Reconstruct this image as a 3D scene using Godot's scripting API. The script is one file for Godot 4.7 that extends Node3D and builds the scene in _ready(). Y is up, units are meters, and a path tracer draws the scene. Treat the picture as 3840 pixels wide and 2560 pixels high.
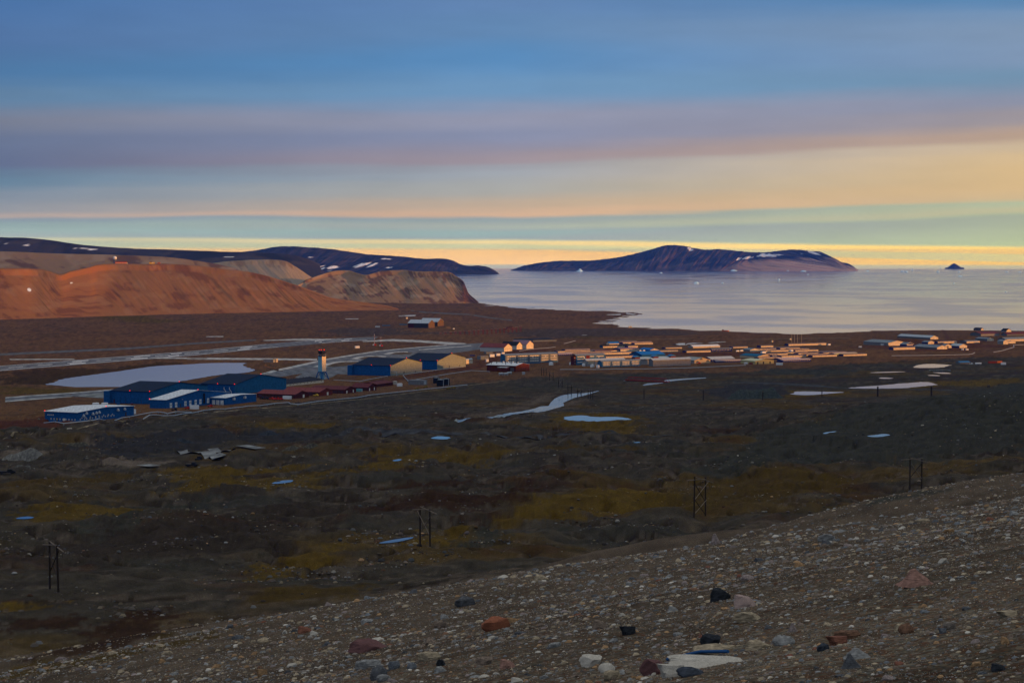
extends Node3D
# An arctic air base on a plain between hills and a bay, late low sun from the right.
# World: x to the right, y up (0 = sea level at the camera), distance d = -z, metres.

const EYE := 170.0
const EARTH := 14866000.0
const HAZE := 0.000013
const VALLEY = [[0.0, 90.0], [300.0, 88.0], [474.0, 86.0], [612.0, 77.5], [710.0, 72.5], [1000.0, 61.5], [1200.0, 54.5], [1500.0, 45.0], [1650.0, 40.3]]
# sky bands: height of each stop (degrees of elevation x 125.7 below eye level 958) at three bearings, and its colours
const SKY = [
	[0, 0, 0, 70, 115, 170, 95, 132, 180, 80, 132, 180], [180, 110, 150, 78, 116, 166, 95, 136, 181, 125, 150, 181],
	[300, 215, 250, 74, 120, 166, 85, 139, 190, 125, 150, 182], [390, 340, 310, 95, 130, 165, 106, 149, 190, 112, 146, 176],
	[470, 450, 400, 120, 128, 150, 146, 150, 174, 140, 146, 168], [540, 510, 460, 103, 117, 148, 135, 143, 172, 156, 148, 155],
	[630, 600, 530, 98, 112, 145, 158, 145, 155, 184, 158, 140], [655, 628, 560, 98, 122, 150, 155, 158, 168, 205, 182, 152],
	[690, 650, 600, 100, 130, 156, 160, 166, 175, 214, 185, 142], [740, 710, 660, 128, 142, 160, 168, 168, 165, 216, 184, 136],
	[795, 775, 720, 146, 150, 160, 192, 170, 150, 214, 182, 135], [812, 806, 750, 174, 160, 157, 212, 174, 146, 206, 180, 140],
	[822, 818, 768, 134, 150, 165, 146, 160, 165, 176, 186, 156], [840, 850, 795, 140, 162, 166, 165, 175, 166, 190, 185, 150],
	[865, 880, 815, 150, 172, 172, 146, 172, 172, 165, 182, 155], [885, 897, 925, 156, 176, 172, 150, 172, 168, 176, 187, 153],
	[900, 904, 934, 190, 190, 165, 230, 205, 150, 250, 205, 120], [908, 914, 948, 165, 178, 168, 225, 200, 150, 246, 200, 115],
	[918, 920, 955, 170, 180, 165, 188, 188, 156, 222, 205, 140], [928, 929, 978, 175, 178, 160, 186, 186, 156, 222, 205, 140],
	[934, 934, 984, 235, 195, 135, 248, 196, 130, 250, 200, 110], [990, 988, 991, 248, 195, 130, 250, 200, 140, 246, 200, 115],
	[1000, 997, 998, 190, 180, 160, 182, 180, 165, 202, 190, 150], [1012, 1010, 1010, 172, 165, 165, 170, 165, 165, 180, 170, 155]]
const PALETTE = {
	"blue": [.014, .105, .31], "blue2": [.02, .13, .28], "blue3": [.035, .15, .30], "blue4": [.014, .07, .18], "navy": [.010, .022, .048], "navyshadow": [.018, .03, .13],  # navy paint, and shade put on the ends of cream barracks
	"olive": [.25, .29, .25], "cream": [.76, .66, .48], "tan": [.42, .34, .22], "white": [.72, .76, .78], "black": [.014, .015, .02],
	"darkred": [.09, .022, .018], "brick": [.17, .035, .022], "redroof": [.21, .055, .05], "redroof2": [.13, .035, .035], "redroof3": [.10, .03, .035],
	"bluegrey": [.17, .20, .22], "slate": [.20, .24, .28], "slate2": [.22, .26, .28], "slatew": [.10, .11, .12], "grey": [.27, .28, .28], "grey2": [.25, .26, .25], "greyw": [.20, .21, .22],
	"palegrey": [.42, .48, .52], "tealgrey": [.27, .36, .40], "brightblue": [.01, .12, .36], "brightblue2": [.03, .15, .33], "tealroof": [.01, .10, .18],
	"yolive": [.36, .32, .15], "yroof": [.46, .46, .30], "pinkgrey": [.34, .29, .29], "hutroof": [.13, .105, .11], "sunpinkroof": [.48, .36, .34], "mauve": [.20, .12, .15], "palegreen": [.35, .44, .25],  # pink of the hut roofs holds the low sunlight as colour
	"darkwood": [.06, .055, .05], "wood": [.16, .105, .06], "frost": [.50, .56, .60], "palewall": [.42, .42, .40], "rust": [.12, .03, .015], "rustsunlit": [.22, .055, .02], "orange": [.50, .14, .04],  # brighter rust paints the sunlit station wall, darker rust the shaded one
	"blacktank": [.012, .016, .022], "tantank": [.36, .33, .28], "whitetank": [.66, .68, .68], "greytank": [.30, .33, .35], "tealbox": [.10, .28, .30], "boxblue": [.02, .08, .20], "tanbox": [.40, .36, .27],
	"glass": [.02, .025, .03], "panel": [.74, .70, .58], "door": [.62, .60, .52], "bayshade": [.055, .032, .028], "darkdoorway": [.09, .09, .095], "steel": [.42, .44, .46], "pipe": [.34, .37, .39], "timber": [.032, .024, .018], "timberpale": [.16, .125, .095],  # bay and doorway darks stand for the shade inside openings
	"redpaint": [.42, .03, .02], "blackpaint": [.02, .02, .022], "yellowpaint": [.55, .34, .03], "bluepaint": [.03, .08, .25], "dullyellow": [.22, .15, .03], "rubber": [.02, .02, .02],
	"towerblue": [.16, .34, .44], "bridge": [.23, .035, .03], "hull": [.42, .11, .04],
	"asphalt": [.21, .22, .235], "asphalt2": [.16, .165, .175], "concrete": [.60, .60, .57], "concrete2": [.30, .32, .31], "concrete3": [.30, .31, .30], "roadgrey": [.075, .078, .08],
	"redsoil": [.14, .06, .035], "redbrown": [.055, .038, .03], "paletrack": [.30, .24, .15], "tansoil": [.15, .10, .055], "paint": [.72, .72, .70], "snow": [.72, .73, .74]}
const GROUND = {
	"sunlitsoil": [.165, .103, .053],   # brown fill and sedge of the airfield terrace and plain, sunlit brightness put in
	"moss": [.120, .092, .018], "moss2": [.086, .068, .022], "rbrown": [.047, .030, .018], "yard": [.042, .050, .060], "pale": [.17, .165, .145], "pale2": [.12, .115, .10], "redsoil": [.10, .045, .03],
	"path": [.088, .082, .062], "dteal": [.052, .064, .058], "dark": [.048, .045, .038], "olivebank": [.062, .044, .020], "greyflat": [.085, .078, .075], "tanlit": [.17, .11, .055], "redsoil2": [.115, .058, .036], "gravelbar": [.13, .12, .10]}
const ROCKS = {
	"pink": [.30, .17, .13], "black": [.028, .032, .038], "pinkwhite": [.38, .28, .24], "brick": [.22, .095, .062], "rust": [.18, .10, .062], "tan": [.36, .29, .19], "white": [.50, .46, .38], "dark": [.05, .06, .075],
	"maroon": [.15, .075, .072], "darkgrey": [.10, .105, .11], "greybrown": [.20, .17, .14], "pinkgrey": [.26, .21, .19], "grey": [.25, .25, .235], "orange": [.36, .22, .11], "blue": [.155, .168, .178], "brown": [.19, .145, .11], "redwhite": [.30, .11, .06]}

const BUILDINGS = [
	["aircraft_hangar", "all blue hangar with dark roof behind the white roofed vehicle shed", "hangar", "large blue aircraft hangars", -318.1, 1729.6, 67, 94.8, 41.1, 10.8, 5.6, "l", "blue", "blue2", "navy", "pocket,doors8"],
	["aircraft_hangar", "all blue hangar beside the long black roofed building under the tower", "hangar", "large blue aircraft hangars", -261.3, 1869.6, 67, 98.6, 37.2, 9.7, 6.8, "l", "blue", "blue2", "navy", "pocket,vents"],
	["aircraft_hangar", "blue hangar with pale gable and pipe gantry at its corner", "hangar", "large blue aircraft hangars", -144.8, 2231.4, 67, 83.1, 48.8, 11.4, 6.5, "l", "blue", "olive", "navy", "pocket,doorm"],
	["aircraft_hangar", "blue hangar with pale gable farther along the apron next to small cream annex", "hangar", "large blue aircraft hangars", -95.7, 2381.7, 67, 84.1, 45.6, 10.9, 6.9, "l", "blue", "olive", "navy", "pocket,doorm"],
	["annex", "small cream annex with pale roof at the end of the farther pale gabled hangar", "shed", "", -57.2, 2510.3, 67, 21, 3, 5.4, 1, "r", "cream", "cream", "palegrey", "posts"],
	["blue_building", "low blue building with white roof and many small windows", "building", "", -323.6, 1467.7, 65, 70.8, 30, 7, 1.7, "l", "blue", "blue", "white", "manywin,beacon"],
	["vehicle_shed", "tall blue vehicle shed with white roof and row of white roller doors", "shed", "", -279, 1659, 67, 100.1, 16.1, 7.1, 5.1, "l", "blue", "blue", "white", "rollers,beacon,flue"],
	["vehicle_shed", "lower blue wing with white roof and three white doors on its left wall", "shed", "", -246.6, 1695.2, 67, 52.7, 15.2, 5.9, 1.3, "l", "blue", "blue", "white", "doors3,acs"],
	["operations_building", "long low cream building with black roof below the control tower", "building", "", -230.3, 2009.2, 67, 78, 32, 2.3, 2.5, "r", "cream", "cream", "black", "stubs"],
	["storage_shed", "dark red shed with red roof nearest the blue wing, white container in front", "shed", "dark red storage sheds", -212.8, 1777.4, 66, 24.8, 40.9, 3.6, 2.8, "l", "darkred", "darkred", "redroof", "openings,door1"],
	["storage_shed", "brighter red shed with yellow vehicle parked under its side", "shed", "dark red storage sheds", -194, 1816.6, 66, 24.7, 40.1, 3.6, 3, "l", "darkred", "brick", "redroof", "openings,door1"],
	["storage_shed", "dark red shed with two cream doors in its gable", "shed", "dark red storage sheds", -173.7, 1855.3, 66, 23.3, 38.7, 3.5, 2.8, "l", "darkred", "darkred", "redroof2", "openings,door2"],
	["storage_shed", "dark red shed with teal container under its eave", "shed", "dark red storage sheds", -146.6, 1893.1, 66, 18, 18.8, 3.3, 3.5, "l", "darkred", "darkred", "redroof2", "openings,door2"],
	["storage_shed", "long low dark red shed with roof vents behind the other red sheds", "shed", "dark red storage sheds", -139.6, 1969.5, 66, 36.1, 20, 2.8, 2, "r", "darkred", "darkred", "redroof2", "stubs"],
	["dormitory", "long grey three storey dormitory with blue base and cream window bands", "dormitory", "three storey dormitory blocks", 11.1, 2512.3, 32, 54.1, 12.3, 11.4, 1.6, "r", "bluegrey", "blue3", "slate", "dorm"],
	["dormitory", "grey dormitory wing stepping back beside the long grey one", "dormitory", "three storey dormitory blocks", 46, 2562.9, 32, 27.7, 14.8, 11, 1.6, "r", "bluegrey", "blue3", "slate", "dorm"],
	["dormitory", "blue three storey block with red stair tower and red panel", "dormitory", "three storey dormitory blocks", 99.7, 2484.1, 32, 45.2, 7.9, 12.2, 1.5, "r", "blue3", "brick", "slate", "dorm,redpanel"],
	["dormitory", "blue dormitory on stilts with three rows of white window bands", "dormitory", "three storey dormitory blocks", 135, 2410.3, 32, 59.3, 8.4, 7.4, 1.6, "r", "blue3", "blue3", "slate", "dorm,stilts"],
	["hall", "long plain grey hall behind the stilted blue dormitory", "building", "", 118.1, 2458, 32, 59.8, 8, 7, 1.8, "r", "grey", "grey", "palegrey", "panelwin"],
	["warehouse", "large light grey warehouse of tall vertical wall panels", "warehouse", "", 201.4, 2443.7, 32, 60, 8.9, 8, 2, "r", "grey", "bluegrey", "palegrey", "ribs"],
	["hall", "grey hall with red dormers under turquoise caps", "building", "", 183, 2492.9, 32, 59.3, 14.9, 7.4, 2, "r", "grey", "grey", "tealgrey", "dormers"],
	["gymnasium", "big dark blue hall under a bright blue roof", "building", "", 194.8, 2759, 32, 41.4, 30.5, 2.9, 4, "r", "blue4", "blue4", "brightblue", ""],
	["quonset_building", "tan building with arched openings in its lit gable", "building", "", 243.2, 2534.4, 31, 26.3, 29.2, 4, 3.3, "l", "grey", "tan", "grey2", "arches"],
	["service_building", "dark blue building with wide pale roof beside the tan arched one", "building", "", 279.1, 2580.6, 31, 39.9, 17.1, 3.3, 3, "r", "navyshadow", "navyshadow", "palegrey", "winrow"],
	["service_hut", "low dark blue hut with white windows before the pale roofed building", "hut", "", 287.5, 2552.4, 31, 43.2, 3.2, 2.3, 0.8, "r", "navyshadow", "navyshadow", "pinkgrey", "winrow"],
	["storehouse", "yellowish green metal storehouse with low pale roof", "building", "", 321.9, 2513.5, 31, 31.4, 29.7, 3.9, 2, "l", "yolive", "yolive", "yroof", "doors2b"],
	["service_building", "hut with teal blue hipped roof behind the yellowish storehouse", "building", "", 342.3, 2700.6, 31, 21.4, 40.5, 2.9, 2.5, "l", "tan", "tan", "tealroof", "winrow"],
	["long_shed", "long shed with very pale roof among the barracks", "shed", "", 312.6, 3118.3, 31, 54.3, 13.9, 2.2, 2.2, "r", "cream", "grey", "white", "winrow"],
	["garage", "royal blue garage block with dark doorways", "garage", "", 321.2, 2944.6, 31, 39.4, 3, 4.3, 0.8, "r", "navyshadow", "navyshadow", "slate", "doors4"],
	["blue_roof_hut", "hut with bright blue roof and lit cream gable", "hut", "", 211.3, 2957.6, 31, 17.3, 30, 2.3, 2.5, "l", "navyshadow", "cream", "brightblue", "winrow"],
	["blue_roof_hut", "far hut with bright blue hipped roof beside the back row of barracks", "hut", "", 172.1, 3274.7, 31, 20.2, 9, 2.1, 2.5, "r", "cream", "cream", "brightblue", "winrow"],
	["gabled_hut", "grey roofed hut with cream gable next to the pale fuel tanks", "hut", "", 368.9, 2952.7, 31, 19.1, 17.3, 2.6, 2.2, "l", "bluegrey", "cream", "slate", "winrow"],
	["barrack", "dark roofed barrack with blue gable end", "barrack", "", 167.4, 3126.8, 31, 51.9, 10.3, 2.6, 1.8, "r", "cream", "blue4", "black", "winrow"],
	["barrack", "long barrack with large blue gable over its left end and dark doorways", "barrack", "", 176.3, 2964.9, 31, 33.9, 20.2, 3.5, 1.6, "r", "cream", "blue4", "mauve", "winrow"],
	["barrack", "red roofed barrack in the middle of the rows", "barrack", "", 147.4, 2943.5, 31, 50.7, 4.7, 1.6, 0.8, "r", "cream", "navyshadow", "redroof2", "winrow"],
	["barrack", "longest cream barrack standing apart before the antenna masts", "barrack", "rows of cream barrack huts", 495.3, 3233.6, 31, 81.6, 11, 2.8, 0.7, "r", "cream", "navyshadow", "hutroof", "winrow"],
	["barrack", "short cream barrack with bright blue end block", "barrack", "rows of cream barrack huts", 414.3, 3136.4, 31, 25.5, 11, 2.6, 0.7, "r", "cream", "navyshadow", "hutroof", "winrow"],
	["barrack", "long low cream barrack hut with end wall darkened as shade", "barrack", "rows of cream barrack huts", 440.9, 3061.3, 31, 39.5, 11, 1.6, 0.7, "r", "cream", "navyshadow", "hutroof", "winrow"],
	["barrack", "long low cream barrack hut with end wall darkened as shade", "barrack", "rows of cream barrack huts", 399.1, 3019.8, 31, 35, 11, 1.4, 0.7, "r", "cream", "navyshadow", "hutroof", "winrow"],
	["barrack", "long low cream barrack hut with end wall darkened as shade", "barrack", "rows of cream barrack huts", 404.8, 2944.9, 31, 45.4, 11, 2, 0.7, "r", "cream", "navyshadow", "hutroof", "winrow"],
	["barrack", "long low cream barrack hut with end wall darkened as shade", "barrack", "rows of cream barrack huts", 452.7, 2963.9, 31, 45.3, 11, 1.7, 0.7, "r", "cream", "navyshadow", "hutroof", "winrow"],
	["barrack", "long low cream barrack hut with end wall darkened as shade", "barrack", "rows of cream barrack huts", 449.2, 3021.3, 31, 40.9, 11, 1.3, 0.7, "r", "cream", "navyshadow", "hutroof", "winrow"],
	["barrack", "long low cream barrack hut with end wall darkened as shade", "barrack", "rows of cream barrack huts", 430.1, 3087.7, 31, 41.8, 11, 1.1, 0.7, "r", "cream", "navyshadow", "hutroof", "winrow"],
	["barrack", "long low cream barrack hut with end wall darkened as shade", "barrack", "rows of cream barrack huts", 384.3, 2808.8, 31, 42.2, 11, 1.7, 0.7, "r", "cream", "navyshadow", "hutroof", "winrow"],
	["barrack", "long low cream barrack hut with end wall darkened as shade", "barrack", "rows of cream barrack huts", 424.5, 2877, 31, 41.9, 11, 1.4, 0.7, "r", "cream", "navyshadow", "hutroof", "winrow"],
	["barrack", "long low cream barrack hut with end wall darkened as shade", "barrack", "rows of cream barrack huts", 398.4, 2732, 31, 44.4, 11, 1.9, 0.7, "r", "cream", "navyshadow", "hutroof", "winrow"],
	["barrack", "front row cream barrack next to the outermost one", "barrack", "rows of cream barrack huts", 444.9, 2746.4, 31, 44.6, 11, 2, 0.7, "r", "cream", "navyshadow", "hutroof", "winrow"],
	["barrack", "outermost cream barrack of the front row with greenish far end", "barrack", "rows of cream barrack huts", 494.4, 2779.6, 31, 44.2, 11, 2.2, 0.7, "r", "cream", "navyshadow", "hutroof", "winrow"],
	["barrack", "long low cream barrack hut with end wall darkened as shade", "barrack", "rows of cream barrack huts", 435.7, 2842.1, 31, 36.1, 11, 1.5, 0.7, "r", "cream", "navyshadow", "hutroof", "winrow"],
	["barrack", "long low cream barrack hut with end wall darkened as shade", "barrack", "rows of cream barrack huts", 473.2, 2897.1, 31, 40.4, 11, 1.5, 0.7, "r", "cream", "navyshadow", "hutroof", "winrow"],
	["barrack", "long low cream barrack hut with end wall darkened as shade", "barrack", "rows of cream barrack huts", 481.4, 2875.6, 31, 45.2, 11, 1.4, 0.7, "r", "cream", "navyshadow", "hutroof", "winrow"],
	["barrack", "long low cream barrack hut with end wall darkened as shade", "barrack", "rows of cream barrack huts", 440.8, 2791, 31, 39.3, 11, 1.7, 0.7, "r", "cream", "navyshadow", "hutroof", "winrow"],
	["barrack", "very short cream hut in front of the rows", "barrack", "rows of cream barrack huts", 375.8, 2754.5, 31, 11.9, 11, 1.7, 0.7, "r", "cream", "navyshadow", "hutroof", "winrow"],
	["barrack", "long low cream barrack hut with end wall darkened as shade", "barrack", "rows of cream barrack huts", 357.1, 2678.7, 31, 38.6, 11, 1.3, 0.7, "r", "cream", "navyshadow", "hutroof", "winrow"],
	["barrack", "far cream barrack beside the bright blue hipped roof", "barrack", "rows of cream barrack huts", 223, 3285.9, 31, 37.8, 11, 2.3, 0.7, "r", "cream", "navyshadow", "hutroof", "winrow"],
	["barrack", "long low cream barrack hut with end wall darkened as shade", "barrack", "rows of cream barrack huts", 281, 2916.7, 31, 45.1, 11, 2.1, 0.7, "r", "cream", "navyshadow", "hutroof", "winrow"],
	["barrack", "long low cream barrack hut with end wall darkened as shade", "barrack", "rows of cream barrack huts", 231.2, 2926.6, 31, 47.4, 11, 2, 0.7, "r", "cream", "navyshadow", "hutroof", "winrow"],
	["barrack", "long low cream barrack hut with end wall darkened as shade", "barrack", "rows of cream barrack huts", 257.1, 3080, 31, 32.2, 11, 1.4, 0.7, "r", "cream", "navyshadow", "hutroof", "winrow"],
	["barrack", "long low cream barrack hut with end wall darkened as shade", "barrack", "rows of cream barrack huts", 367.6, 3110.8, 31, 29.8, 11, 1.6, 0.7, "r", "cream", "navyshadow", "hutroof", "winrow"],
	["barrack", "long low cream barrack hut with end wall darkened as shade", "barrack", "rows of cream barrack huts", 194.5, 3126.6, 31, 19, 11, 2.5, 0.7, "r", "cream", "navyshadow", "hutroof", "winrow"],
	["barrack", "long low cream barrack hut with end wall darkened as shade", "barrack", "rows of cream barrack huts", 200.5, 3358.8, 31, 37.2, 11, 2.2, 0.7, "r", "cream", "navyshadow", "hutroof", "winrow"],
	["barrack", "long low cream barrack hut with end wall darkened as shade", "barrack", "rows of cream barrack huts", 214.4, 3326.1, 31, 60.6, 11, 2.4, 0.7, "r", "cream", "navyshadow", "hutroof", "winrow"],
	["barrack", "long low cream barrack hut with end wall darkened as shade", "barrack", "rows of cream barrack huts", 99.6, 2993, 31, 45.8, 11, 1.6, 0.7, "r", "cream", "navyshadow", "hutroof", "winrow"],
	["barrack", "long low cream barrack hut with end wall darkened as shade", "barrack", "rows of cream barrack huts", 104, 2927.5, 31, 87.1, 11, 1.7, 0.7, "r", "cream", "navyshadow", "hutroof", "winrow"],
	["barrack", "long low cream barrack hut with end wall darkened as shade", "barrack", "rows of cream barrack huts", 114.2, 2870.7, 31, 78.5, 11, 1.7, 0.7, "r", "cream", "navyshadow", "hutroof", "winrow"],
	["barrack", "long low cream barrack hut with end wall darkened as shade", "barrack", "rows of cream barrack huts", 130.8, 2828.6, 31, 102.2, 11, 1.9, 0.7, "r", "cream", "navyshadow", "hutroof", "winrow"],
	["barrack", "cream barrack behind the blue block with red stair tower", "barrack", "rows of cream barrack huts", 150.3, 2711.1, 31, 49.1, 11, 1.8, 0.7, "r", "cream", "navyshadow", "hutroof", "winrow"],
	["barrack", "lone cream barrack before the very long dark roofed shed", "barrack", "rows of cream barrack huts", 617, 3031.4, 31, 45, 11, 3.2, 0.7, "r", "cream", "navyshadow", "hutroof", "winrow"],
	["barrack", "cream barrack behind the shed with very long dark roof", "barrack", "rows of cream barrack huts", 754.8, 3339, 31, 44.6, 11, 3, 0.7, "r", "cream", "navyshadow", "hutroof", "winrow"],
	["barrack", "long low hut of pale green walls among the barrack rows", "barrack", "", 489.6, 2831, 31, 44.1, 11, 1.8, 0.7, "r", "palegreen", "navyshadow", "pinkgrey", "winrow"],
	["barrack", "long navy hut with white windows and roof coloured sunlit pink", "barrack", "navy huts before the rows", 378.3, 2569.3, 31, 48.6, 12, 2.8, 0.8, "r", "navyshadow", "navyshadow", "sunpinkroof", "winrow"],
	["barrack", "long navy hut with white windows and roof coloured sunlit pink", "barrack", "navy huts before the rows", 381.7, 2654, 31, 38.5, 12, 1.2, 0.8, "r", "navyshadow", "navyshadow", "sunpinkroof", "winrow"],
	["barrack", "navy hut with white windows behind the grey dormitory", "barrack", "", 74.7, 2792, 31, 24.9, 12, 2.3, 0.8, "r", "navyshadow", "navyshadow", "sunpinkroof", "winrow"],
	["gabled_shed", "shed with very long dark roof and lit cream gable", "shed", "gabled sheds with lit cream ends", 670.5, 3068.6, 29, 20.9, 54.4, 3.1, 3.1, "l", "slatew", "cream", "slate", "door1,eaves"],  # cream on sunny faces, dark on the rest: sunlight put into wall colours
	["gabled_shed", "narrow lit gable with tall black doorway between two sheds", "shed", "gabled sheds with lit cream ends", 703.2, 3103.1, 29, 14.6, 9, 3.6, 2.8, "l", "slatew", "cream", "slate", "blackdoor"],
	["gabled_shed", "shed with pale blue roof and lit cream gable with double door", "shed", "gabled sheds with lit cream ends", 726, 3115.1, 29, 16.3, 22.4, 3.4, 3, "l", "navyshadow", "cream", "palegrey", "door1,eaves"],
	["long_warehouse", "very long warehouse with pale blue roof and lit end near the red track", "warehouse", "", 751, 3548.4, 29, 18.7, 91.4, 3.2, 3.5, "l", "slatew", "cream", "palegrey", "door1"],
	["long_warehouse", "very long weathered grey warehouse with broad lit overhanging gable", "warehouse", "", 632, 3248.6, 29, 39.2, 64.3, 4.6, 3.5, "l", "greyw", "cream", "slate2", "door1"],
	["gabled_shed", "small shed with bright white gable trim beside the broad lit gable", "shed", "gabled sheds with lit cream ends", 657.5, 3191.5, 29, 15.8, 16.3, 3, 3.2, "l", "navyshadow", "navyshadow", "slate", "trim"],
	["gabled_shed", "shed half hidden behind the very long dark roof", "shed", "gabled sheds with lit cream ends", 717.7, 3306.2, 29, 13.4, 16, 3.2, 2, "l", "navyshadow", "cream", "slate", "trim"],
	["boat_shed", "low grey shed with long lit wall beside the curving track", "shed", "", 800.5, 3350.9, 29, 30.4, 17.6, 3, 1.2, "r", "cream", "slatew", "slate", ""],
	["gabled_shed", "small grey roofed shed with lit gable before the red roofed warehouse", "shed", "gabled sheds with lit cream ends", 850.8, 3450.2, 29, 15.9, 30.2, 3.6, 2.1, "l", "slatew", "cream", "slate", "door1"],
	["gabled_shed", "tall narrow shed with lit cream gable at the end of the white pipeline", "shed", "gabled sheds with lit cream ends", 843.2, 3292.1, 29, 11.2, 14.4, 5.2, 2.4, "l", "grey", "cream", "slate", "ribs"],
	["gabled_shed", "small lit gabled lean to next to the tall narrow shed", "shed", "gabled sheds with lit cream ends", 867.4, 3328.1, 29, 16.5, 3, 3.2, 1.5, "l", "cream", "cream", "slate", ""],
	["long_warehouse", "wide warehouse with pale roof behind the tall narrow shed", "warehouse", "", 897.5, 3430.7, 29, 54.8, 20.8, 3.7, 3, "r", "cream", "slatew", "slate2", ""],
	["red_roof_warehouse", "grey warehouse with wide dark red roof near the shore", "warehouse", "", 910.6, 3690.7, 29, 47.5, 29.5, 4.2, 3.5, "r", "grey", "slatew", "redroof3", ""],
	["red_roof_warehouse", "dark red roofed warehouse at the far end of the shore track", "warehouse", "", 971.8, 3696.8, 29, 60, 14.9, 3.5, 3, "r", "slatew", "slatew", "redroof3", ""],
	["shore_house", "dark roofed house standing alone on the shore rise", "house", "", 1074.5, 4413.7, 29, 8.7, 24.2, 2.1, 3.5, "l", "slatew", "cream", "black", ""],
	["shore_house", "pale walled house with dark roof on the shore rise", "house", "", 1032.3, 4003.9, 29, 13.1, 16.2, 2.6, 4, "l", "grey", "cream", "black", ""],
	["cabin", "cabin with bright blue roof and white truck beside it", "cabin", "", 588.1, 2497, 20, 15.6, 9, 2.4, 1.2, "r", "bluegrey", "bluegrey", "brightblue2", "winrow"],
	["old_hangar", "old far hangar with pale roof, dark wall and red door panel", "hangar", "old far hangars with frosted pale roofs", -196.5, 4152.2, 66, 30.1, 49.8, 10.2, 6.8, "l", "darkwood", "wood", "frost", "reddoor"],
	["old_hangar", "old far hangar standing behind the one with red door panel", "hangar", "old far hangars with frosted pale roofs", -178.5, 4271.9, 66, 30.6, 43.5, 9.7, 7.3, "l", "darkwood", "wood", "frost", ""],
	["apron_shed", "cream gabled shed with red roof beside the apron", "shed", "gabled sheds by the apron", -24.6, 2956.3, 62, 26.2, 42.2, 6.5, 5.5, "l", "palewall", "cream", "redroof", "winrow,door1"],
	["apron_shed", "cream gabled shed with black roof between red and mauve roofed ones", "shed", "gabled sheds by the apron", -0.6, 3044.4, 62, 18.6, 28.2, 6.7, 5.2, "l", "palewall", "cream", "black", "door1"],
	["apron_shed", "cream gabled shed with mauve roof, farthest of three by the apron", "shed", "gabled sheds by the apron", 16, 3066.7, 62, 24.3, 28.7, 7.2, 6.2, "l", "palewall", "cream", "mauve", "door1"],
	["long_shed", "long blue grey shed with dark roof behind the mauve roofed shed", "shed", "", 41.1, 3435.4, 32, 49.9, 65.4, 2.8, 2, "r", "bluegrey", "bluegrey", "black", "winrow"],
	["power_station", "rust red power station with white flat roof and chimneys", "building", "", -4.7, 2302.9, 60, 32.9, 40.2, 7.3, 2.4, "l", "rust", "rustsunlit", "white", "chimneys"]]
const SHORE = [
	[-9000, 1000],
	[-9000, 12500],
	[-1500, 12500],
	[-500, 9000],
	[-250, 7700],
	[-124.5, 7057.9],
	[-36.63, 6593],
	[9.01, 6486.4],
	[112.3, 6218.3],
	[193.7, 6062],
	[275.2, 6001.6],
	[340.2, 5971.9],
	[378.7, 5799.6],
	[388.5, 5637.2],
	[369.5, 5483.6],
	[330.8, 5410],
	[296.3, 5200.6],
	[261.2, 4945.6],
	[246.8, 4866.1],
	[267.6, 4696.3],
	[335.5, 4555.1],
	[422.6, 4471.1],
	[486.4, 4374.4],
	[569.3, 4266.7],
	[633.8, 4222.1],
	[683.2, 4236.9],
	[734.6, 4296.9],
	[845.1, 4406.2],
	[974.7, 4438.4],
	[1175.8, 4406.2],
	[1447.1, 4374.4],
	[2600, 4000],
	[6000, 1000]]
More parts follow.
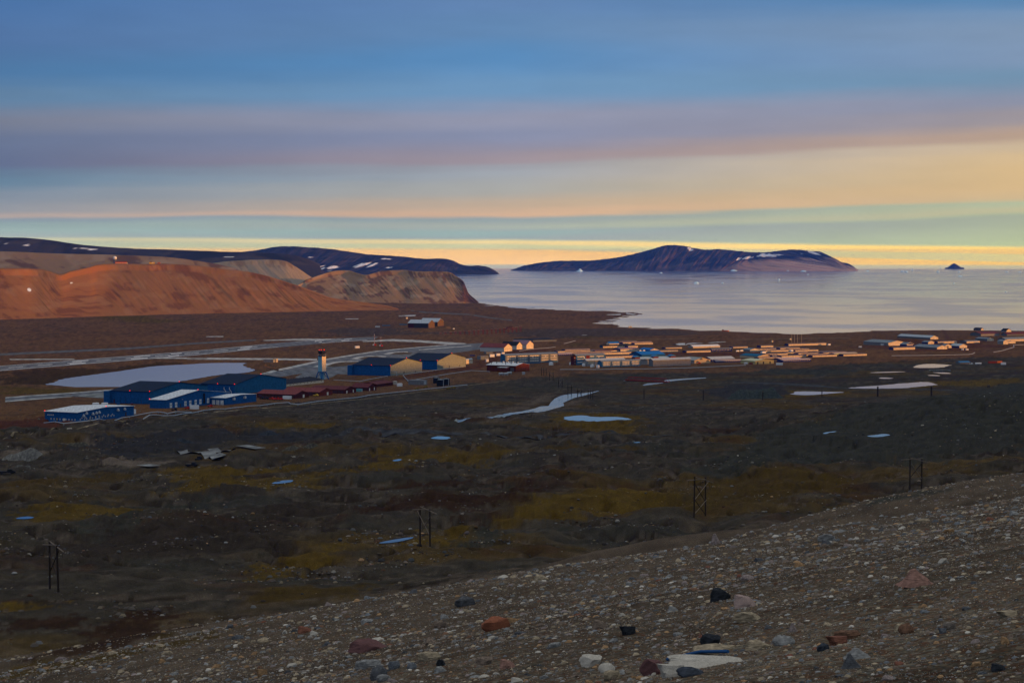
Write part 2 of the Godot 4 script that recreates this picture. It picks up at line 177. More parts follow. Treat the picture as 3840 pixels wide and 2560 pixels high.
const PONDS = [
	["lake", "broad calm lake beside the runway", 32.65, [[-501.1, 2044.8], [-495.8, 2064.8], [-501.2, 2119.6], [-497.9, 2161.7], [-486.1, 2201.4], [-472.4, 2256.7], [-461, 2307.4], [-447.5, 2376.1], [-425.9, 2407.9], [-410.3, 2417.6], [-392.5, 2450.6], [-357, 2457.3], [-336.6, 2452.2], [-341.8, 2419.2], [-330.1, 2371.4], [-304.1, 2291.3], [-316.2, 2234.3], [-331.6, 2223.2], [-343.9, 2188], [-353.8, 2132.2], [-358.8, 2113.4], [-369, 2041.3], [-389.6, 1987.1], [-415.7, 1984.9], [-435.1, 1987.1], [-461.2, 2001.5], [-480.3, 2027.5]]],
	["pond", "", 46.85, [[38.3, 1450.4], [41.72, 1463.6], [45.84, 1470.3], [49.95, 1475.7], [56.2, 1477], [60.22, 1464.9], [67.84, 1460.3], [75.82, 1463.6], [83.45, 1460.3], [88.78, 1447.1], [90.93, 1432.9], [87.88, 1423.4], [79.18, 1423.4], [68.13, 1419.7], [57.36, 1421.5], [46.71, 1427.9], [40.89, 1434.2]]],
	["pond", "", 35.94, [[341.5, 1942.1], [347.5, 1950.7], [365.4, 1967.1], [385.2, 1983.8], [404.9, 2006.5], [424.6, 2023.9], [437.2, 2035.7], [443.9, 2023.9], [443.7, 1995.1], [437.4, 1980.5], [424, 1967.1], [413.4, 1956.2], [396.3, 1934.6], [366.4, 1932.4], [344.8, 1935.6]]],
	["pond", "", 38.46, [[264.4, 1818], [269.3, 1832.5], [273.2, 1852.3], [282.1, 1857.3], [295.8, 1854.3], [309.3, 1850.3], [324, 1845.3], [305.5, 1827.7], [289.3, 1813.2], [281.3, 1806.5], [271.3, 1808.4]]],
	["pond", "", 58.22, [[193.3, 1200.1], [201.5, 1216.3], [211.8, 1221.4], [226.3, 1218.3], [218.8, 1203.1], [206.7, 1192.2], [200.9, 1201.1]]],
	["pond", "", 64.5, [[206.1, 1118.8], [212.3, 1124.3], [220.3, 1134.6], [224.3, 1126.2], [215.5, 1114.2], [210, 1112.4]]],
	["pond", "", 29.33, [[501.8, 2405.6], [515.4, 2448.8], [531.8, 2481.8], [546.7, 2493.5], [555.5, 2481.8], [567.6, 2468.5], [555.6, 2440.6], [541, 2408.7], [518.4, 2397.7]]],
	["pond", "", 31.88, [[496.7, 2272.9], [507.9, 2284.3], [516, 2270], [516.1, 2240.5], [501.3, 2239.1]]],
	["pond", "", 32.8, [[473.5, 2195.6], [486.1, 2209.1], [491.4, 2187.5], [482.7, 2182.2]]],
	["pond", "", 33.59, [[409.3, 2139.7], [417.1, 2148.7], [427.8, 2128.2], [408.2, 2119.3]]],
	["pond", "", 31.67, [[420.3, 2267.6], [450.7, 2286.3], [473.7, 2287.7], [456.3, 2270.5], [428.2, 2259.1]]],
	["pond", "", 52.97, [[-54.03, 1227.1], [-48, 1242.1], [-40.11, 1235.1], [-38.63, 1224.1], [-44.22, 1217.2]]],
	["pond", "", 60.09, [[-64.96, 1026], [-61.54, 1034.9], [-58.82, 1031.9], [-61.54, 1021.5]]],
	["pond", "", 57.44, [[72.06, 1150.3], [76.59, 1158.6], [78.15, 1151.2]]],
	["pond", "", 76.33, [[-44.63, 620.4], [-39.93, 629.4], [-35.33, 634.1], [-32.49, 636.1], [-33.23, 631.4], [-38.12, 623.6]]],
	["pond", "", 74.02, [[-182, 697.1], [-179.4, 703.8], [-174.8, 701], [-176.7, 695.1]]],
	["pond", "", 68.03, [[-108.7, 855.2], [-105.2, 867], [-99.16, 869.9], [-99.19, 861.3], [-103.7, 854.6]]]]
const STRIPS = [
	["runway", "asphalt", 0.12, [[-702.5, 2274.6, -659.8, 2136], [-633.8, 2503.5, -597, 2358.1], [-568.4, 2724.6, -533.6, 2557.5], [-489.4, 2982.6, -458.5, 2793.7], [-428.7, 3280.5, -399.9, 3059.5], [-342.8, 3527.2, -324.7, 3341.1], [-253, 3639.9, -251.9, 3484.5]]],
	["taxiway", "asphalt2", 0.12, [[-806.2, 2734.3, -778.6, 2640.7], [-765.3, 2866.3, -743.3, 2783.6], [-625, 3121.3, -607.8, 3035.4], [-559.3, 3352.6, -547.3, 3280.5], [-468.4, 3509.5, -460.1, 3447.6]]],
	["taxiway", "concrete", 0.14, [[-698.2, 2659.6, -687.9, 2626.4], [-650.8, 2663.4, -642.6, 2630], [-609.3, 2667.1, -601.6, 2633.7]]],
	["taxiway", "concrete", 0.14, [[-512.7, 2717, -494.9, 2670.9], [-430.6, 2705.3, -422.8, 2655.9], [-459.9, 2710.4, -448.2, 2641.6], [-364.1, 2689.6, -355.9, 2629.3], [-272, 2671.7, -265.2, 2605]]],
	["apron_road", "asphalt", 0.12, [[-291, 2178.2, -263.8, 2138.7], [-285.2, 2280.8, -253, 2203.6], [-279.2, 2396.5, -236.7, 2275.3], [-269.4, 2494.6, -212.1, 2345.9], [-257.4, 2648.4, -198.5, 2375.4], [-239.7, 2756.6, -178.3, 2468.5], [-209.3, 2945.6, -158.6, 2534.8], [-166.7, 3084.9, -133.3, 2756.6], [-110.3, 3227.1, -96.13, 2860.9], [-84.51, 3294.5, -75.1, 2927.3], [-48.88, 3351.4, -49.6, 3045.2]]],
	["apron", "asphalt", 0.1, [[-243.6, 2150.7, -211.1, 2012.1], [-246.3, 2348.3, -202.6, 2150.7], [-227.4, 2439.3, -202.5, 2226.8], [-205.9, 2460.7, -180.7, 2209.3]]],
	["taxiway_edge", "concrete", 0.17, [[-293.3, 2195.9, -287.2, 2173.2], [-286.9, 2294.6, -279.6, 2267.1], [-281, 2411.8, -272.7, 2381.4], [-271.9, 2517.9, -263.7, 2481.5], [-258.8, 2663.4, -252.3, 2626.4], [-241.8, 2780.9, -235.6, 2744.6], [-211, 2968.7, -206.7, 2931.9], [-168.1, 3110.3, -165.3, 3074.9], [-111.2, 3254.8, -109, 3216.1]]],
	["taxiway_edge", "concrete", 0.17, [[-250.9, 2411.8, -233.3, 2399.6], [-248.1, 2494.6, -232.9, 2424.2], [-235.1, 2569.2, -226.1, 2501.2], [-224.1, 2593.9, -218.2, 2558.8], [-207.9, 2593.9, -206, 2569.2]]],
	["grass_island", "tansoil", 0.2, [[-236.3, 2430.4, -225.7, 2405.7], [-233.3, 2517.9, -217.8, 2424.2], [-222.6, 2558.8, -209.2, 2452.5], [-202.8, 2565.7, -197.2, 2494.6]]],
	["taxiway_edge", "concrete", 0.17, [[-225.6, 2663.4, -213.2, 2641], [-220.9, 2736.6, -209.9, 2655.9], [-204.9, 2772.8, -200.1, 2728.7], [-180.8, 2764.6, -180.3, 2732.7]]],
	["grass_island", "tansoil", 0.2, [[-214.9, 2670.9, -203.6, 2652.2], [-209.7, 2732.7, -192.3, 2663.4], [-195.6, 2752.6, -180, 2705.3]]],
	["taxiway_edge", "concrete", 0.17, [[-190.5, 2839.4, -179.8, 2822.4], [-186.6, 2904.8, -175.5, 2830.9], [-175.6, 2941, -170.5, 2882.7], [-160, 2945.6, -158, 2909.3]]],
	["grass_island", "tansoil", 0.2, [[-181.6, 2839.4, -163.7, 2822.4], [-175.9, 2891.5, -150.2, 2839.4], [-164.3, 2918.3, -149.2, 2882.7]]],
	["taxiway_edge", "concrete", 0.17, [[-148.3, 3030.5, -144.7, 2992.2], [-115.5, 3120.6, -112.2, 3079.9], [-81.67, 3183.6, -79.96, 3151.8], [-54.59, 3294.5, -54.03, 3260.4]]],
	["taxiway", "concrete", 0.15, [[-268.9, 3428.5, -262.9, 3389.6], [-220.1, 3519.3, -213.8, 3418.7], [-167.7, 3468.3, -163, 3370.4], [-125.8, 3399.2, -121.9, 3294.5], [-85.72, 3342, -105.5, 3249.2], [-78.64, 3323.3, -80.77, 3294.5]]],
	["taxiway", "concrete", 0.15, [[-451.1, 3468.3, -443.3, 3438.4], [-392.1, 3540.1, -383.1, 3458.3], [-332.9, 3529.7, -328, 3478.4]]],
	["apron_road", "asphalt", 0.12, [[-469, 1771.1, -453.3, 1711.7], [-455.9, 1799.5, -439.9, 1736.1], [-424.2, 1846.8, -410.7, 1788], [-390.3, 1916.1, -356.4, 1749]]],
	["taxiway_edge", "concrete", 0.17, [[-470.2, 1775.6, -467.2, 1764.4], [-457.1, 1804.1, -454.2, 1792.6], [-425.8, 1854.1, -422.8, 1840.7], [-391.9, 1924, -388.7, 1908.3]]],
	["taxiway_edge", "concrete", 0.17, [[-456.1, 1722.2, -452, 1706.5], [-443.7, 1751.2, -439.3, 1733.9], [-412, 1793.7, -410.2, 1785.7]]],
	["worn_slab", "concrete2", 0.19, [[-409.7, 1807.6, -407, 1796], [-401, 1831.1, -388.9, 1775.6], [-388.6, 1846.8, -371.5, 1765.5], [-380.5, 1850.4, -363.1, 1765.5]]],
	["road", "roadgrey", 0.12, [[-123.1, 1255, -115.9, 1181.5], [-111.7, 1292.7, -110.7, 1281.4], [-61.86, 1292, -60.69, 1267.7], [-11.54, 1231.4, -11.46, 1222.5], [35.55, 1220.3, 35.25, 1210.2], [109, 1254.9, 108.3, 1246.3]]],
	["track", "redsoil", 0.15, [[1032.7, 4614.2, 1039.6, 4614.2], [864.1, 3832.1, 873.1, 3847.4], [795.2, 3503.9, 807.5, 3532.9]]],
	["track", "redsoil", 0.15, [[841.3, 3435.9, 837.8, 3408.3], [834.8, 3357, 823.9, 3304.6], [821.7, 3283.1, 815.9, 3251.3], [795.9, 3171.6, 797.9, 3171.6], [771.4, 3101.4, 766.7, 3078.7], [754.5, 3073, 749, 3050.7]]],
	["road", "roadgrey", 0.12, [[237.8, 2058.9, 236.2, 2031.6], [283, 2031.1, 278.1, 1995.5], [317, 1988.9, 310.5, 1948.2], [346.2, 1938.5, 340, 1903.6], [400.1, 1911, 395.2, 1887.3], [440, 1892.9, 435.2, 1871.9]]],
	["road", "redbrown", 0.12, [[270.6, 2043.4, 269, 2019.3], [341.5, 2092.6, 338, 2061.3], [410.8, 2118, 405.2, 2089.1], [482.7, 2170.5, 478.4, 2143.6], [605.7, 2267.7, 597.9, 2238.1]]],
	["track", "paletrack", 0.12, [[-319.8, 1195.4, -319, 1192.2], [-311.4, 1341.3, -310.4, 1337.1], [-277.8, 1415.6, -276.6, 1409.6], [-249.9, 1520.6, -249, 1515], [-238.3, 1560.2, -237.2, 1553.1], [-192.6, 1654.2, -191.8, 1647.3], [-140.8, 1743.6, -140.4, 1738.2], [-92, 1863.6, -91.75, 1858.6], [-41.21, 1987.5, -41.13, 1983.3], [-46.85, 1980.1, -46.72, 1974.5], [-1.6, 2093.7, -1.59, 2087.5]]],
	["road", "asphalt2", 0.15, [[-301.9, 5712.8, -293.8, 5588.7], [-260.3, 5516.6, -252.3, 5380.5], [-183.8, 5385.1, -180.5, 5287.1], [-121.9, 5346, -119.8, 5253.9], [-58.74, 5127.5, -57.61, 5028.3], [0, 4999.1, 0, 4893.7]]],
	["road", "paletrack", 0.15, [[132, 3440.5, 131.6, 3430.5], [207.1, 3491.1, 206.5, 3480.8], [333.1, 3557.2, 332.1, 3546.6]]],
	["road", "paletrack", 0.15, [[405.3, 3497.7, 404.1, 3487.4], [511, 3546.4, 509, 3532.4], [629.6, 3567.7, 627.1, 3553.5]]],
	["river", "river", 0.15, [[-52.24, 1410, -51.32, 1385.2], [-34.78, 1469, -34.1, 1440.1], [-22.13, 1485.9, -23.54, 1467.9], [-8.05, 1506.9, -9.66, 1488.3], [5.89, 1542.6, 4.62, 1510.2], [19.02, 1607.1, 16.3, 1524], [24.48, 1643.9, 25.44, 1549.5], [31.53, 1651.7, 35.47, 1601.8], [34.35, 1697.6, 45.14, 1653.7], [39.68, 1761.6, 45.32, 1695.6], [46.9, 1806.9, 50.43, 1726.9], [58.14, 1835.2, 58.12, 1770.4], [68.92, 1842.4, 67.42, 1802.2], [78.18, 1862, 77.36, 1842.4], [86.12, 1888.3, 85.42, 1880.7]]],
	["river", "river", 0.15, [[135.7, 1989.8, 136.4, 1978.6], [143.3, 2022.8, 145, 1992.6], [159.1, 2037.4, 159.1, 2022.7], [168.3, 2093.6, 164.2, 2052.3], [190.6, 2120.4, 188.2, 2093.5], [217.2, 2143, 215.9, 2130]]],
	["concrete_slab", "concrete3", 0.9, [[-196.9, 1121.4, -191.4, 1127.1], [-153.6, 984.9, -149.3, 999.2]]],
	["concrete_slab", "concrete3", 0.9, [[-180.9, 1134.8, -174.9, 1135.8], [-149.6, 1025.6, -147.2, 1036.3]]],
	["concrete_slab", "concrete3", 0.9, [[-164.8, 1138.8, -158, 1137], [-149.1, 1110.2, -142.9, 1111.6]]],
	["concrete_slab", "concrete3", 0.9, [[-189.6, 963.3, -183.9, 964.8], [-181.6, 956.2, -175.8, 959.1]]],
	["snow_patch", "snow", 0.3, [[279.7, 3277.4, 279.2, 3265.6], [289.6, 3329.9, 281.7, 3227.9], [301.1, 3337.2, 293.5, 3242.3]]],
	["snow_patch", "snow", 0.3, [[294, 3248.1, 293.9, 3236.5], [304.9, 3325.1, 302.3, 3286.3], [318.6, 3344.6, 315.9, 3305.8], [331.5, 3325.1, 330, 3315.4]]],
	["snow_patch", "snow", 0.3, [[342.8, 3349.5, 342.3, 3334.8], [362.3, 3384.1, 360.7, 3359.3], [379, 3399.2, 377.8, 3384.1]]],
	["snow_patch", "snow", 0.3, [[275.3, 5580.2, 272.3, 5519.5], [321.2, 5663.4, 314, 5537.1]]],
	["snow_patch", "snow", 0.3, [[343, 5760.2, 337.6, 5668.9], [363.6, 5674.5, 352.3, 5546.5]]],
	["snow_patch", "snow", 0.3, [[-301.9, 5108.7, -296.2, 5011.7], [-258.1, 5159.8, -256.1, 5063.5]]],
	["snow_patch", "snow", 0.3, [[-418.3, 4814.4, -415.1, 4777.7], [-387, 4833, -382.6, 4777.7]]],
	["snow_patch", "snow", 0.3, [[-582.4, 3647.6, -578.9, 3625.6], [-550.9, 3658.7, -545.2, 3620.1]]],
	["snow_patch", "snow", 0.3, [[135.1, 3720.8, 134.5, 3703.6], [145.9, 3726.5, 145.2, 3709.3]]],
	["runway_marking", "paint", 0.16, [[-699.8, 2265.8, -698.5, 2261.4], [-681, 2328.7, -679.7, 2324.3]]],
	["runway_marking", "paint", 0.16, [[-665.5, 2154.3, -663.8, 2149.1], [-648, 2215.7, -646.4, 2210.3]]],
	["runway_marking", "paint", 0.16, [[-680.7, 2329.8, -679.4, 2325.4], [-660.7, 2396.4, -659.5, 2391.9]]],
	["runway_marking", "paint", 0.16, [[-647.7, 2216.8, -646.1, 2211.4], [-629.2, 2281.7, -627.7, 2276.3]]],
	["runway_marking", "paint", 0.16, [[-660.4, 2397.6, -659.2, 2393.1], [-639.3, 2468.2, -638.1, 2463.6]]],
	["runway_marking", "paint", 0.16, [[-628.9, 2282.9, -627.4, 2277.4], [-609.2, 2351.9, -607.8, 2346.3]]],
	["runway_marking", "paint", 0.16, [[-638.9, 2469.4, -637.7, 2464.8], [-616.5, 2544.5, -615.4, 2539.8]]],
	["runway_marking", "paint", 0.16, [[-608.9, 2353.1, -607.4, 2347.5], [-587.3, 2423.7, -586, 2418]]],
	["runway_marking", "paint", 0.16, [[-616.2, 2545.8, -615, 2541.1], [-592.4, 2625.8, -591.3, 2620.8]]],
	["runway_marking", "paint", 0.16, [[-587, 2425, -585.6, 2419.2], [-563.7, 2498.6, -562.4, 2492.6]]],
	["runway_marking", "paint", 0.16, [[-592, 2627.2, -590.8, 2622.2], [-566.6, 2712.5, -565.5, 2707.2]]],
	["runway_marking", "paint", 0.16, [[-563.3, 2499.9, -562, 2493.9], [-538.6, 2578.3, -537.3, 2571.9]]],
	["runway_marking", "paint", 0.16, [[-566.2, 2714, -565.1, 2708.7], [-538.8, 2803.3, -537.7, 2797.7]]],
	["runway_marking", "paint", 0.16, [[-538.2, 2579.6, -536.9, 2573.3], [-511.9, 2662.9, -510.6, 2656.3]]],
	["runway_marking", "paint", 0.16, [[-538.3, 2804.8, -537.2, 2799.3], [-509, 2900.3, -508, 2894.5]]],
	["runway_marking", "paint", 0.16, [[-511.4, 2664.4, -510.1, 2657.7], [-483.2, 2753.3, -482, 2746.3]]],
	["runway_marking", "paint", 0.16, [[-508.5, 2902, -507.5, 2896.2], [-478.6, 3013.8, -477.6, 3007.6]]],
	["runway_marking", "paint", 0.16, [[-482.7, 2754.9, -481.5, 2747.9], [-453.9, 2858.2, -452.8, 2850.9]]],
	["runway_marking", "paint", 0.16, [[-478.1, 3016.1, -477.1, 3009.9], [-448.9, 3158.9, -448, 3152.3]]],
	["runway_marking", "paint", 0.16, [[-453.5, 2860.3, -452.3, 2853], [-425, 2990.8, -423.9, 2982.8]]],
	["runway_marking", "paint", 0.16, [[-448.4, 3161.4, -447.4, 3154.8], [-415, 3309.3, -414.3, 3303.7]]],
	["runway_marking", "paint", 0.16, [[-424.5, 2993.1, -423.4, 2985.1], [-392.8, 3131.6, -391.7, 3123.2]]],
	["runway_marking", "paint", 0.16, [[-414.3, 3311.2, -413.6, 3305.6], [-372.7, 3428.4, -372.1, 3422.6]]],
	["runway_marking", "paint", 0.16, [[-392.2, 3133.9, -391.1, 3125.4], [-356.2, 3275.7, -355.2, 3266.9]]],
	["runway_marking", "paint", 0.16, [[-372, 3430.4, -371.4, 3424.7], [-325.5, 3536.5, -325, 3530.9]]],
	["runway_marking", "paint", 0.16, [[-355.5, 3278.3, -354.6, 3269.4], [-312.3, 3393.7, -311.7, 3386.8]]],
	["runway_marking", "paint", 0.16, [[-324.6, 3537.6, -324.1, 3532.1], [-271.7, 3606.2, -271.4, 3601.6]]],
	["runway_marking", "paint", 0.16, [[-311.5, 3395.2, -310.9, 3388.4], [-262.7, 3486.4, -262.3, 3480.6]]],
	["runway_marking", "paint", 0.16, [[-681.8, 2207.3, -679.6, 2200.3], [-673.5, 2235.8, -671.4, 2228.8]]],
	["runway_marking", "paint", 0.16, [[-664.9, 2265.1, -662.9, 2258], [-656.2, 2295.1, -654.2, 2288]]],
	["runway_marking", "paint", 0.16, [[-647.2, 2326, -645.2, 2318.9], [-637.9, 2357.7, -636, 2350.5]]],
	["runway_marking", "paint", 0.16, [[-628.4, 2390.2, -626.6, 2383], [-618.7, 2423.7, -616.8, 2416.5]]],
	["runway_marking", "paint", 0.16, [[-608.5, 2457.5, -606.7, 2450.1], [-597.9, 2491.9, -596.1, 2484.3]]],
	["runway_marking", "paint", 0.16, [[-587.1, 2527.3, -585.3, 2519.6], [-575.9, 2563.8, -574.1, 2555.8]]],
	["runway_marking", "paint", 0.16, [[-564.4, 2601.2, -562.7, 2593.1], [-552.6, 2639.9, -550.8, 2631.5]]],
	["runway_marking", "paint", 0.16, [[-540.3, 2679.2, -538.6, 2670.7], [-527.7, 2719.8, -526, 2711.1]]],
	["runway_marking", "paint", 0.16, [[-514.6, 2761.6, -513, 2752.7], [-501.2, 2804.6, -499.6, 2795.6]]],
	["runway_marking", "paint", 0.16, [[-487.3, 2849.1, -485.8, 2839.8], [-473.2, 2896.1, -471.7, 2886.6]]],
	["runway_marking", "paint", 0.16, [[-460.5, 2956.4, -458.9, 2946.6], [-447.1, 3019.4, -445.6, 3009.2]]],
	["runway_marking", "paint", 0.16, [[-433.3, 3085, -431.8, 3074.5], [-418.8, 3153.6, -417.3, 3142.6]]],
	["runway_marking", "paint", 0.16, [[-402.8, 3219.2, -401.4, 3208], [-386, 3285.4, -384.6, 3274]]],
	["runway_marking", "paint", 0.16, [[-367.2, 3343.1, -366.2, 3333.9], [-347.4, 3399.5, -346.4, 3390.2]]],
	["runway_marking", "paint", 0.16, [[-326.1, 3449.9, -325.3, 3440.8], [-303, 3486.8, -302.2, 3478.4]]],
	["runway_marking", "paint", 0.16, [[-591.4, 2577, -588.1, 2562.6], [-579, 2618.2, -575.7, 2603.4]]],
	["runway_marking", "paint", 0.16, [[-578.3, 2504.6, -574.8, 2489.4], [-566.1, 2543.8, -562.7, 2528.2]]],
	["runway_marking", "paint", 0.16, [[-541.4, 2741.5, -538.3, 2725.6], [-526.7, 2789, -523.7, 2772.7]]],
	["runway_marking", "paint", 0.16, [[-529.4, 2661.6, -526, 2644.9], [-515.1, 2707.1, -511.8, 2690]]],
	["runway_marking", "paint", 0.16, [[-507.5, 2851.1, -504.5, 2834.4], [-497.3, 2884.1, -494.4, 2867]]],
	["runway_marking", "paint", 0.16, [[-496.4, 2766.6, -493.2, 2749], [-486.4, 2798.2, -483.3, 2780.3]]],
	["runway_marking", "paint", 0.16, [[-442.8, 3121.9, -440, 3102.5], [-431, 3178.9, -428.2, 3158.9]]],
	["runway_marking", "paint", 0.16, [[-432.8, 3021.7, -429.9, 3001.5], [-421.2, 3075.5, -418.4, 3054.7]]],
	["runway_marking", "paint", 0.16, [[-387.8, 3340.8, -385.9, 3324], [-370.8, 3389, -369, 3372.1]]],
	["runway_marking", "paint", 0.16, [[-381, 3242.5, -378.4, 3220.3], [-365.8, 3301.4, -363.4, 3279.2]]],
	["runway_marking", "paint", 0.16, [[-353.6, 3437.4, -351.9, 3420.4], [-340.2, 3475.5, -338.5, 3458.4]]],
	["runway_marking", "paint", 0.16, [[-349.2, 3349.1, -347.3, 3331], [-336.2, 3386.5, -334.4, 3368.3]]],
	["runway_marking", "paint", 0.16, [[-308.6, 3523.2, -307.2, 3507.5], [-295.4, 3541.9, -294.2, 3526.9]]],
	["runway_marking", "paint", 0.16, [[-306.4, 3444.1, -304.9, 3427.1], [-293.9, 3465.7, -292.5, 3449.4]]]]
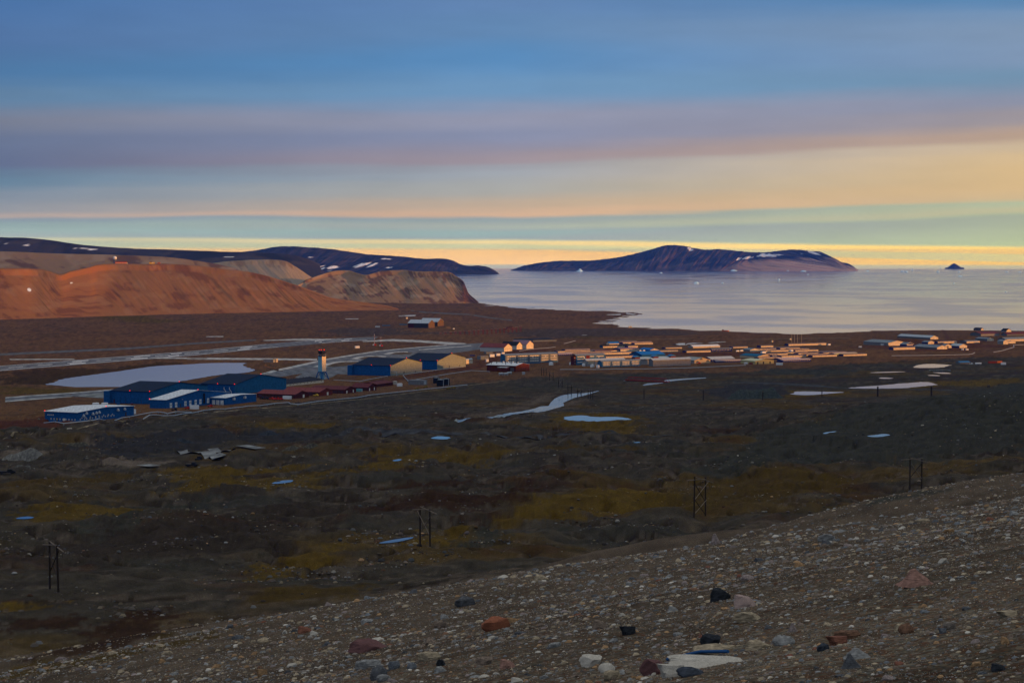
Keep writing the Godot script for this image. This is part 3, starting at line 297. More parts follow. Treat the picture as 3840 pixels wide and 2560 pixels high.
const PATCHES = [
	["sunlitsoil", 22, [[-395.1, 1307], [-368.6, 1378], [-311.6, 1381], [-260, 1530.4], [-216.6, 1690.6], [-152.6, 1768.3], [-60.53, 1977], [-5.82, 2089.6], [71.73, 2241.5], [181.9, 2254.6], [281, 2294.9], [400.5, 2440.2], [536.2, 2605], [672.1, 2715], [833.6, 2814], [1500, 4500], [2600, 9000], [1500, 13500], [-3000, 13500], [-4800, 11000], [-1200, 2600]]],
	["moss", 12, [[-44.13, 620.2], [-27.75, 639.9], [-11.85, 692.5], [1.61, 735.9], [20.04, 791.8], [52.13, 868.7], [84.6, 891.9], [70.67, 744.6], [42.8, 712.8], [20.46, 701], [1.5, 687.5], [-15.69, 631.7], [-29.47, 613.9]]],
	["rbrown", 14, [[-56.75, 757.1], [-32.82, 815.8], [-13.65, 798], [5.23, 866.8], [13.92, 790.7], [-4.03, 727.5], [-17.56, 707.5], [-28.8, 715.5], [-47.02, 741.8]]],
	["rbrown", 10, [[-60.23, 847.6], [-28.39, 873.3], [8.62, 871.4], [-14.66, 857.8], [-46.84, 841.7]]],
	["moss", 8, [[29.45, 1481.2], [42.14, 1528.1], [91.85, 1533.2], [101.6, 1421.2], [83.24, 1354.3], [95.59, 1256], [53.78, 1207.6], [39.91, 1370.2], [29.86, 1393.9]]],
	["moss", 16, [[-87.36, 1010.6], [-67.42, 1064.8], [-34.65, 1066.5], [-1.81, 1081], [-17.91, 1048], [-47.82, 998], [-64.71, 910.9], [-77.96, 901.7]]],
	["moss2", 10, [[-18.49, 1082.6], [33.54, 1151.2], [67.85, 1131.7], [32.66, 1120.8]]],
	["moss", 14, [[-180.6, 693.6], [-173.7, 757], [-156.9, 790.4], [-147.8, 790.5], [-150.2, 701.9], [-165, 673.6]]],
	["moss", 14, [[-161.3, 797.1], [-136.4, 853.4], [-110.9, 914.2], [-81.1, 938], [-76.34, 882.8], [-109.3, 847], [-138.6, 827]]],
	["moss", 14, [[-175.1, 957.2], [-132.3, 968], [-97.22, 990.4], [-120.4, 933.4], [-149.3, 890.9]]],
	["moss2", 18, [[-234.4, 887.8], [-217.5, 917.9], [-193.4, 938.6], [-189.1, 884.3], [-213.9, 873.9]]],
	["moss", 6, [[-194, 1381.9], [-125.7, 1356.1], [-123.7, 1323.3], [-175.1, 1319]]],
	["yard", 10, [[-280.5, 1158.2], [-262.7, 1187], [-223.7, 1249.9], [-177.7, 1300.7], [-111.2, 1287.5], [-102.5, 1186.3], [-164.3, 1202.3], [-198.3, 1132.3], [-205.2, 1035], [-229.8, 1056.1], [-246, 1111.2]]],
	["pale", 6, [[-293.9, 1098.2], [-287.7, 1140.7], [-258.8, 1075.6], [-273.8, 1053.1], [-281.6, 1052]]],
	["pale", 6, [[-212.3, 993.1], [-209.4, 1036], [-179.1, 978.9], [-177.1, 959.8], [-199.6, 968.9]]],
	["pale", 3, [[-291.7, 1156.8], [-274.4, 1170.5], [-259.9, 1182.3], [-250.7, 1173.3], [-268.2, 1163], [-275.1, 1169.5]]],
	["pale2", 6, [[-231.1, 944.8], [-211.8, 956.3], [-215.5, 940.1], [-229.8, 924.6]]],
	["redsoil", 6, [[-392.9, 1428.1], [-360.3, 1474.8], [-325.3, 1430.5], [-330.5, 1352.4], [-370.6, 1346.8]]],
	["path", 5, [[-96.55, 575.1], [-80.15, 602.2], [-74.76, 657.3], [-66.64, 770.1], [-63.75, 736.7], [-70.77, 643.9], [-77.85, 584.8], [-83.47, 576.8]]],
	["dteal", 12, [[-148.2, 668.3], [-146.4, 767.2], [-130.1, 813.2], [-120.1, 789], [-127.2, 666.2], [-137, 640]]],
	["dark", 20, [[-147.8, 575.8], [-141.1, 636.3], [-112.4, 669.8], [-95.88, 742.5], [-76.17, 841.7], [-71.84, 830.6], [-72.81, 740.9], [-80.02, 619.3], [-102.1, 581.6], [-126.1, 568]]],
	["dteal", 16, [[81.1, 938.1], [130, 1108.9], [175, 1247.7], [244.4, 1367.8], [374.7, 1725.7], [483.6, 1951.4], [576.4, 2069.3], [280.5, 1005.3], [227.4, 976.8], [179.6, 962.3], [123.3, 929.1], [101.2, 923.9]]],
	["moss2", 12, [[78.43, 906.9], [114.3, 914.7], [156.3, 912.6], [180.3, 909.7], [136.3, 833.2], [116.3, 764.5], [79.49, 724.7], [62.13, 717.9]]],
	["moss", 8, [[338.8, 1938.7], [465.8, 2072.7], [570.2, 2134.3], [543.4, 2033.7], [465.1, 1936.9], [453, 1981.5], [380.7, 1887.5]]],
	["moss", 6, [[262.3, 1871.4], [332.2, 1860], [304.1, 1779.1], [255.1, 1761.8]]],
	["moss2", 8, [[208.8, 1673], [248.2, 1678.3], [240, 1469.7], [211.7, 1509.9]]],
	["dteal", 6, [[122.4, 748.1], [55.69, 275.4], [62.61, 268.7], [58.26, 267.7], [52.6, 275.9]]],
	["dteal", 8, [[-29.47, 613.9], [-11.02, 643.8], [9.37, 681.3], [30.8, 690.2], [19.63, 672.4], [-10.56, 616.9]]],
	["yard", 5, [[186.2, 1903], [234, 1999.2], [276, 1969.3], [264.9, 1829.6], [240.7, 1765.6], [191.6, 1751.5]]],
	["dteal", 10, [[295.7, 2314.2], [333.1, 2372.7], [378.3, 2372.7], [418.5, 2295.1], [357.2, 2187.8], [295.1, 2222.6]]],
	["rbrown", 5, [[-119.9, 446.4], [-111.3, 443.4], [-99.81, 438.9], [-95.96, 427.4], [-105.5, 430.2], [-114.1, 424.6]]],
	["rbrown", 6, [[-91.63, 449.5], [-81.32, 454.1], [-37.85, 211.3], [-42.57, 202.8], [-46.42, 203.9], [-92.18, 427.4]]],
	["moss2", 5, [[-53.08, 197.3], [-47.75, 199.4], [-25.25, 117], [-37.5, 209.3], [-19.89, 111], [-21.37, 99], [-28.75, 106.9]]],
	["moss", 5, [[-122.9, 457.6], [-115.7, 461], [-108.3, 464.4], [-111.9, 451.2], [-120.8, 449.5]]],
	["moss", 6, [[-74.23, 553.2], [-65.32, 579.3], [-51.43, 621.2], [-45.64, 614.8], [-55.06, 575.6], [-63.83, 525.9], [-67.26, 501.1]]],
	["moss2", 5, [[-64.91, 483.6], [-45.3, 495.5], [-28.72, 502.3], [-42.67, 466.6], [-61.97, 461.5]]],
	["moss", 40, [[-1166, 5321.3], [-1076.3, 5266.3], [-866.5, 4768.6], [-774.8, 4429.1], [-965, 4593.1]]],
	["moss", 12, [[-528.4, 1977.5], [-473.6, 1936.9], [-425.2, 1917.2], [-425.4, 1824.5], [-487.6, 1824.5]]],
	["olivebank", 14, [[-607.8, 2275.3], [-573.8, 2375.4], [-499.6, 2375.4], [-475.5, 2534.8], [-406.2, 2551.9], [-462.9, 2261.7], [-491.8, 2110.1], [-490.8, 1998.4], [-539.7, 2019.8]]],
	["greyflat", 60, [[-449.4, 3996.7], [-293.5, 4131.8], [-212.4, 3932.1], [-99.23, 3869.5], [-136.6, 3692.3], [-281.1, 3664.2], [-400.2, 3808.7]]],
	["greyflat", 60, [[0, 3996.7], [230.2, 4508.3], [468, 4342], [356.1, 3692.3], [122, 3582.4], [0, 3692.3]]],
	["tanlit", 30, [[-262.3, 3692.3], [-161.2, 3779], [-52.79, 3692.3], [0, 3582.4], [-49.38, 3453.3], [-170.6, 3529.7]]],
	["moss", 40, [[102.1, 3612.9], [146.1, 3647.1], [160.8, 3612.9], [127.3, 3570.9]]],
	["moss", 20, [[87.6, 3271.5], [108.7, 3325.1], [135.9, 3271.5], [104.1, 3185.4]]],
	["redsoil2", 6, [[-164, 2004.5], [-127.1, 2158.4], [-75.85, 2357.5], [-51, 2460.7], [-32.23, 2460.7], [-39.88, 2357.5], [-81.44, 2262.7], [-122.4, 2078.6], [-146.6, 1976.3]]],
	["redsoil2", 10, [[-57.42, 2428.2], [-33.7, 2762], [-13.86, 3029.6], [38.96, 3096.2], [66.29, 2997.3], [8.6, 2817.3], [-15.91, 2608.3], [-34.27, 2428.2]]],
	["redsoil2", 15, [[233.8, 2905], [293.9, 2905], [354.1, 2905], [378.7, 2928.5], [335.3, 2750.9], [262.1, 2750.9], [245.1, 2836.9]]],
	["redsoil2", 25, [[696, 3568.4], [767.8, 3480.9], [838.7, 3452.7], [827.4, 3195.7], [715.3, 2943.8], [658.9, 2943.8], [598.4, 2969.9], [571.7, 3136.1]]],
	["gravelbar", 8, [[-35.38, 1494.2], [-1.23, 1617.7], [22.45, 1781.7], [35.82, 1840], [39.45, 1781.7], [24.16, 1665.4], [-6.96, 1518.7], [-35.04, 1479.8]]],
	["gravelbar", 8, [[-27.91, 1405.4], [15.98, 1494.7], [40.96, 1577.3], [47.26, 1695.6], [65.82, 1759.3], [51.68, 1630.7], [27.76, 1514.5], [-6.49, 1416]]]]
const HILLS = [
	["hill", "", "brown", 620, 110, 9, [
		[-1663.5, 4250, 9.72, -1937.4, 4950, 134.3, -2446.3, 6250, 122.3],
		[-1449, 4500, 8.78, -1674.4, 5200, 133.9, -2093, 6500, 121.9],
		[-1252.5, 4700, 8.07, -1412.4, 5300, 134, -1758.8, 6600, 122],
		[-1195.9, 4792.1, 7.75, -1345.6, 5392.1, 131.9, -1670, 6692.1, 119.9],
		[-1170.4, 4832.1, 7.62, -1306, 5392.1, 125.9, -1620.9, 6692.1, 113.9],
		[-1146.3, 4869.1, 7.5, -1268.7, 5389.1, 116.2, -1574.8, 6689.1, 104.2],
		[-1125.6, 4900, 7.4, -1263.4, 5500, 125, -1562.1, 6800, 113],
		[-1091.6, 4946.8, 7.24, -1246.1, 5646.8, 134.8, -1533, 6946.8, 122.8],
		[-1071.9, 4973.5, 7.16, -1244.3, 5773.5, 142, -1524.5, 7073.5, 130],
		[-1038.9, 5017.4, 7.02, -1214.9, 5867.4, 144.8, -1484.1, 7167.4, 132.8],
		[-970.1, 5106.1, 6.74, -1122.1, 5906.1, 143, -1369.1, 7206.1, 131],
		[-934.8, 5150, 6.61, -1080, 5950, 144.4, -1316, 7250, 132.4],
		[-871.8, 5208.6, 6.43, -999, 5968.6, 139.4, -1216.6, 7268.6, 127.4],
		[-807.1, 5267.2, 6.26, -914.3, 5967.2, 129.5, -1113.5, 7267.2, 117.5],
		[-712.9, 5350, 6.02, -792.9, 5950, 114.7, -966.1, 7250, 65.72],
		[-629.9, 5414, 5.84, -685.7, 5894, 85.8, -837, 7194, 18.5],
		[-572.9, 5457, 5.72, -612.8, 5837, 63.11, -749.2, 7137, -16.49],
		[-514.9, 5500, 5.6, -541.1, 5780, 40.88, -662.8, 7080, -51.02],
		[-427, 5568.9, 5.41, -442.3, 5768.9, 27.51, -542, 7068.9, -80],
		[-366.6, 5615.3, 5.29, -374.5, 5735.3, 17.18, -459.3, 7035.3, -80],
		[-333, 5640.7, 5.22, -336.6, 5700.7, 9.39, -413.3, 7000.7, -80]], [[0.14, 0.67, 0.00502, 0.0305, 0.3], [0.3, 0.82, 0.00392, 0.0109, 0.3]]],
	["hill", "", "palebrown", 300, 60, 10, [
		[-2943.3, 6800, 2.62, -3592.6, 8300, 196.5, -4544.8, 10500, 176.5],
		[-2094.3, 6800, 2.62, -2556.3, 8300, 193, -3233.9, 10500, 173],
		[-1811.3, 6800, 2.62, -2210.9, 8300, 188.4, -2796.9, 10500, 168.4],
		[-1619, 6800, 2.62, -1976.1, 8300, 179.2, -2499.9, 10500, 159.2],
		[-1426.5, 6800, 2.62, -1741.2, 8300, 173.5, -2202.8, 10500, 153.5],
		[-1234.1, 6800, 2.62, -1506.4, 8300, 164.2, -1905.7, 10500, 144.2],
		[-1118.2, 6800, 2.62, -1364.8, 8300, 147, -1726.6, 10500, 127],
		[-1038.1, 6800, 2.62, -1267.1, 8300, 130.9, -1602.9, 10500, 110.9],
		[-962.7, 6800, 2.62, -1175, 8300, 110.2, -1486.5, 10500, 90.16]], []],
	["hill", "", "pale", 220, 60, 12, [
		[-1314.5, 7700, 1.12, -1434, 8400, 117.6, -1621.7, 9500, 87.59],
		[-1232.1, 7700, 1.12, -1344.1, 8400, 131.6, -1520.1, 9500, 101.6],
		[-1135.8, 7700, 1.12, -1239.1, 8400, 145.5, -1401.4, 9500, 115.5],
		[-1025.7, 7700, 1.12, -1119, 8400, 151.4, -1265.5, 9500, 121.4],
		[-921, 7700, 1.12, -1004.8, 8400, 149, -1136.4, 9500, 119],
		[-873.1, 7700, 1.12, -952.4, 8400, 124.6, -1077.2, 9500, 94.58],
		[-808.1, 7700, 0.93, -881.6, 8400, 76.81, -997, 9500, 46.81],
		[-764.4, 7700, 0.51, -833.9, 8400, 44.17, -943.1, 9500, 14.17]], []],
	["headland", "", "palebrown", 420, 80, 12, [
		[-772.2, 6700, 2.81, -801, 6950, 52.38, -904.7, 7850, -7.62],
		[-733.9, 6700, 2.81, -777.8, 7100, 69.55, -876.3, 8000, 9.55],
		[-710.6, 6700, 2.81, -758.4, 7150, 82.74, -853.8, 8050, 22.74],
		[-626.8, 6700, 2.69, -692.3, 7400, 109.5, -776.5, 8300, 49.46],
		[-570.1, 6700, 2.14, -638.1, 7500, 110.7, -714.7, 8400, 50.72],
		[-513.4, 6700, 1.25, -563.2, 7350, 96.61, -632.2, 8250, 36.61],
		[-456.6, 6700, 0.11, -507.7, 7450, 109.1, -569.1, 8350, 49.05],
		[-383.2, 6750, -1.9, -425.8, 7500, 113.8, -476.8, 8400, 53.84],
		[-333.5, 6750, -3.08, -368.1, 7450, 109.1, -412.6, 8350, 49.05],
		[-233.9, 6850, -5.71, -254.4, 7450, 107, -285.1, 8350, 46.98],
		[-204, 6900, -6.39, -218.8, 7400, 92.01, -245.4, 8300, 32.01],
		[-177.5, 6950, -6.87, -186.5, 7300, 72.8, -209.5, 8200, 12.8],
		[-167.2, 7000, -7.09, -173.2, 7250, 48.31, -194.6, 8150, -11.69],
		[-156, 7020, -7.21, -160, 7200, 25.16, -180, 8100, -34.84],
		[-122.4, 7050, -7.57, -123.1, 7090, -3.15, -138.7, 7990, -63.15]], []],
	["far_ridge", "", "dark", 360, 70, 22, [
		[-4648, 9800, -1.19, -5691.4, 12000, 308, -7114.2, 15000, 268],
		[-4324.9, 9800, -1.19, -4193.8, 12000, 299.7, -5242.2, 15000, 259.7],
		[-3509.6, 9800, -1.19, -3195.4, 12000, 284.7, -3994.3, 15000, 244.7],
		[-3343.8, 9800, -1.19, -2992.5, 12000, 278.1, -3740.6, 15000, 238.1],
		[-3176.9, 9800, -1.19, -2788, 12000, 251.5, -3485, 15000, 211.5],
		[-3038.4, 9800, -1.19, -2618.4, 12000, 231.5, -3273.1, 15000, 191.5],
		[-2872.7, 9800, -1.19, -2415.5, 12000, 216.6, -3019.4, 15000, 176.6],
		[-2510.2, 9800, -1.19, -2041, 12000, 203.3, -2551.3, 15000, 163.3],
		[-2017, 9800, -1.19, -1769.7, 12000, 193.3, -2212.2, 15000, 153.3],
		[-1705.3, 9800, -1.34, -1598.3, 12000, 190, -1997.9, 15000, 150],
		[-1281.6, 9800, -4.2, -1365.3, 12000, 173.3, -1706.6, 15000, 133.3],
		[-979.2, 9800, -7.17, -1199, 12000, 116.8, -1498.8, 15000, 76.76]], [[0.19, 0.9, 0.00456, 0.0101, 0.3], [0.22, 0.89, 0.0038, 0.0081, 0.3], [0.3, 0.89, 0.00603, 0.0084, 0.4], [0.45, 0.94, 0.01091, 0.0095, 0.3], [0.48, 0.94, 0.01369, 0.0121, 0.3], [0.43, 0.93, 0.00455, 0.0094, 0.3], [0.76, 0.87, 0.01261, 0.0111, 0.5]]],
	["far_ridge", "", "dark", 160, 50, 20, [
		[-2063.5, 14300, -17.76, -2193.3, 15200, 176.3, -2380.9, 16500, 116.3],
		[-2604.8, 14300, -17.76, -2024.6, 15200, 172.1, -2197.8, 16500, 112.1],
		[-2362.7, 14300, -17.76, -1767.4, 15200, 165.8, -1918.5, 16500, 105.8],
		[-2239.8, 14300, -17.76, -1636.7, 15200, 140.5, -1776.7, 16500, 80.5],
		[-1687.6, 14300, -17.76, -1508.4, 15200, 62.51, -1637.4, 16500, 2.51],
		[-1365.7, 14300, -17.76, -1451.6, 15200, 18.24, -1575.8, 16500, -41.76]], []],
	["far_mountain", "", "dark", 420, 80, 45, [
		[-2951.9, 19700, -30.11, -3146.7, 21000, 187.5, -3521.3, 23500, 127.5],
		[-3030.7, 19700, -30.11, -2796.9, 21000, 228.2, -3129.8, 23500, 168.2],
		[-3070.7, 19700, -30.11, -2619, 21000, 260.2, -2930.7, 23500, 200.2],
		[-2965.5, 19700, -30.11, -2415, 21000, 271.9, -2702.5, 23500, 211.9],
		[-2599.4, 19700, -30.11, -2024.7, 21000, 245.7, -2265.8, 23500, 185.7],
		[-2320.8, 19700, -30.11, -1727.7, 21000, 204.9, -1933.4, 23500, 144.9],
		[-2151.4, 19700, -30.11, -1547.2, 21000, 181.6, -1731.4, 23500, 121.6],
		[-1875.4, 19700, -30.11, -1252.9, 21000, 164.2, -1402.1, 23500, 104.2],
		[-1593.9, 19700, -30.11, -952.9, 21000, 135.1, -1066.3, 23500, 75.07],
		[-1427.1, 19700, -30.11, -775.1, 21000, 138, -867.4, 23500, 77.98],
		[-1215.4, 19700, -30.11, -655.7, 21000, 117.6, -733.7, 23500, 57.6],
		[-1019.4, 19700, -30.11, -562.5, 21000, 73.92, -629.4, 23500, 13.92],
		[-817.3, 19700, -30.11, -466.3, 21000, 56.45, -521.8, 23500, -3.55],
		[-590.6, 19700, -30.11, -358.5, 21000, 59.36, -401.2, 23500, -0.64],
		[-345.6, 19700, -30.11, -241.9, 21000, 36.06, -270.7, 23500, -23.94],
		[-131.3, 19700, -30.11, -139.9, 21000, -28.02, -156.6, 23500, -80]], [[0.29, 0.48, 0.004, 0.0306, 0.8], [0.3, 0.48, 0.00454, 0.0583, 0.6], [0.31, 0.48, 0.00187, 0.0416, 0.8], [0.35, 0.36, 0.00571, 0.1246, 1.2], [0.38, 0.33, 0.00966, 0.0783, 1.2], [0.4, 0.43, 0.01317, 0.0641, 0.5], [0.44, 0.59, 0.00539, 0.0844, 1.2], [0.45, 0.56, 0.00593, 0.1312, 1.4], [0.47, 0.59, 0.00674, 0.0993, 1.2], [0.46, 0.87, 0.01078, 0.0204, 0], [0.52, 0.53, 0.00793, 0.0297, 0.1], [0.42, 0.29, 0.00458, 0.0249, 0.3], [0.27, 0.72, 0.004, 0.0127, 0.1], [0.2, 0.58, 0.00264, 0.0153, 0.3]]],
	["island", "", "island", 560, 90, 105, [
		[-19.64, 28300, -57.87, -20.4, 29400, -54.21, -21.86, 31500, -80],
		[112.9, 28300, -57.87, 248.9, 29400, 27.34, 266.7, 31500, -52.66],
		[317.8, 28300, -57.87, 665, 29400, 84.41, 712.5, 31500, 4.41],
		[623.1, 28300, -57.87, 1166.8, 29400, 92.56, 1250.1, 31500, 12.56],
		[862.7, 28300, -57.87, 1415.6, 29400, 112.9, 1516.7, 31500, 32.94],
		[1184.5, 28300, -57.87, 1750, 29400, 165.9, 1875, 31500, 85.92],
		[1502.3, 28300, -57.87, 2080.2, 29400, 251.5, 2228.7, 31500, 171.5],
		[1710.2, 28300, -57.87, 2296.1, 29400, 312.6, 2460.1, 31500, 232.6],
		[1808.3, 28300, -57.87, 2398, 29400, 328.9, 2569.3, 31500, 248.9],
		[1985, 28300, -57.87, 2581.6, 29400, 324.8, 2766, 31500, 244.8],
		[2193.2, 28300, -57.87, 2797.9, 29400, 284.1, 2997.7, 31500, 204.1],
		[2354.3, 28300, -57.87, 2965.2, 29400, 255.6, 3177, 31500, 175.6],
		[2546.6, 28300, -57.87, 3165, 29400, 267.8, 3391.1, 31500, 187.8],
		[2786.2, 28300, -57.87, 3414, 29400, 243.3, 3657.8, 31500, 163.3],
		[3025.9, 28300, -57.87, 3662.9, 29400, 218.9, 3924.5, 31500, 138.9],
		[3269.3, 28300, -57.87, 3915.8, 29400, 218.9, 4195.5, 31500, 138.9],
		[4777.2, 28300, -57.87, 4131.8, 29400, 247.4, 4426.9, 31500, 167.4],
		[4890.6, 28300, -57.87, 4315.3, 29400, 259.6, 4623.5, 31500, 179.6],
		[4946.4, 28300, -57.87, 4580.5, 29400, 239.3, 4907.7, 31500, 159.3],
		[4974.7, 28300, -57.87, 4715.2, 29400, 227, 5052, 31500, 147],
		[5003.4, 28300, -57.87, 4850.2, 29400, 170, 5196.7, 31500, 90],
		[5034.8, 28300, -57.87, 4997.7, 29400, 84.41, 5354.7, 31500, 4.41],
		[5066.9, 28300, -57.87, 5149, 29400, 43.65, 5516.8, 31500, -36.35],
		[5098.5, 28300, -57.87, 5296.6, 29400, -50.13, 5675, 31500, -80]], [[0.42, 0.97, 0.00502, 0.0323, 0.5], [0.43, 0.92, 0.00837, 0.0382, 0.3], [0.61, 0.62, 0.00436, 0.088, 0.8], [0.63, 0.67, 0.01288, 0.0768, 0.2], [0.65, 0.86, 0.00572, 0.0591, 0.4], [0.66, 0.78, 0.01507, 0.0866, 0.4], [0.77, 0.86, 0.00464, 0.1181, 1.2], [0.78, 0.89, 0.00683, 0.1366, 1], [0.78, 0.59, 0.00683, 0.0327, 0], [0.81, 0.92, 0.00376, 0.0398, 0.5], [0.73, 0.79, 0.00276, 0.0208, 0.3]]],
	["sea_rock", "", "dark", 70, 20, 12, [
		[8953.9, 39700, -110, 9010.3, 39950, -109.7, 9089.2, 40300, -80],
		[9036, 39700, -110, 9092.9, 39950, -57.1, 9172.6, 40300, -80],
		[9101.7, 39700, -110, 9159, 39950, -7.24, 9239.2, 40300, -80],
		[9145.6, 39700, -110, 9203.2, 39950, 9.38, 9283.8, 40300, -80],
		[9200.9, 39700, -110, 9258.9, 39950, -18.32, 9340, 40300, -80],
		[9284.2, 39700, -110, 9342.6, 39950, -73.72, 9424.5, 40300, -80],
		[9350.7, 39700, -110, 9409.5, 39950, -109.7, 9492, 40300, -80]], []]]
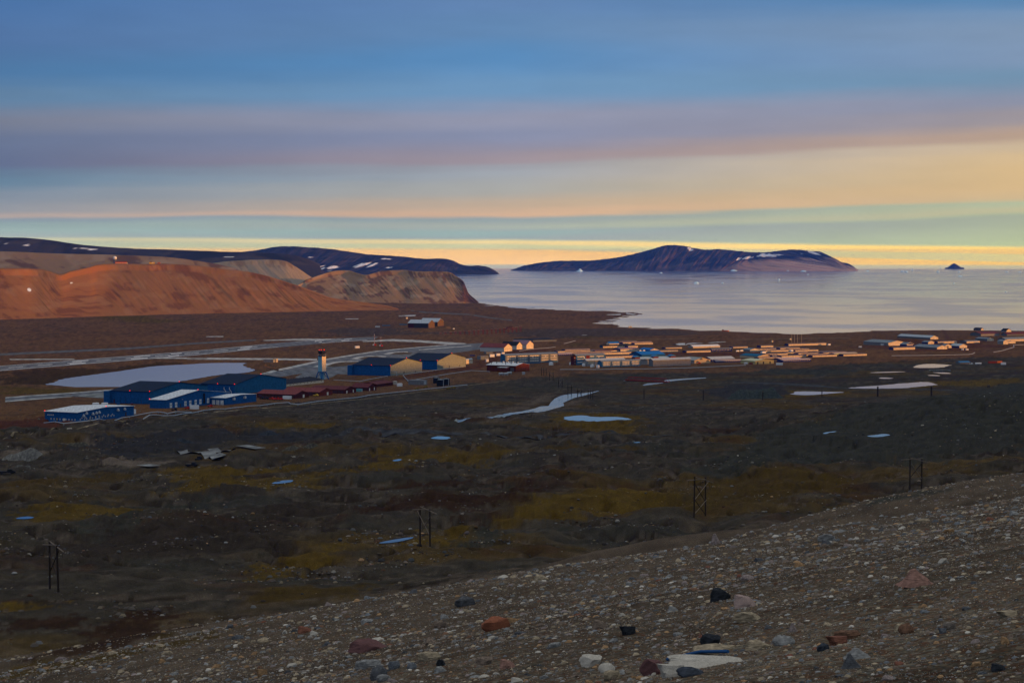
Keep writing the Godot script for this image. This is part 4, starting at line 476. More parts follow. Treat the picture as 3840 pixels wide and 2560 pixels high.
const POLES = [
	["weathered wooden H frame pole with sagging crossarms beside the rocky stream gully", -115.6, 480.8, [[-117.87, 84.19, 485.93, -117.82, 97.36, 485.93, 0.28, 0.00], [-113.26, 84.70, 475.74, -113.55, 97.90, 475.74, 0.28, 0.00], [-121.23, 95.44, 492.90, -113.69, 97.84, 476.25, 0.17, 1.00], [-117.29, 97.53, 484.19, -110.23, 97.36, 468.61, 0.16, 1.00], [-119.35, 95.77, 488.75, -114.16, 90.30, 477.27, 0.14, 2.00], [-112.72, 96.73, 474.11, -117.15, 90.20, 483.89, 0.14, 2.00], [-120.42, 95.42, 491.10, -120.46, 93.80, 491.18, 0.05, 3.00], [-115.01, 97.23, 479.16, -115.05, 95.37, 479.25, 0.05, 3.00], [-110.81, 97.25, 469.88, -110.84, 95.70, 469.95, 0.05, 3.00]]],
	["wooden H frame pole with one X brace standing in yellow moss", -27.89, 612, [[-29.63, 76.23, 615.25, -29.64, 88.46, 615.25, 0.27, 0.00], [-26.15, 76.66, 608.73, -26.25, 89.29, 608.73, 0.27, 0.00], [-32.25, 87.67, 619.71, -26.53, 89.24, 609.01, 0.17, 1.00], [-29.46, 89.35, 614.50, -23.84, 88.38, 603.98, 0.16, 1.00], [-30.59, 87.76, 616.61, -26.44, 81.19, 608.85, 0.14, 2.00], [-25.33, 88.24, 606.76, -29.28, 81.17, 614.15, 0.14, 2.00], [-31.73, 87.57, 618.74, -31.73, 85.69, 618.75, 0.05, 3.00], [-27.63, 88.59, 611.08, -27.64, 86.73, 611.09, 0.05, 3.00]]],
	["tall wooden H frame pole with two X braces and two crossarms", 69.69, 708.4, [[66.85, 73.17, 701.11, 67.05, 89.05, 701.11, 0.27, 0.00], [72.53, 72.17, 715.78, 72.52, 87.10, 715.78, 0.27, 0.00], [63.44, 88.76, 691.89, 72.42, 86.52, 715.06, 0.17, 1.00], [67.47, 88.65, 702.29, 76.47, 83.86, 725.52, 0.16, 1.00], [66.63, 87.19, 700.13, 72.18, 78.44, 714.44, 0.14, 2.00], [73.84, 85.00, 718.73, 67.37, 80.67, 702.04, 0.14, 2.00], [66.39, 81.53, 699.49, 72.44, 73.20, 715.12, 0.14, 2.00], [73.00, 78.50, 716.55, 67.40, 75.43, 702.12, 0.14, 2.00], [64.13, 88.49, 693.66, 64.14, 86.48, 693.69, 0.05, 3.00], [69.98, 87.03, 708.77, 70.00, 84.66, 708.81, 0.05, 3.00], [75.48, 84.28, 722.96, 75.49, 82.08, 722.99, 0.05, 3.00]]],
	["wooden H frame pole half sunk behind the gravel ridge", 162.8, 770, [[160.41, 67.79, 770.00, 160.41, 88.94, 770.00, 0.28, 0.00], [165.16, 67.77, 770.00, 165.16, 88.52, 770.00, 0.28, 0.00], [156.74, 87.92, 769.55, 165.52, 88.40, 769.55, 0.18, 1.00], [160.29, 88.70, 769.55, 167.43, 86.91, 769.55, 0.18, 1.00], [160.91, 86.32, 769.55, 165.00, 80.36, 769.55, 0.15, 2.00], [165.35, 87.03, 769.55, 160.66, 81.07, 769.55, 0.15, 2.00]]],
	["far dark wooden H frame pole in the line crossing the river", 42.74, 2078.2, [[40.84, 33.50, 2078.20, 40.84, 43.79, 2078.20, 0.35, 0.00], [44.65, 33.50, 2078.20, 44.64, 43.63, 2078.20, 0.35, 0.00], [39.72, 42.68, 2077.64, 45.75, 42.52, 2077.64, 0.30, 1.00], [40.83, 41.81, 2077.64, 44.65, 36.88, 2077.64, 0.22, 2.00], [44.64, 41.81, 2077.64, 40.84, 36.88, 2077.64, 0.22, 2.00]]],
	["far dark wooden H frame pole in the line crossing the river", 49.2, 1947.2, [[47.41, 35.27, 1947.16, 47.41, 45.35, 1947.16, 0.35, 0.00], [50.98, 35.27, 1947.16, 50.97, 45.20, 1947.16, 0.35, 0.00], [46.36, 44.31, 1946.60, 52.01, 44.16, 1946.60, 0.30, 1.00], [47.40, 43.49, 1946.60, 50.98, 38.50, 1946.60, 0.22, 2.00], [50.97, 43.49, 1946.60, 47.41, 38.50, 1946.60, 0.22, 2.00]]],
	["far dark wooden H frame pole in the line crossing the river", 54.98, 1825.7, [[53.31, 36.91, 1825.68, 53.30, 47.26, 1825.68, 0.35, 0.00], [56.66, 36.91, 1825.68, 56.65, 46.98, 1825.68, 0.35, 0.00], [52.32, 46.29, 1825.12, 57.62, 46.01, 1825.12, 0.30, 1.00]]],
	["far dark wooden H frame pole in the line crossing the river", 62.7, 1780.5, [[61.04, 37.52, 1780.54, 61.03, 46.62, 1780.54, 0.35, 0.00], [64.37, 37.52, 1780.54, 64.36, 46.35, 1780.54, 0.35, 0.00], [60.07, 45.67, 1779.98, 65.31, 45.39, 1779.98, 0.30, 1.00], [61.03, 44.92, 1779.98, 64.36, 40.56, 1779.98, 0.22, 2.00], [64.36, 44.92, 1779.98, 61.03, 40.56, 1779.98, 0.22, 2.00]]],
	["far dark wooden pole of three posts in a row", 36.4, 2193.3, [[33.64, 31.94, 2193.34, 33.64, 42.08, 2193.34, 0.32, 0.00], [36.49, 31.94, 2193.34, 36.48, 42.08, 2193.34, 0.32, 0.00], [39.17, 31.94, 2193.34, 39.16, 42.08, 2193.34, 0.32, 0.00], [32.97, 40.91, 2192.83, 39.83, 40.91, 2192.83, 0.25, 1.00]]],
	["far dark wooden pole of three posts in a row", 71.9, 1752.8, [[69.79, 37.89, 1752.75, 69.78, 48.14, 1752.75, 0.32, 0.00], [71.86, 37.89, 1752.75, 71.85, 48.14, 1752.75, 0.32, 0.00], [74.00, 37.89, 1752.75, 73.99, 48.14, 1752.75, 0.32, 0.00], [69.24, 47.20, 1752.24, 74.52, 47.20, 1752.24, 0.25, 1.00]]],
	["far dark wooden pole of three posts in a row", 480.7, 1930.6, [[479.66, 35.95, 1930.64, 479.64, 39.98, 1930.64, 0.30, 0.00], [480.69, 35.95, 1930.62, 480.67, 39.98, 1930.62, 0.30, 0.00], [481.71, 35.96, 1930.61, 481.69, 39.98, 1930.61, 0.30, 0.00], [479.34, 39.54, 1930.17, 481.98, 39.54, 1930.12, 0.25, 1.00]]],
	["single dark pole standing on the dark plain before the raised road", 121.1, 1748.2, [[120.55, 37.96, 1748.21, 120.54, 48.66, 1748.21, 0.42, 0.00], [119.93, 47.86, 1747.53, 121.13, 47.86, 1747.53, 0.22, 1.00]]],
	["single dark pole standing on the dark plain before the raised road", 172.6, 1722.1, [[172.14, 38.73, 1722.13, 172.12, 50.01, 1722.13, 0.42, 0.00], [171.51, 49.22, 1721.46, 172.69, 49.22, 1721.46, 0.22, 1.00]]],
	["single dark pole standing on the dark plain before the raised road", 224.9, 1712.5, [[224.35, 39.79, 1712.46, 224.32, 49.30, 1712.46, 0.42, 0.00], [223.72, 48.52, 1711.79, 224.89, 48.52, 1711.79, 0.22, 1.00]]],
	["single dark pole standing on the dark plain before the raised road", 283.5, 1747.4, [[283.01, 39.82, 1747.43, 282.98, 48.17, 1747.43, 0.42, 0.00], [282.37, 47.37, 1746.76, 283.57, 47.37, 1746.76, 0.22, 1.00]]],
	["twin dark poles close together before the long pink pond", 334, 1747.8, [[333.67, 40.46, 1747.91, 333.62, 50.81, 1747.91, 0.36, 0.00], [334.36, 40.47, 1747.71, 334.32, 50.83, 1747.71, 0.36, 0.00], [333.03, 50.13, 1747.51, 334.80, 50.17, 1747.01, 0.22, 1.00]]],
	["twin dark poles close together before the long pink pond", 384.1, 1752.8, [[383.72, 40.63, 1752.85, 383.66, 51.15, 1752.85, 0.36, 0.00], [384.44, 40.63, 1752.78, 384.38, 51.15, 1752.78, 0.36, 0.00], [383.04, 50.47, 1752.34, 384.88, 50.49, 1752.16, 0.22, 1.00]]]]
const APPROACH = [
	[-141.4, 3771.6, 2.3],
	[-131.8, 3763.9, 3.23],
	[-121.2, 3755.4, 4.25],
	[-111.5, 3747.6, 5.18],
	[-102.1, 3740.1, 6.08],
	[-92.97, 3732.8, 6.97],
	[-83.84, 3725.5, 7.85],
	[-74.17, 3717.7, 8.78],
	[-66.07, 3724.5, 9.12],
	[-57.53, 3741.4, 9.16],
	[-49.47, 3757.2, 9.2],
	[-41.05, 3773.8, 9.24],
	[-32.85, 3789.9, 9.28],
	[-24.43, 3806.4, 9.32],
	[-16.52, 3822, 9.36],
	[-8.06, 3846.9, 6.59],
	[0, 3860.5, 8.07],
	[8.13, 3874.1, 9.56],
	[16.3, 3887.9, 11.06]]
const PIPES = [
	["silver pipeline running past the small windowed blue building to the vehicle shed", 0.32, 1.2, [[-350.9, 1416.1], [-323.4, 1379.8], [-305.3, 1393.3], [-296.7, 1455.6], [-292.5, 1487.9], [-284.6, 1509.6], [-282.6, 1527], [-277.9, 1520.4], [-269.8, 1497.6], [-257, 1534.2]]],
	["long silver twin pipeline below the red sheds to the black tanks", 0.32, 1.2, [[-274.4, 1423.2], [-256.1, 1507.2], [-241.6, 1582.1], [-237.4, 1582.4], [-225.1, 1628.9], [-215.9, 1639.4], [-207.4, 1672], [-196.7, 1684], [-192.8, 1667], [-185.3, 1657.2], [-172.2, 1702.4], [-141.9, 1757.8], [-133.1, 1794.5], [-92.73, 1878.5], [-46.2, 1973.5]]],
	["pale pipeline between the hangars and the red soil bank", 0.28, 1.2, [[-124.5, 2185.3], [-103.1, 2264.5], [-83.72, 2326.3], [-67.48, 2379.5], [-59.1, 2408]]],
	["pale pipeline above the black tanks toward the power station", 0.28, 1.2, [[-112.1, 2049.8], [-96.14, 2111.4], [-74.23, 2202.4], [-49.19, 2288.5], [-26.21, 2264.5]]],
	["thin pipeline zigzagging behind the red sheds", 0.24, 1.2, [[-193.2, 2072.5], [-162.4, 2042.4], [-155.8, 2080.2], [-140.4, 2160.1]]],
	["white pipeline along the terrace below the dormitories", 0.35, 1.3, [[58, 2316.2], [102.2, 2316.2], [129.4, 2329.6], [160.5, 2329.6], [211.7, 2355], [240.2, 2378.9], [297.1, 2434.4]]],
	["dark pipeline with a zigzag end on the plain below the lit gables", 0.35, 1.3, [[544.7, 2746.6], [610.1, 2764.6], [665.2, 2792.2], [675, 2810.9], [693.5, 2870.9]]],
	["sunlit white pipeline climbing to the tall narrow shed", 0.35, 1.3, [[724.5, 2883.2], [753.6, 2946.4], [815.2, 3110], [839.3, 3207.9], [871.7, 3238.8]]],
	["branching pipeline stub by the hangar gantry", 0.28, 1, [[-124.5, 2185.3], [-117.4, 2109.8], [-110.1, 2048.3]]],
	["pale pipeline leading diagonally from the mauve roofed shed", 0.32, 1.2, [[10.92, 2933.2], [33.63, 3026.1], [54.89, 3064.4], [70.57, 3117]]],
	["short lit pipeline crossing the olive meadow", 0.35, 1.2, [[88.97, 3286.3], [101.7, 3354.4], [113.3, 3419.5]]]]
const TANKS = [
	["storage_tank", "black cylindrical storage tank standing with two others", "black storage tanks", -79.77, 2022.6, 3.65, 5.77, "blacktank"],
	["storage_tank", "black cylindrical storage tank standing with two others", "black storage tanks", -68.52, 1991.3, 3.78, 6.21, "blacktank"],
	["storage_tank", "black cylindrical storage tank standing with two others", "black storage tanks", -73.38, 1969.4, 4.12, 6.44, "blacktank"],
	["storage_tank", "small tan cylindrical tank behind the red sheds", "", -122.3, 2001.1, 2.28, 3.2, "tantank"],
	["water_tank", "white round water tank beside the dormitories", "white tanks by the dormitories", 50.3, 2464.4, 2.76, 3.34, "whitetank"],
	["water_tank", "white round water tank beside the dormitories", "white tanks by the dormitories", 75.99, 2475.4, 2.04, 2.78, "whitetank"],
	["water_tank", "white round water tank beside the dormitories", "white tanks by the dormitories", 91.37, 2438.9, 2.09, 2.88, "whitetank"],
	["water_tank", "white round water tank beside the dormitories", "white tanks by the dormitories", 100.8, 2403.8, 2.48, 3.12, "whitetank"],
	["water_tank", "white round water tank beside the dormitories", "white tanks by the dormitories", 107, 2386.1, 2.11, 2.96, "whitetank"]]
const HTANKS = [
	["white horizontal fuel tank beside the windowed blue building", "white fuel tanks on cradles", -360.3, 1656.2, 5.68, 1.32, 20, "whitetank"],
	["white horizontal fuel tank beside the windowed blue building", "white fuel tanks on cradles", -352.5, 1656.2, 5.68, 1.32, 20, "whitetank"],
	["grey horizontal fuel tank before the rust red station", "grey fuel tanks by the station", -12.55, 2193.3, 5.85, 1.59, 20, "greytank"],
	["grey horizontal fuel tank before the rust red station", "grey fuel tanks by the station", -7.11, 2193.3, 5.85, 1.59, 20, "greytank"],
	["grey horizontal fuel tank before the rust red station", "grey fuel tanks by the station", -2.95, 2214.1, 5.9, 1.6, 20, "greytank"],
	["big white horizontal tank beside the bright blue gabled hut", "white tanks by the blue hut", 195.9, 2928.5, 6.48, 1.3, 60, "whitetank"],
	["big white horizontal tank beside the bright blue gabled hut", "white tanks by the blue hut", 201.8, 2933.2, 6.5, 1.3, 60, "whitetank"],
	["pale horizontal tank beside the grey roofed hut", "pale tanks by the garage", 344.8, 2928.5, 6.92, 1.12, 40, "whitetank"],
	["pale horizontal tank beside the grey roofed hut", "pale tanks by the garage", 352.3, 2940.3, 6.95, 1.13, 40, "whitetank"],
	["white tanker body standing beside the blue roofed cabin", "", 603.5, 2479.1, 8.7, 1.19, 10, "whitetank"],
	["white horizontal tank in front of the weathered warehouse", "", 623.5, 3220.2, 8.73, 1.13, 20, "whitetank"]]
const BOXES = [
	["shipping_container", "white container parked against the red shed's side", "container", "", -206, 1753.6, 8.14, 2.54, 2.5, -24, "whitetank"],
	["shipping_container", "white container before the roller doors of the vehicle shed", "container", "", -265.9, 1601.6, 7.43, 3.05, 3, 15, "whitetank"],
	["shipping_container", "teal container under the eave of a red shed", "container", "", -149.3, 1872.3, 5.7, 2.57, 2.5, -24, "tealbox"],
	["shipping_container", "blue cabin on the red soil beside the white fuel tanks", "cabin", "", -341.1, 1657.4, 2.9, 2.27, 2.5, 10, "boxblue"],
	["shipping_container", "dark red skip beside the blue hangar", "skip", "", -330.2, 1662.3, 1.9, 1.52, 2.5, 10, "brick"],
	["pump_house", "small white hut with pitched top by the tan tank", "hut", "", -115.5, 1967.7, 4.79, 2.69, 5, 15, "whitetank"],
	["generator_hall", "pale grey metal plant block beside the black tanks", "plant block", "", -98.38, 1999.1, 16.32, 4.71, 12, -20, "greyw"],
	["pipe_house", "small tan concrete block where the yellow track passes", "hut", "", -308.7, 1333.7, 3.14, 2.23, 4, 8, "tanbox"],
	["shipping_container", "white container beside the yellowish storehouse", "container", "containers by the storehouse", 305.2, 2500.5, 4.38, 2.09, 2.5, 10, "whitetank"],
	["shipping_container", "dark red container before the yellowish storehouse", "container", "containers by the storehouse", 310.6, 2489.5, 4.36, 2.08, 2.5, 10, "brick"],
	["shipping_container", "long white trailer on the dark ground past the yellowish storehouse", "trailer", "", 344.9, 2469.8, 8.46, 2.44, 2.5, -10, "whitetank"],
	["shipping_container", "white box alone on the plain near the weathered warehouse", "container", "", 567.4, 3121.3, 4.75, 2.14, 2.5, 10, "whitetank"],
	["shipping_container", "dark red container beside orange ones on the dark plain", "container", "", 633.4, 2525, 11.67, 2.41, 2.5, 5, "brick"],
	["shipping_container", "orange container behind the dark red one", "container", "", 645.3, 2534.5, 6.3, 2.26, 2.5, 5, "orange"],
	["shipping_container", "white square container in front of the orange one", "container", "", 635.5, 2476.7, 6, 2.84, 2.5, 5, "whitetank"],
	["shipping_container", "white container at the end of the longest barrack", "container", "", 535.7, 3237.8, 4.59, 2.29, 2.5, 31, "whitetank"],
	["shipping_container", "cream box hut alone above the barracks", "hut", "", 458.9, 3380.4, 2.39, 2.79, 2.5, 31, "cream"],
	["shipping_container", "cream box hut beside the tall antenna masts", "hut", "", 505.8, 3483, 3.08, 2.47, 2.5, 31, "cream"],
	["shipping_container", "white block between two barracks", "container", "white blocks among the barracks", 376.5, 2870.3, 6.78, 3.05, 4, 31, "whitetank"],
	["shipping_container", "white block between two barracks", "container", "white blocks among the barracks", 426.1, 2921, 3.79, 3.28, 4, 31, "whitetank"],
	["shipping_container", "white crate before the lit gabled sheds", "container", "white crates on the bare soil", 707.3, 3008.3, 3.07, 2.11, 2.5, 15, "whitetank"],
	["shipping_container", "white crate before the lit gabled sheds", "container", "white crates on the bare soil", 713.2, 3002.9, 4.21, 2.11, 2.5, 15, "whitetank"],
	["shipping_container", "navy container on the ground left of the fuel tank yard", "container", "", -57.09, 2763.2, 7.57, 1.68, 2.5, 5, "navyshadow"],
	["tank_yard_hut", "blue roofed hut in the fuel tank yard", "hut", "huts in the tank yard", -40.24, 2641.2, 15.07, 5.02, 7, 45, "bluegrey"],
	["tank_yard_hut", "low blue hut behind the fuel tank yard", "hut", "huts in the tank yard", -34.72, 2848.8, 11.92, 2.82, 6, 30, "bluegrey"],
	["shipping_container", "white container among the fuel tank yard huts", "container", "white boxes in the tank yard", -28.63, 2731.1, 7.28, 3.74, 2.5, 30, "whitetank"],
	["shipping_container", "white container among the fuel tank yard huts", "container", "white boxes in the tank yard", -20.11, 2776.9, 6.34, 3.17, 2.5, 30, "whitetank"],
	["shipping_container", "white container among the fuel tank yard huts", "container", "white boxes in the tank yard", -13.49, 2832.7, 4.74, 2.8, 2.5, 30, "whitetank"],
	["white_cabin", "white cabin with red end near the tank yard", "cabin", "", -33.2, 2569.1, 3.52, 3.33, 2.5, 20, "whitetank"],
	["airfield_hut", "row of grey lockers with lit end beside the concrete taxiway", "hut", "", -323, 2547.7, 13.56, 3.88, 8, -10, "greyw"],
	["airfield_hut", "lit cream hut at the end of the grey lockers", "hut", "", -315.3, 2552.3, 4.46, 4.66, 8, -10, "tan"],
	["airfield_hut", "small white equipment hut near the red runway masts", "hut", "", -250.5, 3099.7, 7.08, 3.07, 5, 20, "whitetank"],
	["substation_cabin", "grey transformer cabin beside the rust red station", "cabin", "", 13.35, 2216.1, 2.87, 2.7, 4, 10, "greytank"],
	["parked_aircraft_tug", "white tug vehicle on the far apron", "vehicle", "", -293.5, 4186.4, 10.52, 2.23, 2.5, 5, "whitetank"],
	["shipping_container", "navy container row on the far apron before the old hangars", "container", "containers on the far apron", -280.3, 4269.4, 17.88, 2.28, 2.5, 5, "boxblue"],
	["shipping_container", "navy container row on the far apron before the old hangars", "container", "containers on the far apron", -245.5, 4329.9, 17.31, 2.31, 2.5, 5, "boxblue"],
	["shipping_container", "small lit cream hut above the old hangars", "hut", "", -264.8, 4826.9, 4.04, 4.04, 2.5, 20, "cream"],
	["shipping_container", "small white hut beside the far gravel mound", "hut", "", -123.5, 4060.6, 3.71, 1.86, 2.5, 20, "whitetank"]]
const VEHICLES = [
	["red truck parked beside the dark red sheds", "red trucks by the sheds", -219.1, 1743.6, 4.2, -20, "redpaint"],
	["red truck parked beside the dark red sheds", "red trucks by the sheds", -215, 1736.1, 4.2, 40, "redpaint"],
	["red truck parked beside the dark red sheds", "red trucks by the sheds", -212.9, 1740.4, 4.2, 30, "redpaint"],
	["red truck parked beside the dark red sheds", "red trucks by the sheds", -209.7, 1736.1, 4.2, 25, "redpaint"],
	["black vehicle parked beside the dark red sheds", "black vehicles by the sheds", -228.6, 1749, 4.2, -20, "blackpaint"],
	["black vehicle parked beside the dark red sheds", "black vehicles by the sheds", -223.9, 1745.8, 4.2, -20, "blackpaint"],
	["yellow vehicle parked beside the brighter red shed", "", -183.8, 1793.7, 5.12, -20, "yellowpaint"],
	["dark blue truck next to the yellow vehicle", "", -189.4, 1805.3, 4.2, -10, "bluepaint"],
	["dark red pickup near the roller doors of the vehicle shed", "", -271.5, 1599, 4.2, 20, "redpaint"],
	["red truck beside the white container at the roller doors", "", -257.8, 1634.1, 4.36, 15, "redpaint"],
	["black loader parked before the windowless end of the vehicle shed", "", -277.5, 1572.2, 4.79, 20, "blackpaint"],
	["white truck beside the blue roofed cabin", "", 595.5, 2482.7, 4.2, 10, "whitetank"],
	["red truck in front of the tan arched building", "", 243.9, 2501.6, 5.72, 20, "redpaint"],
	["old yellow digger parked by the silver pipeline", "yellow diggers by the pipeline", -94.84, 1906.6, 4.36, 30, "dullyellow"],
	["old yellow digger parked by the silver pipeline", "yellow diggers by the pipeline", -87.53, 1938.1, 4.43, 30, "dullyellow"],
	["old yellow digger parked by the silver pipeline", "yellow diggers by the pipeline", -63.36, 1911.8, 4.37, 30, "dullyellow"],
	["old yellow digger parked by the silver pipeline", "yellow diggers by the pipeline", -58.49, 1919.6, 4.39, 30, "dullyellow"],
	["abandoned dark vehicle on a concrete slab", "", -163.7, 998.3, 4.2, 70, "blackpaint"],
	["dark wrecked machine lying beside the concrete slabs", "", -160.6, 958.4, 6.18, -10, "blackpaint"],
	["dark crusher machine on the gravel yard edge", "", -243.1, 919.9, 7.77, 10, "blackpaint"]]
const ICE = [
	["large tilted white iceberg before the foot of the island", 910.6, 26008.7, 112.1, 38.33, 1],
	["bright turquoise ice floe in the middle of the bay", 1206.5, 12537.9, 39.09, 10.66, 0],
	["jagged row of icebergs off the island's low end", 66.34, 29274.9, 116.2, 21.57, 0],
	["blocky iceberg between the jagged ice and the tilted iceberg", 351.4, 28852.4, 55.61, 24.53, 0],
	["small pale blue ice floe afloat on the bay", 1727.6, 22257.3, 37.85, 11.36, 0],
	["small pale blue ice floe afloat on the bay", 1388.6, 12650.7, 17.93, 5.74, 0],
	["small pale blue ice floe afloat on the bay", 3199.7, 27685.5, 109.9, 20.4, 0],
	["small pale blue ice floe afloat on the bay", 515.7, 28447.6, 96.76, 11.29, 0],
	["small pale blue ice floe afloat on the bay", 1458.5, 28447.6, 40.32, 9.68, 0],
	["small pale blue ice floe afloat on the bay", 2981.5, 28447.6, 32.25, 9.68, 0],
	["pale pinnacle shaped iceberg near the horizon", 6195.4, 29716.7, 47.17, 37.06, 1],
	["lone pale berg just left of the sea rock", 9929.9, 44488.4, 40.35, 42.87, 1],
	["small pale blue ice floe afloat on the bay", 4032.9, 28059, 39.77, 9.54, 0],
	["small pale blue ice floe afloat on the bay", 3951.9, 26008.7, 88.46, 19.17, 0],
	["small pale blue ice floe afloat on the bay", 2007.6, 14419.5, 17.98, 11.44, 0],
	["small pale blue ice floe afloat on the bay", 3073.3, 19927.9, 33.89, 5.65, 0],
	["small pale blue ice floe afloat on the bay", 4936.1, 26644.7, 52.87, 10.57, 0],
	["small pale blue ice floe afloat on the bay", 5171.5, 25412.5, 64.83, 15.85, 0],
	["small pale blue ice floe afloat on the bay", 5051.5, 24583.3, 55.74, 18.12, 0],
	["small pale blue ice floe afloat on the bay", 5397.5, 24322.5, 48.26, 16.55, 0],
	["small pale blue ice floe afloat on the bay", 5669, 24322.5, 38.61, 13.79, 0],
	["small pale blue ice floe afloat on the bay", 4866.9, 20926, 9.49, 5.93, 0],
	["small pale blue ice floe afloat on the bay", 4114.9, 17618.9, 49.94, 8.99, 0],
	["small pale blue ice floe afloat on the bay", 2900.5, 12594.1, 12.85, 5.71, 0],
	["small pale blue ice floe afloat on the bay", 2397.9, 9314.1, 10.56, 4.75, 0],
	["small pale blue ice floe afloat on the bay", 6272.6, 24322.5, 48.26, 11.03, 0],
	["small pale blue ice floe afloat on the bay", 6305.4, 23821.7, 54.02, 10.8, 0],
	["small pale blue ice floe afloat on the bay", 7104.5, 29716.7, 13.48, 8.42, 0]]
const PILES = [
	["large flat topped dark gravel stockpile beside the pink pond", 222.4, 1733.8, 54.15, 8.58, "dteal", 0.5],
	["pale crushed stone heap at the yard edge", -272.9, 1053.1, 26.68, 4.85, "pale", 0.3],
	["grey gravel heap behind the dark crusher machine", -246, 960.3, 16.22, 3.1, "pale2", 0.1],
	["small brown gravel heap on the yard", -237.9, 979.5, 9.78, 2.11, "path", 0.1],
	["brown sand heap near the concrete slabs", -127.3, 1091.2, 15.08, 2.51, "path", 0.1],
	["brown sand heap beside another near the concrete slabs", -115.6, 1096.7, 10.94, 2.36, "path", 0.1],
	["low dark cinder heap on the blue grey yard", -200.6, 1165.6, 13.42, 1.97, "yard", 0.2],
	["low dark cinder heap in the far yard corner", -164.9, 1279.4, 17.68, 1.96, "yard", 0.2],
	["light earth bank above the yard track", -262.4, 1153.2, 17.71, 3.19, "path", 0.3],
	["red earth mound near the approach lights", -4.6, 4026.6, 30.67, 7.05, "redsoil", 0.3],
	["brown earth mound beyond the old hangars", -137.6, 4086.7, 20.23, 5.6, "tanlit", 0.2]]
const STONES = [
	["big pink pyramid shaped boulder on the gravel slope", 6.51, 30.48, 0.635, 0.254, "pink"],
	["blocky black boulder with pale top edge", 4.41, 40.46, 0.516, 0.255, "black"],
	["pink and white boulder right beside the black one", 4.31, 35.46, 0.422, 0.229, "pinkwhite"],
	["flat brick red slab among tan stones", 3.81, 22.16, 0.283, 0.094, "brick"],
	["wide rust brown stone above the brick red slab", 4.11, 23.33, 0.327, 0.091, "rust"],
	["rounded rust brown stone touching a tan angular one", 4.52, 21.75, 0.185, 0.096, "rust"],
	["black slanting shard propped on gravel", 2.82, 26.78, 0.296, 0.164, "black"],
	["long thin tan slab by the dark blue pipe", 2.74, 25.27, 0.666, 0.086, "tan"],
	["pale tan rock with flat top right of the long slab", 3.09, 24.04, 0.327, 0.110, "tan"],
	["very long white slab stone", 2.19, 21.92, 0.932, 0.082, "white"],
	["thick white cracked rock under the long white slab", 1.76, 20.86, 0.337, 0.142, "white"],
	["dark smooth stone in front of the white rocks", 1.91, 20.39, 0.312, 0.076, "dark"],
	["maroon angular rock left of the white slab", 1.71, 22.79, 0.349, 0.178, "maroon"],
	["dark grey pyramid stone standing on gravel", 3.24, 18.11, 0.193, 0.136, "darkgrey"],
	["blue black lump among pebbles", 3.41, 20.81, 0.150, 0.081, "dark"],
	["rounded grey brown stone half sunk in gravel", 4.69, 20.35, 0.147, 0.080, "greybrown"],
	["flat black stone in open gravel", 4.17, 16.31, 0.132, 0.058, "black"],
	["long tan block at the upper gravel", 5.43, 20.77, 0.265, 0.060, "tan"],
	["peaked pinkish grey stone on bare gravel", 3.99, 26.91, 0.217, 0.128, "pinkgrey"],
	["low broad tan and pink stone", 3.78, 30.36, 0.478, 0.134, "tan"],
	["pale grey domed stone with speckles", 3.44, 23.94, 0.285, 0.106, "grey"],
	["banded grey rock behind the dark pyramid", 3.51, 19.20, 0.294, 0.101, "grey"],
	["angular tan stone beside rust one", 4.7, 22.99, 0.176, 0.082, "tan"],
	["small orange tan cube shaped stone", 4.59, 17.72, 0.083, 0.063, "orange"],
	["small bluish stone beside the grey brown one", 4.54, 20.04, 0.102, 0.051, "blue"],
	["pointed pink tipped rock on the ridge edge", 13.65, 127.30, 1.082, 0.671, "pinkgrey"],
	["grey flat boulder on the ridge edge", 17.02, 102.38, 1.132, 0.400, "grey"],
	["smooth round brown boulder standing alone", -2.7, 72.76, 0.526, 0.346, "brown"],
	["jagged red rock with white streaks", -0.43, 51.49, 0.832, 0.333, "redwhite"],
	["broad maroon slab with white top", -4.7, 60.44, 1.233, 0.349, "maroon"],
	["angular pink block lying on gravel", -0.1, 30.68, 0.248, 0.136, "pink"],
	["dark grey rounded boulder in a cluster", -2.39, 34.00, 0.318, 0.237, "darkgrey"],
	["bluish grey boulder next to the dark cluster", -2.2, 35.49, 0.241, 0.151, "blue"],
	["pale speckled cobble before the dark cluster", -2.23, 33.23, 0.254, 0.113, "grey"],
	["white striped leaning stone", 1.11, 26.32, 0.325, 0.139, "white"],
	["white rounded stone behind a tan one", 1.25, 24.89, 0.222, 0.110, "white"],
	["tan domed stone below the white ones", 1.26, 23.67, 0.221, 0.113, "tan"],
	["square brown grey boulder", 1.66, 36.37, 0.309, 0.192, "brown"],
	["jagged black rock at the gravel's middle", 2.04, 33.23, 0.311, 0.158, "black"],
	["layered tan rock over dark pieces", -1.6, 36.83, 0.470, 0.163, "tan"],
	["small black block beside the layered tan rock", -1.27, 34.13, 0.174, 0.122, "black"],
	["pale blue grey triangular stone", -6.98, 91.79, 0.624, 0.234, "grey"],
	["striped dark and white outcrop", -2.3, 93.39, 1.032, 0.445, "darkgrey"],
	["tan slab lying up slope", 1.57, 106.68, 0.862, 0.327, "tan"],
	["brick red sliver on the left gravel", -10.35, 94.46, 0.723, 0.289, "brick"],
	["orange tan stone at the left gravel", -7.4, 56.24, 0.383, 0.220, "orange"],
	["wide layered grey rock", -3.36, 44.17, 0.601, 0.210, "grey"],
	["small blue grey cobble", -1.82, 34.64, 0.177, 0.124, "blue"],
	["low brown stone left of the pink block", -0.45, 32.21, 0.301, 0.115, "brown"]]


var mats := {}
var taken := {}
var noise := FastNoiseLite.new()
var fine := FastNoiseLite.new()
var unit_box: BoxMesh
var rng := RandomNumberGenerator.new()

